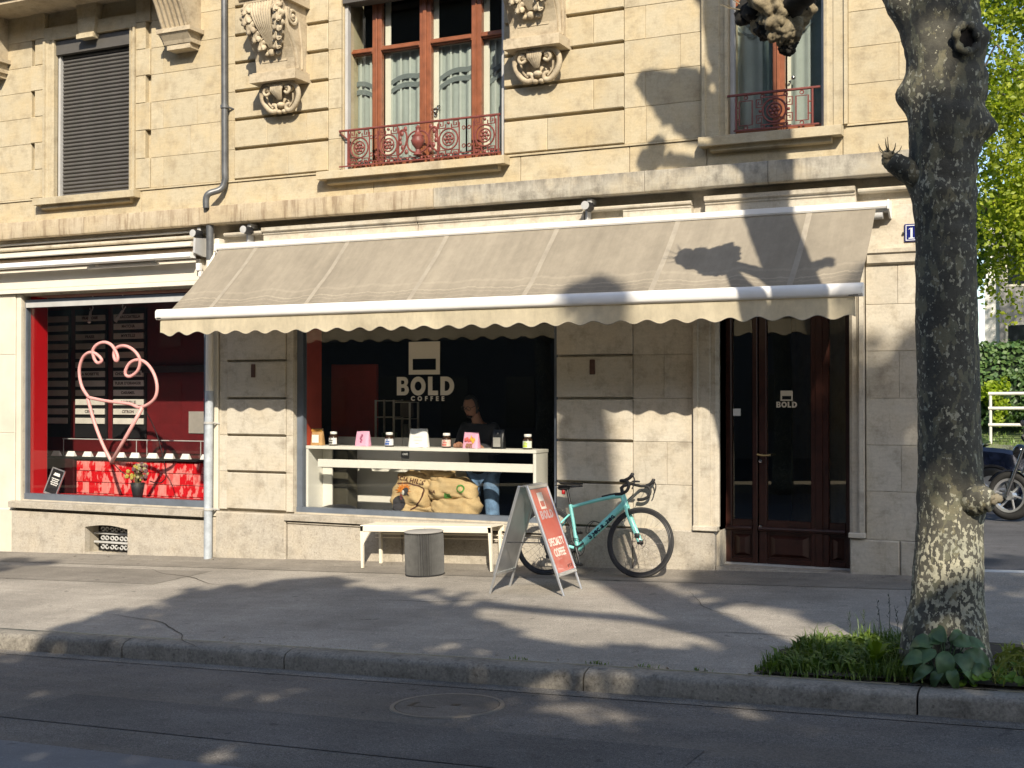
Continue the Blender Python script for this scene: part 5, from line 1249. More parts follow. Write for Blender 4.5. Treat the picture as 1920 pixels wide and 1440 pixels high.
# ---- A-frame sign
ax, ay = -4.72, -1.335
gzs = gz(ax, ay)
W_ = thing('sandwich_board', 'silver A-frame pavement sign with a coral poster reading specialty coffee', 'sign', (ax,ay,gzs))
W_.rotation_euler = (0, -math.atan(SLOPE), R(1))
Mt['poster'] = simple('coral_poster', (.50,.105,.075), .25, var=.10, scale=5, coat=.6)
H_ = .975; hx = .36
for s in (1, -1):
    z_ = Vector((-s*(hx-.03), 0, H_)); L_ = z_.length
    Mf = frame_of(Vector((s*hx,0,0)), (0,s,0), z_)
    w = .205
    nm2 = 'front_panel' if s > 0 else 'rear_panel'
    root = obj(nm2, MB().box(-w,w,-.004,.004,.20,L_-.04).xf(Mf), Mt['alu'], W_, local=True)
    for x0, x1, z0, z1 in ((-w-.022,-w+.006,.17,L_-.01),(w-.006,w+.022,.17,L_-.01),(-w-.02,w+.02,.165,.20),(-w-.02,w+.02,L_-.05,L_-.012)):
        mb = MB().cbox(x0,x1,-.016,.010,z0,z1,.005).xf(Mf); obj('frame_rail', mb, Mt['alu'], root, local=True)
    for x in (-w-.008, w+.008):
        obj('leg', MB().cbox(x-.012,x+.012,-.008,.010,-.005,.19,.003).xf(Mf), Mt['alu'], root, local=True)
    if s > 0:
        obj('poster', MB().box(-w+.006,w-.006,-.0075,-.0045,.20,L_-.05).xf(Mf), Mt['poster'], root, local=True)
        mb = MB(); zl = L_-.165
        lo = cup_logo(-.02,0,.115,.155,0,.0012); lo.xf(Matrix.Translation((0,-.0092,zl))); mb.add(lo.v, lo.f)
        pale = simple('pale_poster_print', (.72,.66,.58), .4)
        obj('logo', mb.xf(Mf), pale, root, local=True)
        tx = bold_word(.078, .0006); tx.xf(Mf @ Matrix.Translation((.0,-.0085,L_-.295))); obj('lettering', tx, simple('dim_poster_print', (.44,.33,.33), .4), root, local=True)
        for t_, dz, sz in (('SPECIALTY',-.555,.098),('COFFEE',-.655,.098)):
            tx = text_mb(t_, sz, .003, .0006, spacing=1.0, sx=.70 if t_ == 'SPECIALTY' else .74); tx.xf(Mf @ Matrix.Translation((.0,-.0085,L_+dz))); obj('lettering', tx, pale, root, local=True)
        mb = MB()
        for k in range(3):
            mb.tube([(.075+.042*k,0,0),(.08+.042*k,0,.022),(.092+.042*k,0,.026)], .004, 5)
        obj('symbol', mb.xf(Mf @ Matrix.Translation((0,-.009,.225))), Mt['blackp'], root, local=True)
obj('hinge', MB().tube([(0.0,-.20,H_-.012),(0.0,.20,H_-.012)], .012, 8), Mt['alu'], W_, 60, local=True)
obj('spreader_bar', MB().tube([(-.18,-.20,.46),(.18,-.20,.46)], .006, 6).tube([(-.18,.20,.46),(.18,.20,.46)], .006, 6), Mt['steel'], W_, local=True)
# ---- bicycle builder
def ring(mb, r, rt, cx, cz, n=48, m=8, y=0, sq=1): mb.tube([(cx+r*cos(2*pi*i/n), y, cz+r*sin(2*pi*i/n)) for i in range(n)], rt, m, closed=True, up=(0,1,0), sq=sq); return mb
def bicycle(label, loc, lean, heading, paint, drop=True, name='bicycle', steer=0.0):
    t = thing(name, label, 'bicycle', loc); t.rotation_euler = Matrix.Rotation(heading,4,'Z').to_euler()
    t.rotation_euler = (Matrix.Rotation(heading,3,'Z') @ Matrix.Rotation(-math.atan(SLOPE) if abs(heading) < .2 else 0,3,'Y') @ Matrix.Rotation(lean,3,'X')).to_euler()
    def p(nm_, mb, mat, par=None, sm=60): return obj(nm_, mb, mat, par or t, sm, local=True)
    carbon = simple('matt_carbon', (.015,.015,.016), .4, var=.1)
    R_ = .338; FX, RX, BBX, BBZ = .49, -.49, -.15, .27
    for cx, fr in ((FX,True),(RX,False)):
        wh = p('wheel', ring(MB(), R_-.030, .013, cx, R_, sq=.9), carbon)
        p('rim', ring(MB(), R_-.045, .012, cx, R_, sq=.85), carbon, wh); p('tyre', ring(MB(), R_-.014, .0145, cx, R_), Mt['rubber'], wh)
        mb = MB()
        for k in range(24):
            a = 2*pi*k/24; b = a+(.5 if k % 2 else -.5); s = .02 if k % 4 < 2 else -.02
            mb.tube([(cx+.022*cos(b), s, R_+.022*sin(b)),(cx+(R_-.05)*cos(a), 0, R_+(R_-.05)*sin(a))], .0011, 4, caps=False)
        p('spokes', mb, Mt['steel'], wh)
        p('hub', MB().lathe([(.0,-.05),(.012,-.05),(.024,-.03),(.014,-.02),(.014,.02),(.024,.03),(.012,.05),(.0,.05)], 14, (cx,0,R_), 'y'), Mt['blackp'], wh)
        dm = MB(); n = 30; yd = -.036
        dm.tube([(cx+.068*(1+.03*(k % 2))*cos(2*pi*k/n), yd, R_+.068*(1+.03*(k % 2))*sin(2*pi*k/n)) for k in range(n)], .007, 4, closed=True, up=(0,1,0), sq=.25)
        for k in range(5):
            a = 2*pi*k/5; dm.tube([(cx+.02*cos(a),yd,R_+.02*sin(a)),(cx+.064*cos(a+.5),yd,R_+.064*sin(a+.5))], .004, 4)
        p('brake_disc', dm, Mt['steel'], wh)
    ST, HT, HB = (-.245,0,.685), (.295,0,.800), (.330,0,.690)
    fm = MB()
    fm.tube([(HT[0]-.005,0,HT[2]+.01),(.31,0,.75),(HB[0]+.004,0,HB[2]-.012)], [.026,.030,.034], 12)
    fm.tube(spline([(ST[0],0,ST[2]-.012),(.0,0,.735),(.18,0,.772),(.292,0,.785)],5), [.015+.008*(i/15) for i in range(16)], 10, sq=.9)
    fm.tube([(HB[0]-.012,0,HB[2]+.02),(.10,0,.50),(BBX,0,BBZ)], [.034,.036,.033], 12, sq=.8)
    fm.tube([(BBX,0,BBZ),(-.2,0,.48),(ST[0]-.005,0,ST[2]+.012)], [.026,.018,.019], 10)
    fm.lathe([(.032,-.036),(.032,.036)], 14, (BBX,0,BBZ), 'y')
    for s in (-1,1):
        fm.tube([(BBX-.02,s*.02,BBZ),(-.34,s*.055,R_-.03),(RX,s*.058,R_)], [.017,.012,.011], 8)
        fm.tube([(ST[0]-.005,s*.012,.60),(-.34,s*.045,.50),(RX,s*.058,R_)], [.010,.009,.010], 8)
    fr = p('frame', fm, paint)
    fk = MB(); fk.tube([(HB[0]+.004,0,HB[2]),(HB[0]+.015,0,HB[2]-.035)], [.032,.034], 10)
    for s in (-1,1):
        fk.tube(spline([(HB[0]+.012,s*.018,HB[2]-.02),(HB[0]+.035,s*.045,HB[2]-.09),(.435,s*.052,.45),(FX,s*.052,R_)],4), [.027-.013*(i/12) for i in range(13)], 8, sq=.6)
    p('fork', fk, paint)
    p('brake_caliper', MB().cbox(.455,.50,-.075,-.045,.375,.42,.005), Mt['blackp'])
    p('seat_post', MB().tube([(ST[0]-.003,0,ST[2]),(ST[0]-.055,0,.885)], .014, 10), carbon)
    def sd(u, v):
        s = (v*2-1); x = -.405+.275*u; w = .068*(1-u)**.9+.012+.008*sin(u*pi)
        return (x, s*w, .915+.012*(1-u)**2-.018*s*s*(1-.3*u)-.004*u)
    sdm = MB().grid(14, 9, sd); sdm.grid(14, 9, lambda u,v: (lambda q: (q[0],q[1]*.9,q[2]-.022-.012*(1-u)))(sd(u,1-v)))
    sd_ = p('saddle', sdm, Mt['blackp'], sm=180)
    p('rail', MB().tube([(-.38,.02,.89),(-.2,.02,.875),(-.15,.01,.89)], .004, 5).tube([(-.38,-.02,.89),(-.2,-.02,.875),(-.15,-.01,.89)], .004, 5), Mt['steel'], sd_)
    if drop:
        Ms = Matrix.Translation((.36,0,0)) @ Matrix.Rotation(steer,4,'Z') @ Matrix.Translation((-.36,0,0))
        p('stem', MB().tube([(.285,0,.82),(.275,0,.865),(.30,0,.885),(.375,0,.90)], [.019,.019,.017,.016], 10).xf(Ms), carbon)
        hb = MB()
        hb.tube(spline([(.375,-.20,.905),(.378,-.08,.902),(.378,.08,.902),(.375,.20,.905)],4), .0145, 8)
        for s in (-1,1):
            hb.tube(spline([(.375,s*.20,.905),(.41,s*.208,.905),(.455,s*.212,.895),(.475,s*.215,.855),(.455,s*.217,.805),(.40,s*.22,.778),(.335,s*.222,.775)],5), .0155, 8)
        p('handlebar', hb.xf(Ms), Mt['rubber'])
        for s in (-1,1):
            p('brake_hood', MB().tube(spline([(.43,s*.212,.908),(.475,s*.213,.925),(.505,s*.212,.955),(.512,s*.21,.975)],3), [.016,.017,.017,.017,.018,.019,.019,.018,.017,.012], 8)
              .tube(spline([(.508,s*.212,.955),(.535,s*.214,.91),(.525,s*.216,.85),(.51,s*.216,.82)],3), .0065, 6).xf(Ms), Mt['blackp'])
        p('bike_computer', MB().cbox(.40,.465,-.025,.025,.915,.93,.004).xf(Ms), Mt['blackp'])
    else:
        p('stem', MB().tube([(.285,0,.82),(.265,0,.93),(.30,0,.96)], .018, 10), carbon)
        p('handlebar', MB().tube(spline([(.20,-.30,.985),(.27,-.2,.98),(.30,0,.965),(.27,.2,.98),(.20,.30,.985)],4), .013, 8), Mt['blackp'])
    cr = p('crankset', ring(MB(), .088, .006, BBX, BBZ, 40, 6, -.045, .5), Mt['blackp'])
    mb = MB()
    for k in range(4):
        a = k*pi/2+.6; mb.tube([(BBX+.015*cos(a),-.046,BBZ+.015*sin(a)),(BBX+.085*cos(a),-.045,BBZ+.085*sin(a))], .009, 6, sq=.5)
    mb.lathe([(.0,-.056),(.022,-.055),(.024,-.04)], 12, (BBX,0,BBZ), 'y'); p('spider', mb, Mt['blackp'], cr)
    ca = -1.25
    for s, a in ((-1,ca),(1,ca+pi)):
        q = (BBX+.172*cos(a), s*.07, BBZ+.172*sin(a)); p('crank_arm', MB().tube([(BBX,s*.06,BBZ),q], [.012,.009], 8, sq=.6), carbon, cr)
        p('pedal', MB().cbox(q[0]-.045,q[0]+.045,s*.08-.012 if s < 0 else .075,s*.08-.012+.06 if s > 0 else s*.075,q[2]-.012,q[2]+.012,.004) if False else MB().cbox(q[0]-.04,q[0]+.04,min(s*.075,s*.145),max(s*.075,s*.145),q[2]-.011,q[2]+.011,.004), Mt['blackp'], cr)
    p('cassette', MB().lathe([(.0,-.045),(.05,-.045),(.045,-.035),(.035,-.025),(.02,-.02),(.0,-.02)], 24, (RX,0,R_), 'y'), Mt['steel'])
    p('derailleur', MB().tube([(RX,-.055,R_-.03),(RX+.02,-.06,R_-.09),(RX+.05,-.06,R_-.15)], .012, 6).lathe([(.0,-.065),(.024,-.065),(.024,-.055),(.0,-.055)], 12, (RX+.05,0,R_-.155), 'y'), Mt['blackp'])
    p('chain', MB().tube([(BBX,-.045,BBZ+.09),(RX,-.045,R_+.035)], .004, 4).tube([(BBX,-.045,BBZ-.09),(RX+.05,-.058,R_-.18)], .004, 4), Mt['steel'])
    if drop:
        d = Vector((HB[0]-BBX,0,HB[2]-BBZ)).normalized(); nrm = Vector((-d.z,0,d.x))
        c0 = Vector((BBX,0,BBZ))+d*.20
        mb = MB()
        for s in (-1,1):
            mb.tube(spline([c0+nrm*.032, c0+nrm*.05+Vector((0,s*.036,0))-d*.03, c0+nrm*.10+Vector((0,s*.034,0))+d*.02, c0+nrm*.10+Vector((0,s*.02,0))+d*.09, c0+nrm*.04+Vector((0,s*.03,0))+d*.13],4), .0035, 5)
        mb.tube([c0+nrm*.032-d*.04, c0+nrm*.034+d*.14], .006, 6); p('bottle_cage', mb, Mt['blackp'])
        tx = text_mb('Specialized', .070, .0028, .0004, spacing=1.08); Mf = frame_of(Vector((0,-.0305,0))+Vector((BBX,0,BBZ))+d*.325, d, nrm); tx.xf(Mf)
        tx.v = [(v[0], -(sqrt(max(.0,(.0345**2)-((Vector(v)-Vector((BBX,0,BBZ))).dot(nrm))**2))*.82+.0014), v[2]) for v in tx.v]
        p('lettering', tx, simple('navy_decal', (.01,.02,.06), .4), fr, None)
        p('rear_light', MB().cbox(-.345,-.315,-.018,.018,.80,.85,.005), simple('red_lens', (.35,.02,.02), .2))
        p('seat_bag', MB().ball((-.33,0,.865), (.07,.035,.03), 12, 8), Mt['blackp'])
        p('top_tube_pad', MB().tube([(.08,0,.775),(.22,0,.803)], .012, 8, sq=.8), Mt['blackp'])
        p('brake_hose', MB().tube(spline([(.46,.21,.90),(.43,.08,.82),(.36,.02,.74),(.345,.03,.69)],5), .003, 5).tube(spline([(.46,-.21,.90),(.44,-.10,.80),(.35,-.03,.73)],5), .003, 5), Mt['blackp'])
    return t
mint = simple('mint_frame_paint', (.23,.65,.60), .28, var=.05, coat=.5)
bicycle('mint green road bicycle leaning on the pier behind the pavement sign', (-4.55,-.415,gz(-4.55,-.415)), -R(11), 0, mint, True, 'road_bicycle', R(-9))
# ---- manhole cover in the road
mx, my = -3.69, -4.93; mz = groad(mx, my)
Mh = thing('manhole_cover', 'round concrete-filled manhole cover in the road near the kerb', 'manhole cover', (mx,my,mz))
Mh.rotation_euler = (.022*-1, -math.atan(SLOPE), 0)
obj('frame', MB().lathe([(.325,.0),(.327,.007),(.352,.008),(.356,.0)], 48), simple('rusty_cast_iron', (.17,.145,.115), .6, var=.2, scale=20), Mh, 40, local=True)
obj('lid', MB().lathe([(.0,.006),(.28,.006),(.318,.006),(.322,-.004)], 48), asphalt_mat('lid_concrete', (.135,.118,.098), .3, .2), Mh, 40, local=True)
obj('lifting_slot', MB().box(-.20,-.03,-.10,-.085,.0062,.0072).box(-.23,-.20,-.10,.02,.0062,.0072).box(.02,.07,.0,.05,.0062,.0072), Mt['black'], Mh, local=True)

# ================================================================ person behind the counter
def skin(name, pts, edges, rad, mat, parent, root=0, sub=2):
    me = bpy.data.meshes.new(name); me.from_pydata([tuple(p) for p in pts], edges, []); me.materials.append(mat)
    o = bpy.data.objects.new(name, me); col.objects.link(o); o.parent = parent
    o.modifiers.new('skin', 'SKIN'); sl = me.skin_vertices[0].data
    for i, r in enumerate(rad): sl[i].radius = (r, r) if not isinstance(r, tuple) else r; sl[i].use_root = (i == root)
    s = o.modifiers.new('sub', 'SUBSURF'); s.levels = sub; s.render_levels = sub
    o.modifiers['skin'].use_smooth_shade = True
    dg = bpy.context.evaluated_depsgraph_get(); m2 = bpy.data.meshes.new_from_object(o.evaluated_get(dg))
    m2.name = name; o.modifiers.clear(); o.data = m2
    m2.materials.clear(); m2.materials.append(mat)
    return o
skinm = simple('skin', (.31,.15,.09), .5, var=.08); jeans = simple('washed_denim', (.115,.20,.33), .85, var=.45, scale=14, bump=.3, bscale=200); shirt = simple('black_jumper', (.016,.017,.022), .9, var=.2); hairm = simple('dark_hair', (.012,.010,.009), .6)
P = thing('person', 'person in a dark jumper, glasses and washed jeans bending over the white counter', 'person', (-6.27,.68,-.08)); PZ = -.08
# pelvis, waist, chest, neck, head; arms reach to the counter; legs
b_pts = [(0,0,.95),(0,-.02,1.12),(-.01,-.05,1.32),(-.02,-.09,1.44),(-.03,-.13,1.52),(-.035,-.15,1.60),
         (-.19,-.08,1.40),(-.27,-.08,1.16),(-.14,-.30,1.20),(.17,-.08,1.40),(.25,-.06,1.14),(.04,-.34,1.21),
         (-.095,0,.90),(-.13,-.06,.50),(-.14,.0,.09),(.095,0,.90),(.125,-.03,.50),(.14,.02,.09),(-.15,-.12,.04),(.16,-.10,.04)]
b_e = [(0,1),(1,2),(2,3),(3,4),(4,5),(2,6),(6,7),(7,8),(2,9),(9,10),(10,11),(0,12),(12,13),(13,14),(0,15),(15,16),(16,17),(14,18),(17,19)]
b_r = [.13,.12,.135,.065,.055,.06,.06,.048,.034,.06,.048,.034,.085,.062,.045,.085,.062,.045,.04,.04]
body = skin('body', b_pts, b_e, b_r, skinm, P)
def sub(ix, grow, name, mat, rad=None):
    mp = {k: i for i, k in enumerate(ix)}
    return skin(name, [b_pts[k] for k in ix], [(mp[a], mp[b]) for a, b in b_e if a in mp and b in mp], [b_r[k]+grow for k in ix], mat, P)
tr = skin('trousers', [(0,0,.96),(-.095,0,.88),(-.115,-.03,.68),(-.13,-.06,.50),(-.138,-.03,.30),(-.14,.0,.10),(.095,0,.88),(.11,-.02,.68),(.125,-.03,.50),(.133,0,.30),(.14,.02,.10)], [(0,1),(1,2),(2,3),(3,4),(4,5),(0,6),(6,7),(7,8),(8,9),(9,10)], [.14,.105,.092,.083,.082,.082,.105,.092,.083,.082,.082], jeans, P)
jm_ = skin('jumper', [(0,0,.84),(0,0,.98),(0,-.02,1.12),(-.01,-.05,1.32),(-.02,-.085,1.43),(-.19,-.08,1.40),(-.27,-.08,1.16),(-.16,-.25,1.195),(.17,-.08,1.40),(.25,-.06,1.14),(.07,-.28,1.205)], [(0,1),(1,2),(2,3),(3,4),(3,5),(5,6),(6,7),(3,8),(8,9),(9,10)], [(.19,.165),(.18,.155),.15,.16,.075,.078,.062,.046,.078,.062,.046], shirt, P)
def headf(u, v):
    a = 2*pi*u; b = pi*(v*.99+.005)-pi/2
    d = Vector((cos(a)*cos(b), sin(a)*cos(b), sin(b)))
    x, y, z = d.x*.076, d.y*.096, d.z*.120
    if z < 0: k = 1+z*1.9; x *= k; y *= (1+z*1.1)
    if d.y < -.5 and abs(d.x) < .35: y -= .022*math.exp(-((d.z+.12)/.16)**2)*math.exp(-(d.x/.16)**2)     # nose
    if d.y < -.4: y += .010*math.exp(-((d.z-.08)/.12)**2)*(1-math.exp(-(d.x/.12)**2))                      # eye sockets
    return (x, y, z)
Hm = Matrix.Translation((-.05,-.20,1.635)) @ Matrix.Rotation(R(22),4,'X') @ Matrix.Rotation(R(-8),4,'Z')
def head_part(name, mb, mat, sm=180): return obj(name, mb.xf(Hm), mat, P, sm, local=True)
head_part('head', MB().grid(36, 24, headf, cu=True), skinm)
def hairf(u, v):
    p = Vector(headf(u, .52+.48*v if sin(2*pi*u) < -.2 else .30+.70*v)); n = p.normalized(); return tuple(p+n*.012)
hair = head_part('hair', MB().grid(36, 12, lambda u,v: hairf(u,v) if not (sin(2*pi*u) < -.25) else tuple(Vector(headf(u, .80+.20*v))*1.08), cu=True), hairm)
gl = MB()
for s in (-1,1):
    gl.tube([(s*.034+.027*cos(t), -.098, .018+.021*sin(t)) for t in [2*pi*k/14 for k in range(14)]], .0035, 5, closed=True)
    gl.tube([(s*.061,-.094,.022),(s*.078,-.04,.024),(s*.078,.015,.018)], .003, 5)
gl.tube([(-.008,-.10,.02),(.008,-.10,.02)], .003, 5)
head_part('glasses', gl, Mt['blackp'], 60)
head_part('ear', MB().ball((-.077,.01,-.005), (.010,.022,.03), 8, 6).ball((.077,.01,-.005), (.010,.022,.03), 8, 6), skinm)
head_part('mouth', MB().ball((0,-.088,-.062), (.022,.006,.005), 10, 5), simple('lip', (.25,.08,.06), .5))
head_part('beard', MB().ball((0,-.055,-.098), (.034,.026,.018), 10, 6), hairm)
def hand(cx, cy, cz, s):
    hb = [(0,.04,.0),(0,0,.0),(0,-.035,.002)]; e = [(0,1),(1,2)]; r = [(.022,.026),(.020,.036),(.016,.038)]; pts = list(hb)
    for k, (dx, l) in enumerate(((-.030,.030),(-.010,.036),(.010,.034),(.028,.027))):
        i = len(pts); pts += [(dx,-.045,.006),(dx,-.045-l*.7,.010),(dx,-.045-l*1.05,-.012),(dx,-.045-l*.8,-.030)]; e += [(2,i),(i,i+1),(i+1,i+2),(i+2,i+3)]; r += [.0095,.0088,.008,.0068]
    i = len(pts); pts += [(s*.035,-.005,-.004),(s*.052,-.035,-.010),(s*.045,-.062,-.018)]; e += [(1,i),(i,i+1),(i+1,i+2)]; r += [.012,.0105,.008]
    pts = [(cx+a, cy+b, cz+c) for a, b, c in pts]
    return skin('hand', pts, e, r, skinm, P, root=1)
hand(-.12,-.335,1.222,1); hand(.05,-.37,1.225,-1)
for i in (-1,1): obj('shoe', MB().ball((i*.145,-.05,.04), (.05,.14,.045), 12, 8), Mt['blackp'], P, 180, local=True)
# ================================================================ plane tree on the kerb
Mt['bark'] = bark_mat('plane_bark')
Mt['burr'] = stone_mat('weathered_burr', (.20,.165,.105), (.030,.026,.018), (.30,.255,.165), rnd=.2, stain=1.0, grain=1.4)
TX, TY = -.895, -3.6; TZ = gz(TX, TY)
T1 = thing('plane_tree', 'pollarded plane tree with dark flaking bark and knobbly stubs on the kerb', 'tree', (TX,TY,TZ))
def interp(tab, z):
    for (z0, *a), (z1, *b) in zip(tab, tab[1:]):
        if z <= z1: t = max(0, (z-z0)/(z1-z0)); t = t*t*(3-2*t); return [p+(q-p)*t for p, q in zip(a, b)]
    return list(tab[-1][1:])
prof = [(-.3,-.90,.30),(.02,-.91,.275),(.20,-.915,.245),(.5,-.905,.212),(1.0,-.895,.192),(1.7,-.905,.183),(2.5,-.915,.176),(2.95,-.92,.188),(3.25,-.925,.205),(3.6,-.915,.215),(3.95,-.945,.225),(4.3,-.96,.245),(4.7,-.93,.215),(5.5,-.91,.205),(6.6,-.91,.21),(7.3,-.95,.23),(7.9,-.93,.17),(8.6,-.90,.11),(8.75,-.9,.02)]
bumps = [(pi,3.56,.085,.10,.55),(0.05,3.33,.105,.085,.42),(-.25,3.86,.07,.085,.36),(.0,3.60,.03,.12,.6),(-.12,1.06,.055,.075,.40),(pi,3.02,.05,.10,.5),(-2.3,.15,.05,.25,.7),(-.9,.1,.06,.2,.6),(-1.2,3.38,.035,.14,.7),(-1.9,2.95,.02,.1,.5)]
def trunkf(u, v):
    z = -.3+9.05*v; cx, r = interp(prof, z); a = 2*pi*u
    k = 1+.035*mnoise.noise(Vector((cos(a)*1.3, sin(a)*1.3, z*1.1)))*2 + .012*mnoise.noise(Vector((cos(a)*5, sin(a)*5, z*5)))
    rr = r*k
    for ba, bz, amp, sz, sa in bumps:
        da = (a-ba+pi) % (2*pi)-pi; rr += amp*math.exp(-(da/sa)**2-((z-bz)/sz)**2)
    if 2.5 < z < 4.2: rr += .006*sin(z*52+2*mnoise.noise(Vector((a*2,z*2,0))))*max(0, cos(a+.5))
    rr += .010*mnoise.noise(Vector((cos(a)*9, sin(a)*9, z*9)))
    return (cx+rr*cos(a), TY+rr*sin(a), TZ+z)
tk = obj('trunk', MB().grid(56, 300, trunkf, cu=True), Mt['bark'], T1, 180)
def limb(path, rad, seed, parent=T1, name='limb', mat=None, n=7, m=14, amp=.16):
    pts = spline(path, n); k = len(pts); rr = []
    for i in range(k):
        t = i/(k-1)*(len(rad)-1); j = min(int(t), len(rad)-2); rr.append((rad[j]+(rad[j+1]-rad[j])*(t-j))*(1+amp*mnoise.noise(Vector((i*.5, seed, 1)))))
    mb = MB().tube(pts, rr, m)
    for i in range(len(mb.v)):
        v = Vector(mb.v[i]); mb.v[i] = tuple(v+mnoise.noise_vector(v*5+Vector((seed,0,0)))*.018)
    return obj(name, mb, mat or Mt['bark'], parent, 180)
def mass(name, c, r, seed, mat, parent=None, squash=(1,1,1), amp=.42):
    """one gnarled lump: a ball pushed in and out by several noise fields"""
    def f(e):
        q = e*1.6+Vector((seed,seed*.7,0)); k = 1+amp*mnoise.noise(q)*1.3
        cell = mnoise.voronoi(e*2.6+Vector((seed,0,0)))[0][0]; k += .30*(.45-cell)
        return k+.10*mnoise.noise(e*7)+.05*mnoise.noise(e*15)
    return obj(name, MB().ball(c, (r*squash[0], r*squash[1], r*squash[2]), 64, 44, f), mat, parent or T1, 180)
def knob(c, r, seed, parent=T1, n=9, spread=.62, twigs=10, mat=None):
    rg = random.Random(seed); mb = MB()
    for k in range(n):
        d = Vector((rg.uniform(-1,1), rg.uniform(-1,1), rg.uniform(-1,1))); d = d.normalized()*rg.uniform(.2,1)*r*spread
        q = r*rg.uniform(.36,.66)
        mb.ball((c[0]+d.x, c[1]+d.y, c[2]+d.z), (q, q, q*rg.uniform(.8,1.1)), 20, 14, lambda e, s=k: 1+.30*mnoise.noise(e*2.0+Vector((seed+s,0,0)))+.14*mnoise.noise(e*5.5)+.05*mnoise.noise(e*12))
    o = obj('burr', mb, mat or Mt['burr'], parent, 180)
    if twigs:
        mb = MB()
        for k in range(twigs):
            a = rg.uniform(0,2*pi); d = Vector((cos(a), sin(a)*.8, rg.uniform(-.2,1))).normalized(); l = rg.uniform(.3,.9)*r
            p0 = Vector(c)+d*r*.8; mb = MB().tube([p0-d*r*.3, p0+d*l*.5+Vector((0,0,.02)), p0+d*l+Vector((0,0,.05))], [.006,.004,.002], 4)
            obj('twig', mb, Mt['burr'], parent)
    return o
limb([(-.95,-3.62,3.75),(-1.12,-3.62,4.12),(-1.38,-3.55,4.60),(-1.5,-3.5,5.1)], [.17,.14,.10,.05], 1)
Mt['darkburr'] = simple('dark_twiggy_burr', (.016,.014,.011), .95, var=.4, scale=40, bump=.6, bscale=50)
limb([(-1.0,-3.6,4.70),(-1.35,-3.3,4.82),(-1.68,-3.02,4.76),(-1.92,-2.78,4.58),(-2.14,-2.56,4.50)], [.10,.07,.065,.085,.11], 2, mat=Mt['darkburr'])
knob((-2.42,-2.50,4.56), .15, 12, n=7, twigs=14, mat=Mt['darkburr'])
mass('burr', (-2.21,-2.53,4.52), .20, 3.2, Mt['burr'], squash=(1,1,.95)); mass('burr', (-2.165,-2.56,4.36), .125, 7.7, Mt['burr'], squash=(1,.95,1.05), amp=.3); mass('burr', (-2.30,-2.50,4.42), .10, 9.1, Mt['darkburr']); mass('burr', (-2.145,-2.50,4.25), .065, 5.5, Mt['darkburr'], amp=.3); mass('burr', (-2.06,-2.50,4.60), .13, 6.1, Mt['darkburr'])
limb([(-.95,-3.6,6.55),(-1.3,-3.58,6.76),(-1.65,-3.57,6.86),(-1.9,-3.55,6.90)], [.10,.06,.05,.07], 3); knob((-2.05,-3.55,6.93), .13, 31, n=10); knob((-1.72,-3.55,6.86), .07, 32, n=4, twigs=3)
limb([(-.98,-3.6,6.80),(-1.25,-3.62,7.10),(-1.5,-3.65,7.36),(-1.72,-3.66,7.56),(-1.93,-3.68,7.74),(-2.12,-3.7,7.86)], [.15,.16,.19,.19,.13,.05], 4, amp=.2); mass('burr', (-1.66,-3.66,7.62), .20, 4.4, Mt['burr'], squash=(1.1,.9,.85))
limb([(-.98,-3.6,7.1),(-1.25,-3.55,7.6),(-1.38,-3.5,8.1),(-1.42,-3.5,8.7)], [.16,.14,.15,.17], 6); knob((-1.42,-3.5,8.5), .21, 51); knob((-1.30,-3.5,8.15), .15, 52, n=5)
limb([(-.9,-3.6,5.0),(-.68,-3.66,5.2),(-.52,-3.70,5.32)], [.12,.08,.06], 7); knob((-.50,-3.7,5.34), .09, 61, n=5, twigs=0)
# broken stubs on the trunk
limb([(-1.02,-3.64,TZ+3.02),(-1.15,-3.68,TZ+3.10),(-1.225,-3.70,TZ+3.16)], [.10,.075,.055], 9, name='stub'); knob((-1.235,-3.71,TZ+3.18), .06, 71, n=6, twigs=7)
limb([(-.80,-3.68,TZ+1.04),(-.70,-3.74,TZ+1.07),(-.64,-3.76,TZ+1.06)], [.10,.085,.06], 10, name='stub'); knob((-.645,-3.76,TZ+1.06), .06, 72, n=6, twigs=2, mat=simple('pale_burr', (.15,.13,.09), .85, var=.5, scale=20))
# callused ring of an old cut with a dark rotten middle
hc = Vector((-.775,-3.79,TZ+3.83)); hn = Vector((.45,-.88,-.1)).normalized(); hu = hn.cross(Vector((0,0,1))).normalized(); hw = hu.cross(hn)
pts = [hc+hu*(.066*cos(a)*(1+.15*sin(2*a)))+hw*(.080*sin(a))+hn*(.012+.01*sin(3*a)) for a in [2*pi*k/26 for k in range(26)]]
obj('callus_ring', MB().tube(pts, [.024+.007*sin(k*1.7) for k in range(26)], 10, closed=True), Mt['bark'], T1, 180)
mb = MB(); vs = [hc+hn*.002]+[hc+hu*(.058*cos(a)*(1+.15*sin(2*a)))+hw*(.072*sin(a))+hn*(.008+.004*sin(5*a)) for a in [2*pi*k/20 for k in range(20)]]
obj('hollow', mb.add(vs, [(0,1+i,1+(i+1) % 20) for i in range(20)]), simple('rotten_wood', (.012,.009,.007), .95, var=.3, bump=.5), T1, 180)
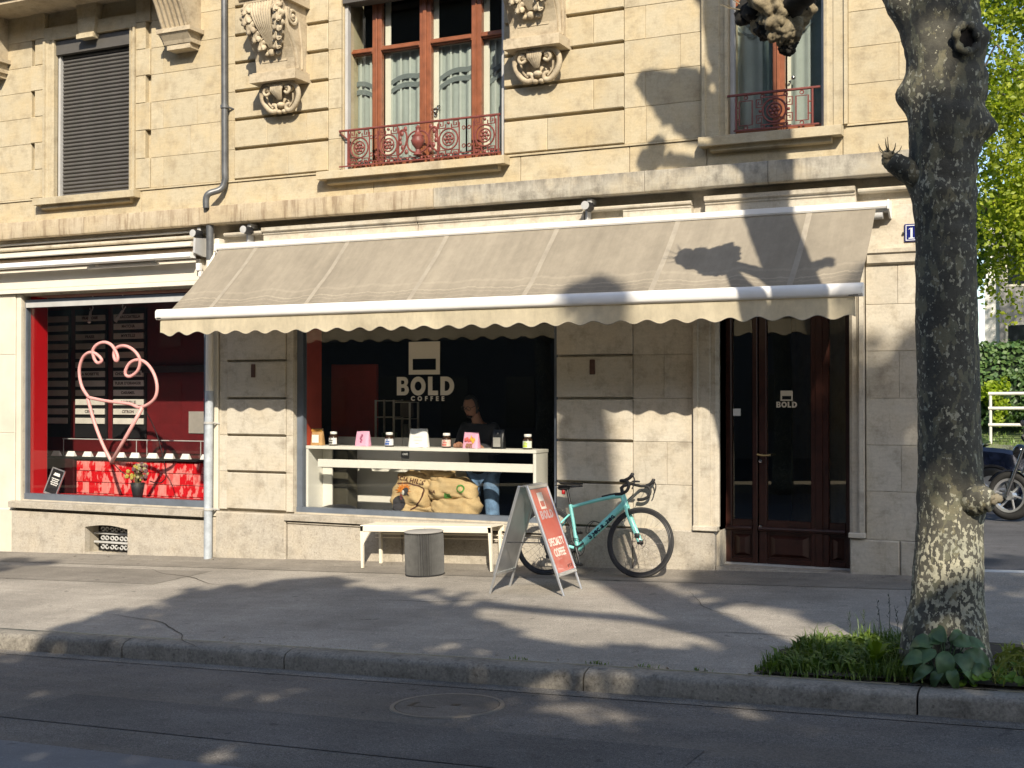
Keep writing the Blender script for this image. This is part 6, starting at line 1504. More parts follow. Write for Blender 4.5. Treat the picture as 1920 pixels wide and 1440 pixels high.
# ---------------------------------------------------------------- planted pit round the tree
rg = random.Random(11)
def pit_h(x, y): return gz(x,y)+.012+.05*math.exp(-((x+.9)/.9)**2-((y+3.5)/.5)**2)
mb = MB().grid(30, 12, lambda u,v: (lambda x,y: (x, y, pit_h(x,y)+.012*mnoise.noise(Vector((x*9,y*9,0)))))(-2.0+4.6*u, -4.04+1.25*v*(.55+.45*math.sin(min(1,u*3)*pi/2))))
struct(obj('soil_bed', mb, Mt['soil'], smooth=180))
def blade(mb, p, a, l, w, bend, rise=.9):
    d = Vector((cos(a), sin(a), 0)); s = Vector((-sin(a), cos(a), 0))*w/2; P_ = Vector(p)
    m1 = P_+Vector((0,0,l*rise*.62))+d*bend*l*.35; e = P_+Vector((0,0,l*rise*(1-.35*bend)))+d*bend*l
    mb.add([P_-s,P_+s,m1+s*.8,m1-s*.8,e], [(0,1,2,3),(3,2,4)])
def in_bed(x, y): return -4.03 < y < -2.98-.35*max(0,-x-1.4) and x > -2.02+(y+4.0)*.18
Mt['grass'] = leaf_mat('green_grass', (.065,.13,.02), (.17,.24,.04), .3)
Mt['straw'] = leaf_mat('yellowing_grass', (.30,.32,.06), (.20,.27,.05), .35)
Mt['dandel'] = leaf_mat('dandelion_leaf', (.13,.22,.015), (.20,.28,.02), .4)
Mt['hosta'] = leaf_mat('blue_green_leaf', (.065,.135,.06), (.11,.19,.085), .2, .45, scale=14, rnd=.25)
mb = MB()
for k in range(6500):
    x = rg.uniform(-2.05,-1.0); y = rg.uniform(-4.08,-2.7)
    if not in_bed(x, y) and not (rg.random() < .5 and -4.09 < y < -4.02 and x > -1.95): continue
    t = mnoise.noise(Vector((x*3,y*3,7)))
    blade(mb, (x,y,pit_h(x,y)-.01), rg.uniform(0,2*pi), rg.uniform(.04,.13)*(1+t*1.3)*(.7 if x < -1.8 else 1)*(1.5 if rg.random() < .06 else 1), rg.uniform(.004,.010), rg.uniform(.2,1.0))
for k in range(900):
    x = rg.uniform(-1.95,-1.0); y = rg.uniform(-4.0,-2.9)
    if not in_bed(x, y): continue
    blade(mb, (x,y,pit_h(x,y)), rg.uniform(0,2*pi), rg.uniform(.05,.13), rg.uniform(.018,.038), rg.uniform(.5,1.0))
g = obj('grass', mb, Mt['grass']); g['kind'] = 'stuff'
mb = MB()
for k in range(2600):
    x = rg.uniform(-.62,2.2); y = rg.uniform(-4.03,-3.2)
    if (x+.9)**2+(y+3.6)**2 < .06: continue
    blade(mb, (x,y,pit_h(x,y)-.01), rg.uniform(0,2*pi), rg.uniform(.05,.16), rg.uniform(.006,.016), rg.uniform(.4,1.1))
g = obj('grass', mb, Mt['straw']); g['kind'] = 'stuff'
mb = MB()
for k in range(70):                                   # flopped strap leaves
    x = rg.uniform(-.68,.5); y = rg.uniform(-4.0,-3.55); a = rg.uniform(-.9,.6); l = rg.uniform(.18,.34); p0 = Vector((x,y,pit_h(x,y)))
    d = Vector((cos(a), sin(a)*.5, 0)); pts = [p0, p0+d*l*.3+Vector((0,0,l*.42)), p0+d*l*.7+Vector((0,0,l*.36)), p0+d*l*1.05+Vector((0,0,l*.05))]
    mb.tube(spline(pts,3), [.008]*9+[.004], 4, sq=.25, up=(0,0,1))
tag(obj('strap_leaf_plant', mb, Mt['straw']), 'yellowing flopped strap-leaf plant on the right of the tree foot', 'plant')
cp_ = thing('creeping_plant', 'bright green round-leaved creeper spilling over the kerb below the broad leaves', 'plant', (-.55,-3.95,pit_h(-.55,-3.95)))
lm_ = leaf_mat('fresh_green_leaf', (.16,.27,.02), (.10,.20,.02), .4)
for k in range(64):
    x = rg.uniform(-.86,-.2); y = rg.uniform(-4.08,-3.8); z = pit_h(x,y)+rg.uniform(.0,.09); r = rg.uniform(.018,.034); a = rg.uniform(0,6.28)
    n_ = Vector((rg.uniform(-.5,.5), -.6, .8)).normalized(); u = n_.orthogonal().normalized(); w = n_.cross(u)
    P7 = [Vector((x,y,z))-n_*r*.25]+[Vector((x,y,z))+u*r*cos(q+a)+w*r*sin(q+a)*.9 for q in lin(0,2*pi*6/7,7)]
    obj('leaf', MB().add(P7, [(0,1+i,1+(i+1) % 7) for i in range(7)]), lm_, cp_)
dn = thing('dandelion', 'bright yellow-green dandelion rosette in the grass left of the broad-leaved plant', 'plant', (-1.30,-3.86,pit_h(-1.30,-3.86)))
for k in range(18):
    a = k*2.4; l = rg.uniform(.13,.22); b = rg.uniform(.35,.9); w = .026
    d = Vector((cos(a), sin(a), 0)); s = Vector((-sin(a), cos(a), 0)); mb = MB(); vs = []
    for i in range(7):
        t = i/6; c = d*l*b*t+Vector((0,0,l*(1.1-b*.5)*sin(t*pi*.62))); ww = w*(.35+.8*t)*(1-t**4)*(1.25 if i % 2 else .75)
        vs += [c-s*ww, c+Vector((0,0,-.004)), c+s*ww]
    fs = []
    for i in range(6): fs += [(3*i,3*i+1,3*i+4,3*i+3),(3*i+1,3*i+2,3*i+5,3*i+4)]
    obj('leaf', mb.add(vs, fs), Mt['dandel'], dn, 180, local=True)
ho = thing('broad_leaf_plant', 'hosta-like plant with broad blue-green leaves at the foot of the tree', 'plant', (-.88,-3.98,pit_h(-.88,-3.98)))
leaves = [(-.13,.02,.20,.17,.13,2.6,.5),(-.02,.00,.24,.18,.12,1.9,.2),(.08,.02,.22,.17,.11,1.0,.6),(-.10,-.05,.15,.19,.12,3.6,.9),(.00,-.06,.15,.20,.13,4.6,1.0),(.10,-.05,.14,.18,.11,5.4,.8),(.17,.0,.16,.17,.10,.3,.8),(-.17,-.03,.12,.17,.10,3.2,.9),(-.12,-.10,.07,.16,.09,3.9,.9),(.05,-.11,.07,.15,.09,5.0,1.0),(.15,-.09,.08,.15,.10,5.8,.9),(-.05,.05,.22,.15,.10,2.3,.4),(.04,.06,.23,.15,.10,1.3,.5),(.20,.05,.14,.15,.09,.2,.7),(-.03,-.12,.05,.14,.08,4.3,.9),(.14,.06,.21,.14,.09,.8,.5),(-.19,.05,.16,.15,.09,2.9,.6),(.22,-.06,.09,.14,.09,6.0,.9)]
for (x, y, z, l, w, a, drp) in leaves:
    n_ = Vector((x*1.8+rg.uniform(-.4,.4), -.62+y*1.2+rg.uniform(-.15,.2), .72-drp*.35)).normalized()
    t_ = Vector((cos(a), 0, sin(a)*.55-drp*.45)); t_ = (t_-n_*t_.dot(n_)).normalized(); s_ = n_.cross(t_); mb = MB(); l2 = l*rg.uniform(.85,1.05); w2 = w*rg.uniform(.72,1.0)
    def lf(u, v):
        sd = v*2-1; ww = w2*.5*(sin(pi*min(1, u*.97+.03)**.80))**.8
        c = Vector((x*.72,y*.7,z*.95))+t_*l2*(u-.15)+n_*(.035*sin(u*pi)-.05*drp*u*u)
        return tuple(c+s_*ww*sd+n_*(.20*ww*sd*sd-.003*cos(sd*12)*(1-u)+.004*sin(u*14+sd*3)))
    mb.grid(10, 9, lf); obj('leaf', mb, Mt['hosta'], ho, 180, local=True)
mb = MB()
for (x, y, z, l, w, a, drp) in leaves: mb.tube([(x*.2,y*.2,-.02),(x*.5,y*.5,z*.7),(x*.75,y*.75,z)], .004, 5)
obj('stem', mb, Mt['hosta'], ho, local=True)
mb = MB()
for (x, y, h) in ((-1.62,-3.0,.20),(-1.42,-3.05,.30),(-1.36,-3.0,.34),(-1.30,-3.05,.26),(-1.24,-3.0,.32),(-1.52,-3.02,.22)):
    z = pit_h(x,y); mb.tube([(x,y,z),(x+.01,y,z+h*.6),(x-.01+rg.uniform(-.03,.03),y,z+h)], [.003,.0022,.001], 4)
    for k in range(7):
        t = .5+.07*k; blade(mb, (x,y,z+h*t), rg.uniform(0,6.28), .05, .006, 1.0, .6)
tag(obj('tall_weeds', mb, leaf_mat('dark_weed', (.020,.035,.012), (.03,.045,.015), .2)), 'thin dark seeding weeds standing left of the trunk', 'weeds')
for x, y, h, lb in ((-.42,-3.7,.19,'single dead seed head standing at the right edge of the tree pit'),(-.48,-3.66,.12,'short brown seed head beside the taller dead one')):
    z = pit_h(x,y); mb = MB().tube([(x,y,z),(x+.008,y,z+h*.7),(x,y,z+h)], [.004,.003,.003], 5).ball((x,y,z+h), (.009,.009,.022), 8, 6); tag(obj('dry_stalk', mb, simple('dry_straw', (.36,.29,.17), .9)), lb, 'weed')

# ================================================================ behind: side street, car, bicycle, bank, hedge, trees
def car(label, loc, rz, paint):
    t = thing('parked_car', label, 'car', loc, rz)
    def p(n, mb, mat, par=None, sm=35): return obj(n, mb, mat, par or t, sm, local=True)
    secs = [(-2.05,.42,.70,.70),(-2.02,.32,.86,.78),(-1.75,.24,.98,.84),(-1.0,.22,1.0,.87),(0,.22,.99,.88),(.85,.22,.95,.87),(1.45,.23,.90,.84),(1.9,.28,.80,.76),(2.08,.38,.66,.62)]
    mb = MB(); ring_ = []
    for x, zb, zt, w in secs:
        ring_.append([(x,-w*.92,zb),(x,-w,zb+.10),(x,-w*1.0,(zb+zt)/2),(x,-w*.95,zt-.06),(x,-w*.86,zt),(x,w*.86,zt),(x,w*.95,zt-.06),(x,w,(zb+zt)/2),(x,w,zb+.10),(x,w*.92,zb)])
    mb.grid(len(secs), 10, lambda u,v: ring_[round(u*(len(secs)-1))][round(v*9)], cv=False)
    mb.f.append(list(range(10))); mb.m.append(0); mb.f.append([(len(secs)-1)*10+j for j in range(10)][::-1]); mb.m.append(0)
    for i in range(len(secs)-1): mb.f.append([i*10,(i+1)*10,(i+1)*10+9,i*10+9]); mb.m.append(0)
    mb._fix = True; body = p('body', mb, paint)
    roof = [(-1.85,.97,.78),(-1.25,1.42,.62),(-.3,1.49,.62),(.35,1.43,.62),(1.15,.945,.76)]
    gr = MB()
    for (x0,z0,w0),(x1,z1,w1) in zip(roof, roof[1:]):
        gr.add([(x0,-w0,z0),(x1,-w1,z1),(x1,w1,z1),(x0,w0,z0)], [(0,1,2,3)], 1 if abs(z1-z0) < .3 else 0)
    gr.add([(r[0],-r[2],r[1]) for r in roof]+[(x,-.85,.94) for x in (-1.85,1.15)], [(0,1,2,3,4)]); gr.add([(r[0],r[2],r[1]) for r in roof], [(4,3,2,1,0)])
    p('cabin', gr, [simple('car_glass', (.02,.025,.03), .05), paint], body, 20)
    p('pillar', MB().tube([(-1.85,-.79,.97),(-1.25,-.63,1.43),(.35,-.63,1.44),(1.15,-.77,.95)], .03, 6).tube([(-.35,-.64,1.46),(-.42,-.84,.98)], .03, 6), paint, body)
    for s in (-1,1):
        p('wing_mirror', MB().ball((.75,s*.93,1.0), (.07,.09,.06), 10, 7), paint)
        p('headlight', MB().ball((1.98,s*.58,.66), (.09,.14,.07), 10, 7), simple('headlight_glass', (.6,.62,.65), .1))
        p('tail_light', MB().ball((-2.0,s*.66,.78), (.06,.12,.08), 10, 7), simple('tail_lens', (.3,.01,.01), .2))
        for x in (-1.30,1.28):
            w = p('wheel', MB().lathe([(.0,-.10),(.20,-.105),(.20,-.06),(.0,-.06)], 24, (x,s*.80,.315), 'y'), Mt['alu'])
            p('tyre', MB().lathe([(.20,-.11),(.29,-.11),(.315,-.08),(.315,.08),(.29,.10),(.20,.10)], 28, (x,s*.80,.315), 'y', closed=True), Mt['rubber'], w)
            sm_ = MB()
            for k in range(5):
                a = 2*pi*k/5; sm_.tube([(x,s*.80-.11,.315),(x+.19*cos(a),s*.80-.112,.315+.19*sin(a))], .02, 6)
            p('spoke', sm_, Mt['alu'], w)
            p('wheel_arch', MB().lathe([(.36,-.09),(.36,.09),(.33,.09),(.33,-.09)], 28, (x,s*.80,.315), 'y', closed=True), Mt['blackp'])
    p('door_line', MB().box(-.45,-.44,-.886,-.86,.3,.95).box(.72,.73,-.884,-.86,.3,.94), Mt['black'])
    return t
navy = simple('navy_car_paint', (.010,.014,.035), .12, var=.1, coat=1.0); silver = simple('silver_car_paint', (.42,.43,.45), .25, metal=.5, coat=.8)
car('dark blue parked car in the side street, half hidden by the tree trunk', (-2.85,8.6,gside(-2.85,8.6)), 0, navy)
car('silver parked car in the shade at the far end of the side street', (3.6,11.6,gside(3.6,11.6)), R(4), silver)
blackpaint = simple('black_frame_paint', (.015,.015,.017), .3)
def motorbike(label, loc, rz):
    t = thing('motorbike', label, 'motorbike', loc, rz); t.rotation_euler = (R(6),0,rz)
    def p(n, mb, mat, sm=50, par=None): return obj(n, mb, mat, par or t, sm, local=True)
    for x in (-.70,.70):
        w = p('wheel', MB().lathe([(.19,-.04),(.22,-.05),(.22,.05),(.19,.04)], 32, (x,0,.31), 'y', closed=True).lathe([(.0,-.05),(.06,-.06),(.06,.06),(.0,.05)], 16, (x,0,.31), 'y'), Mt['alu'])
        p('tyre', ring(MB(), .262, .056, x, .31, 40, 10), Mt['rubber'], par=w)
        sp = MB()
        for k in range(6): sp.tube([(x+.05*cos(k*pi/3),0,.31+.05*sin(k*pi/3)),(x+.21*cos(k*pi/3+.2),0,.31+.21*sin(k*pi/3+.2))], .014, 6)
        p('spoke', sp, Mt['alu'], par=w)
    bk = Mt['blackp']; gl = simple('black_gloss_paint', (.01,.01,.012), .15, coat=.8)
    p('tank', MB().ball((.16,0,.84), (.27,.15,.14), 20, 12, lambda d: 1+.12*d.x), gl, 180)
    p('seat', MB().grid(12, 7, lambda u,v: (-.62+.62*u, (v*2-1)*(.09+.05*u), .80+.10*(1-u)**2-.03*(v*2-1)**2)).grid(12, 7, lambda u,v: (-.62+.62*u, (1-v*2)*(.09+.05*u), .72+.12*(1-u)**2)), bk, 180)
    p('engine', MB().cbox(-.18,.20,-.17,.17,.30,.62,.04).lathe([(.0,-.20),(.11,-.20),(.12,-.15),(.12,.15),(.11,.20),(.0,.20)], 18, (-.04,0,.42), 'y'), simple('dark_engine', (.05,.05,.052), .35, metal=.6))
    p('exhaust', MB().tube(spline([(.2,-.15,.40),(.05,-.19,.26),(-.3,-.20,.26),(-.72,-.21,.40)],4), [.022]*8+[.045]*5, 10), Mt['steel'])
    for s in (-1,1): p('fork', MB().tube([(.70,s*.10,.31),(.50,s*.10,.92)], .024, 8), Mt['steel'])
    p('handlebar', MB().tube(spline([(.36,-.38,1.06),(.46,-.22,1.04),(.48,0,.98),(.46,.22,1.04),(.36,.38,1.06)],4), .016, 8), bk)
    p('headlight', MB().ball((.60,0,.88), (.09,.10,.10), 14, 9), gl); p('tail_light', MB().ball((-.66,0,.86), (.04,.07,.04), 10, 6), simple('red_tail_lens', (.3,.01,.01), .2))
    for s in (-1,1): p('mirror', MB().tube([(.42,s*.26,1.05),(.40,s*.34,1.20)], .006, 5).ball((.39,s*.36,1.22), (.02,.06,.04), 10, 6), bk)
    p('mudguard', MB().grid(10, 5, lambda u,v: (.70+.335*cos(R(30)+R(110)*u), (v*2-1)*.06, .31+.335*sin(R(30)+R(110)*u))), gl, 180)
    p('mudguard', MB().grid(10, 5, lambda u,v: (-.70+.335*cos(R(40)+R(130)*u), (v*2-1)*.07, .31+.335*sin(R(40)+R(130)*u))), gl, 180)
    return t
motorbike('black motorbike parked in the side street in front of the dark blue car', (-.55,5.3,gside(-.55,5.3)), R(155))
# guard rail
Gr = thing('guard_rail', 'pale three-rail metal guard fence on the grass bank behind the side street', 'fence', (1,24,.9))
pale = simple('pale_galvanised', (.55,.53,.47), .5)
for z in (.93,1.37,1.76): obj('rail', MB().tube([(-2.95,24,z),(14,24,z+.1)], .045, 8), pale, Gr, 60)
for x in lin(-2.9,13.8,12): obj('post', MB().tube([(x,24.02,.3),(x,24.02,1.80)], .04, 8), pale, Gr, 60)
# leaf clouds
def leaf_cloud(mb, c, r, n, size, rg, hollow=.35, clumps=0, up=.3):
    cl = None
    if clumps:
        cl = []
        for k in range(clumps):
            d = Vector((rg.gauss(0,1), rg.gauss(0,1), rg.gauss(0,1))).normalized()*rg.uniform(.45,.95)
            cl.append((Vector((c[0]+d.x*r[0], c[1]+d.y*r[1], c[2]+d.z*r[2])), rg.uniform(.22,.38)))
    for k in range(n):
        if cl:
            q, s = cl[k % clumps]; d = Vector((rg.gauss(0,1), rg.gauss(0,1), rg.gauss(0,1))).normalized()*rg.uniform(.3,1)**.6
            p = q+Vector((d.x*r[0], d.y*r[1], d.z*r[2]*.8))*s
        else:
            d = Vector((rg.gauss(0,1), rg.gauss(0,1), rg.gauss(0,1))).normalized()*rg.uniform(hollow,1)**.5
            p = Vector((c[0]+d.x*r[0], c[1]+d.y*r[1], c[2]+d.z*r[2]))
        nrm = (Vector((rg.gauss(0,1), rg.gauss(0,1), rg.gauss(up,1)))).normalized(); u = nrm.orthogonal().normalized(); u = (Matrix.Rotation(rg.uniform(0,6.28),3,nrm) @ u); w = nrm.cross(u)
        l = size*rg.uniform(.6,1.3)
        mb.add([p-u*l*.5, p+w*l*.32-nrm*l*.06, p+u*l*.5, p-w*l*.32-nrm*l*.06], [(0,1,2),(0,2,3)])
    return mb
def tree(label, x, y, z0, h, crown, nleaf, size, mat, seed, group=None, tr=.16, clumps=26, barkm=None):
    t = thing('leafy_tree', label, 'tree', (x,y,z0), group=group); rg = random.Random(seed)
    bm_ = barkm or Mt['branch']
    obj('trunk', MB().tube(spline([(x,y,z0-.2),(x+.1,y,z0+h*.3),(x-.05,y,z0+h*.55),(x+.1,y,z0+h*.85)],5), [tr*(1-.8*i/15) for i in range(16)], 10), bm_, t, 180)
    mb = MB()
    for k in range(9):
        a = rg.uniform(0,6.28); zz = z0+h*rg.uniform(.3,.65); e = (x+crown[0]*.8*cos(a), y+crown[1]*.8*sin(a), zz+h*rg.uniform(.1,.3))
        mb.tube(spline([(x,y,zz),((x+e[0])/2,(y+e[1])/2,(zz+e[2])/2+.2),e],4), [tr*.4*(1-.85*i/8) for i in range(9)], 6)
    obj('limb', mb, bm_, t, 180)
    obj('crown', leaf_cloud(MB(), (x,y,z0+h-crown[2]*.9), crown, nleaf, size, rg, clumps=clumps), mat, t)
    return t
Mt['branch'] = simple('grey_brown_branch', (.075,.062,.048), .9, var=.3, scale=10)
Mt['spring'] = leaf_mat('spring_leaf', (.20,.27,.014), (.36,.40,.03), .5, scale=.6)
Mt['midleaf'] = leaf_mat('mid_green_leaf', (.045,.10,.018), (.09,.16,.02), .35, scale=.8)
Mt['ivy'] = leaf_mat('ivy_leaf', (.05,.11,.03), (.11,.18,.05), .25, scale=1.5)
tree('tall spring-green tree nearest the trunk, above the hedge', -1.9, 30.5, 1.5, 16, (2.9,2.4,7.2), 26000, .185, Mt['spring'], 3, 'spring green trees beyond the hedge', clumps=60)
tree('bushy spring-green tree right of the first one, above the grey house', 2.6, 33, 1.7, 16, (3.0,2.6,7.2), 11000, .20, Mt['spring'], 4, 'spring green trees beyond the hedge', clumps=40)
tree('spring-green tree mostly hidden behind the plane trunk', -5.0, 36, 1.8, 17, (3.4,2.6,7.6), 9000, .24, Mt['midleaf'], 5, 'spring green trees beyond the hedge', clumps=36)
tree('far dark green tree behind the grey house', 1.0, 52, 2.5, 15, (4.5,4,6.5), 6000, .38, Mt['midleaf'], 6, 'spring green trees beyond the hedge', clumps=36)
copy_thing(bpy.data.objects['leafy_tree.002'], (-10.5,33,1.5), 'mid-green tree hidden behind the corner of the shop building', .8)
copy_thing(bpy.data.objects['leafy_tree.002'], (-16.5,38,1.7), 'mid-green tree farthest behind the shop building', 2.1)
hd = thing('hedge', 'clipped ivy hedge on the bank behind the guard rail', 'hedge', (2,26.5,1.0))
rg = random.Random(21); mb = MB()
for k in range(13000):
    x = rg.uniform(-4.6,9) if k < 9000 else rg.uniform(-17,-4.6); f = rg.random()
    if f < .72: y = 26.0+rg.gauss(0,.05); z = rg.uniform(.85,3.15)
    else: y = rg.uniform(26.0,27.2); z = 3.15+rg.gauss(0,.06)
    n_ = Vector((rg.gauss(0,.6), -1 if f < .72 else rg.gauss(0,.6), rg.gauss(.6,.6) if f < .72 else 1)).normalized(); u = n_.orthogonal().normalized(); u = Matrix.Rotation(rg.uniform(0,6.28),3,n_) @ u; w = n_.cross(u); l = rg.uniform(.08,.17); p_ = Vector((x,y,z))
    mb.add([p_-u*l*.6, p_+w*l*.45, p_+u*l*.6, p_-w*l*.45], [(0,1,2),(0,2,3)])
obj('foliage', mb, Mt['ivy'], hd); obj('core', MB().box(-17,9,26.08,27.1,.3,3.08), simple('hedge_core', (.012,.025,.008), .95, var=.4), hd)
tag(obj('shrub', leaf_cloud(MB(), (-3.0,25.6,1.55), (.55,.5,.85), 1500, .13, random.Random(5), clumps=14), leaf_mat('lime_leaf', (.26,.36,.02), (.34,.42,.03), .45)), 'lime green shrub in front of the hedge beside the plane trunk', 'shrub')
tag(obj('shrub', leaf_cloud(MB(), (-2.1,25.3,1.15), (.5,.4,.35), 700, .12, random.Random(6), clumps=10), Mt['midleaf']), 'low dark green shrub behind the guard rail', 'shrub')
g = MB(); rg = random.Random(8)
for k in range(5000):
    x = rg.uniform(-6,9); y = rg.uniform(21.2,26); blade(g, (x,y,gbank(x,y)-.01), rg.uniform(0,6.28), rg.uniform(.06,.16), .03, rg.uniform(.3,1))
o = obj('grass', g, Mt['lawn']); o['kind'] = 'stuff'
hb = thing('grey_house', 'grey rendered house with white end wall beyond the hedge', 'house', (0,44,2))
grey = simple('grey_render', (.30,.29,.28), .9, var=.08)
obj('wall', MB().box(-4.15,5.5,44,52,1,9.5), grey, hb); obj('wall', MB().box(-4.75,-4.16,44.3,52,1,9.2), simple('white_render', (.78,.77,.74), .85, var=.04), hb)
obj('roof', MB().prism([(-5.2,9.5),(.4,12.2),(6.0,9.5)], 43.4, 52.6, lambda u,v,a: (u,a,v)), simple('brown_tiles', (.10,.055,.04), .9, var=.2), hb)
for x in (-3.3,-.9,1.7,4.0):
    for z in (3.0,6.3):
        w = obj('window', MB().box(x-.62,x+.62,43.96,44.02,z-.05,z+1.75), Mt['white'], hb); obj('pane', MB().box(x-.52,x+.52,43.945,43.965,z+.05,z+1.65), simple('dark_pane', (.02,.025,.03), .1), w)
# ================================================================ the other side of the street (behind the camera): plane trees that shade the road, and the houses they stand before
Mt['planeleaf'] = leaf_mat('plane_leaf', (.06,.11,.02), (.10,.16,.03), .35, scale=.8)
FG = 'plane trees along the opposite pavement'
def ftree(label, x, y, crowns, seed, lean=0):
    z0 = SLOPE*(min(x,4)-X0)-.1; t = thing('plane_tree', label, 'tree', (x,y,z0), group=FG); rg = random.Random(seed)
    obj('trunk', MB().tube(spline([(x,y,z0-.2),(x+.05,y,z0+1.8),(x-.05,y,z0+3.6),(x,y,z0+5.2)],5), [.24-.007*i for i in range(16)], 12), Mt['bark'], t, 180)
    mb = MB(); cr = MB()
    for (cx, cy, cz, rx, ry, rz, n) in crowns:
        cx += .5
        mb.tube(spline([(x,y,z0+3.2),((x+cx)/2,(y+cy)/2,(z0+3.2+cz)/2+.3),(cx,cy,cz)],5), [.13-.008*i for i in range(11)], 8)
        leaf_cloud(cr, (cx,cy,cz), (rx,ry,rz), n, .25, rg, clumps=max(6, n//70))
    obj('limb', mb, Mt['bark'], t, 180); obj('crown', cr, Mt['planeleaf'], t)
    return t
ftree('leafy plane tree opposite the coffee shop', -1.2, -13.8, [(-2.4,-13.4,5.2,1.7,1.4,1.4,2300),(-.9,-13.4,6.9,1.7,1.3,1.25,2600),(-1.0,-13.2,8.5,1.25,1.0,.85,1500),(.4,-13.4,5.2,1.6,1.4,1.5,2300),(.9,-13.4,7.6,1.0,1.0,.8,900),(-1.0,-15.8,7.2,2.6,1.2,1.7,2600),(-2.2,-13.4,7.2,1.0,1.0,.9,1000),(-.6,-13.4,8.55,1.75,1.1,.75,2300)], 31)
ftree('leafy plane tree opposite the ice cream shop', -6.2, -13.8, [(-6.6,-13.3,5.0,2.3,1.5,1.6,2600),(-4.6,-13.2,4.6,1.7,1.4,1.3,1700),(-8.0,-13.4,5.4,1.5,1.3,1.2,1300),(-5.1,-13.4,9.95,.65,.5,.30,260),(-5.5,-15.6,6.3,2.2,1.2,1.6,1800)], 32)
ftree('leafy plane tree opposite the entrance door', 5.6, -13.8, [(4.6,-13.4,5.4,2.2,1.5,1.6,2700),(2.6,-13.3,5.2,1.7,1.4,1.5,2300),(6.9,-13.4,5.9,1.8,1.4,1.4,1700),(4.0,-15.8,7.2,2.6,1.2,1.7,2600),(3.2,-13.4,7.3,1.8,1.2,.8,1800)], 33)
ftree('leafy plane tree opposite the side street', 11.5, -13.8, [(11,-13.4,5.6,2.4,1.6,1.7,2200),(9.2,-13.4,5.2,1.5,1.3,1.3,1300)], 34)
ftree('leafy plane tree far down the opposite pavement', -11.5, -13.8, [(-11.5,-13.4,5.2,2.4,1.6,1.6,2000),(-9.6,-13.4,5.2,1.6,1.3,1.2,1300)], 35)
T2 = thing('plane_tree', 'tall pollarded plane tree on the opposite pavement whose limbs shade the entrance side', 'tree', (3.95,-12.7,0), group=FG)
limb([(3.95,-12.7,-.1),(3.80,-12.7,3.5),(3.40,-12.7,7.0),(2.75,-12.7,9.6),(2.40,-12.7,11.9)], [.32,.27,.25,.26,.25,.27], 81, T2, 'trunk'); knob((2.43,-12.7,12.25), .32, 82, T2)
for path, r, s in (([(3.20,-12.7,7.7),(2.55,-12.6,8.2),(1.75,-12.6,8.35),(1.15,-12.6,8.5)],.08,83),([(2.95,-12.7,8.6),(3.65,-12.6,9.2),(4.45,-12.6,9.55),(5.05,-12.6,9.8)],.075,84),([(3.35,-12.7,7.0),(4.05,-12.6,7.6),(4.85,-12.6,8.0),(5.45,-12.6,8.4)],.09,85),([(3.45,-12.7,6.6),(2.65,-12.6,7.1),(1.65,-12.6,7.3),(0.85,-12.5,7.55)],.07,86),([(2.65,-12.7,9.8),(2.05,-12.6,10.0),(1.55,-12.6,10.05)],.06,87)):
    limb(path, [r*1.5, r*1.25, r*1.1, r*1.3], s, T2); knob(path[-1], .17, s+40, T2, n=6)
cr = MB(); rgx = random.Random(90)
for c_, r_, n_ in (((5.7,-13.0,10.3),(2.0,1.5,1.8),3600),((4.7,-13.0,10.0),(.9,1.0,1.3),1300),((5.2,-13.0,11.9),(1.0,1.0,.75),700),((7.5,-13.0,8.4),(1.8,1.4,1.5),1800),((5.6,-13.0,12.2),(1.3,1.0,.6),500)): leaf_cloud(cr, c_, r_, n_, .23, rgx, clumps=n_//55)
obj('crown', cr, Mt['planeleaf'], T2)
limb([(3.35,-12.7,3.5),(4.2,-12.9,6.5),(5.2,-13,8.6),(6.2,-13,10.2)], [.17,.14,.1,.07], 91, T2)
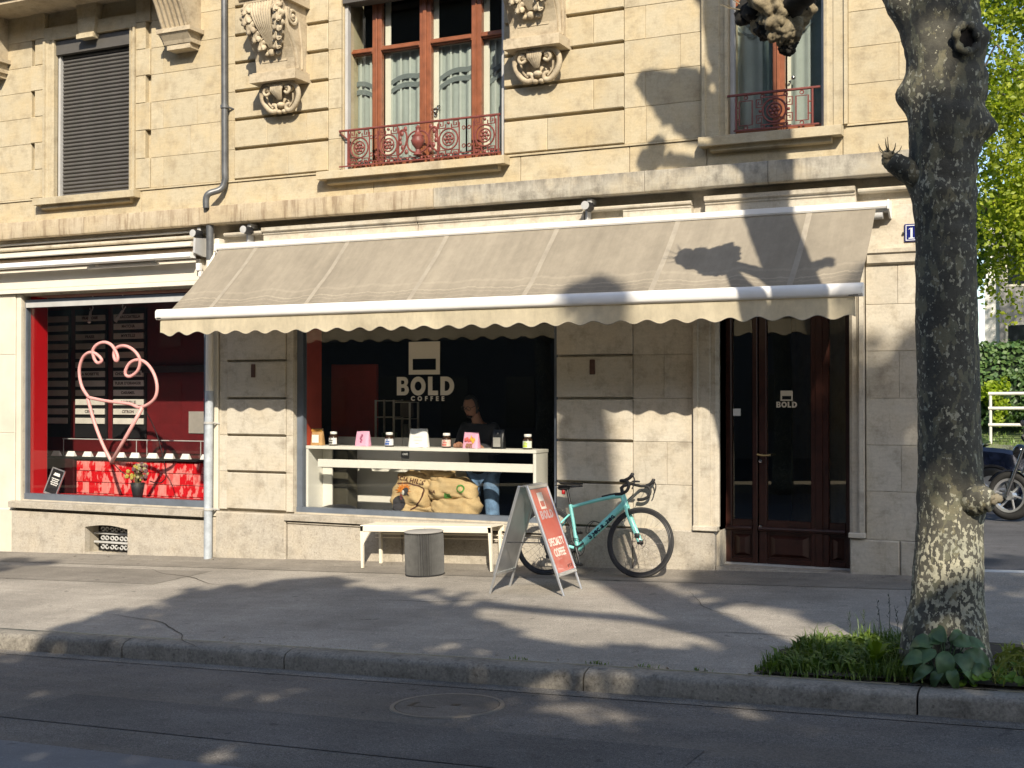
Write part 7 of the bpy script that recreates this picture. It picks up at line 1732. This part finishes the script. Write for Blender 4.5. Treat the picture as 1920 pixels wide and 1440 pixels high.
for i, (x0, x1, h, c, lb) in enumerate(((-85,-14,16,(.11,.10,.085),'beige apartment house across the street, far left'),(-13.9,3,15.5,(.12,.11,.10),'pale apartment house across the street, facing the coffee shop'),(3.1,20,16.5,(.10,.09,.08),'brownish apartment house across the street, facing the side street'))):
    hh = thing('apartment_house', lb, 'house', ((x0+x1)/2,-28,0), group='houses across the street')
    m_ = simple('opposite_render', c, .9, var=.1)
    obj('wall', MB().box(x0,x1,-38,-28,-.6,h), m_, hh); obj('roof', MB().prism([(-38.4,h),(-33,h+1.6),(-27.6,h)], x0-.2, x1+.2, lambda u,v,a: (a,u,v)), Mt['branch'], hh)
    nw = int((x1-x0)/2.6); wm = MB().box(-.55,.55,-.03,.03,-.9,.9).mesh('window', simple('dark_window', (.02,.022,.025), .15))
    for k in range(nw):
        for z in (1.5,4.6,7.7,10.8):
            o = put('window', wm, hh); o.location = Vector((x0+1.3+2.6*k,-27.99,z)) - ORG[hh.name]

# shade tree of the side street, right of the frame
tree('leafy street tree at the mouth of the side street', 3.1, .9, gside(3.1,.9), 9.0, (2.2,2.0,2.6), 5000, .2, Mt['midleaf'], 77, 'street trees of the side street', clumps=50)
tree('second leafy street tree farther up the side street', 6.4, 4.6, gside(4,4.6), 9.0, (2.4,2.0,2.8), 4000, .22, Mt['midleaf'], 78, 'street trees of the side street', clumps=44)
rg = random.Random(55); mb = MB()
for k in range(420):
    e = rg.random()
    if e < .55: x = rg.uniform(-12,1); y = YK1-.02-abs(rg.gauss(0,.06)); z = groad(x,y)+.004
    elif e < .8: x = rg.uniform(-12,-.5); y = YK0+abs(rg.gauss(0,.07)); z = gz(x,y)+.004
    else: x = rg.uniform(-12,-1.5); y = -.10-abs(rg.gauss(0,.10)); z = gz(x,y)+.008
    a = rg.uniform(0,6.28); l = rg.uniform(.006,.02); d = Vector((cos(a),sin(a),rg.uniform(-.2,.4)))*l; s_ = Vector((-sin(a),cos(a),rg.uniform(-.1,.3)))*l*.45; p_ = Vector((x,y,z))
    mb.add([p_-d, p_+s_, p_+d, p_-s_], [(0,1,2,3)])
o = obj('litter', mb, leaf_mat('dry_litter', (.07,.05,.03), (.20,.16,.10), .1)); o['kind'] = 'stuff'
for x, n_, lb in ((-2.72,16,'small weed tuft in the joint behind the kerb, nearest the tree pit'),(-3.05,22,'small weed tuft in the kerb joint below the bicycle'),(-2.35,12,'tiny dark weed at the kerb just left of the tree pit'),(-3.62,10,'tiny weed behind the kerb below the pavement sign')):
    mb = MB()
    for k in range(n_):
        xx = x+rg.gauss(0,.05); yy = YK0+.012+abs(rg.gauss(0,.012)); blade(mb, (xx,yy,gz(xx,yy)-.004), rg.uniform(0,6.28), rg.uniform(.02,.05), .008, rg.uniform(.3,1))
    tag(obj('weed', mb, Mt['grass']), lb, 'weed', 'weeds along the kerb joint')
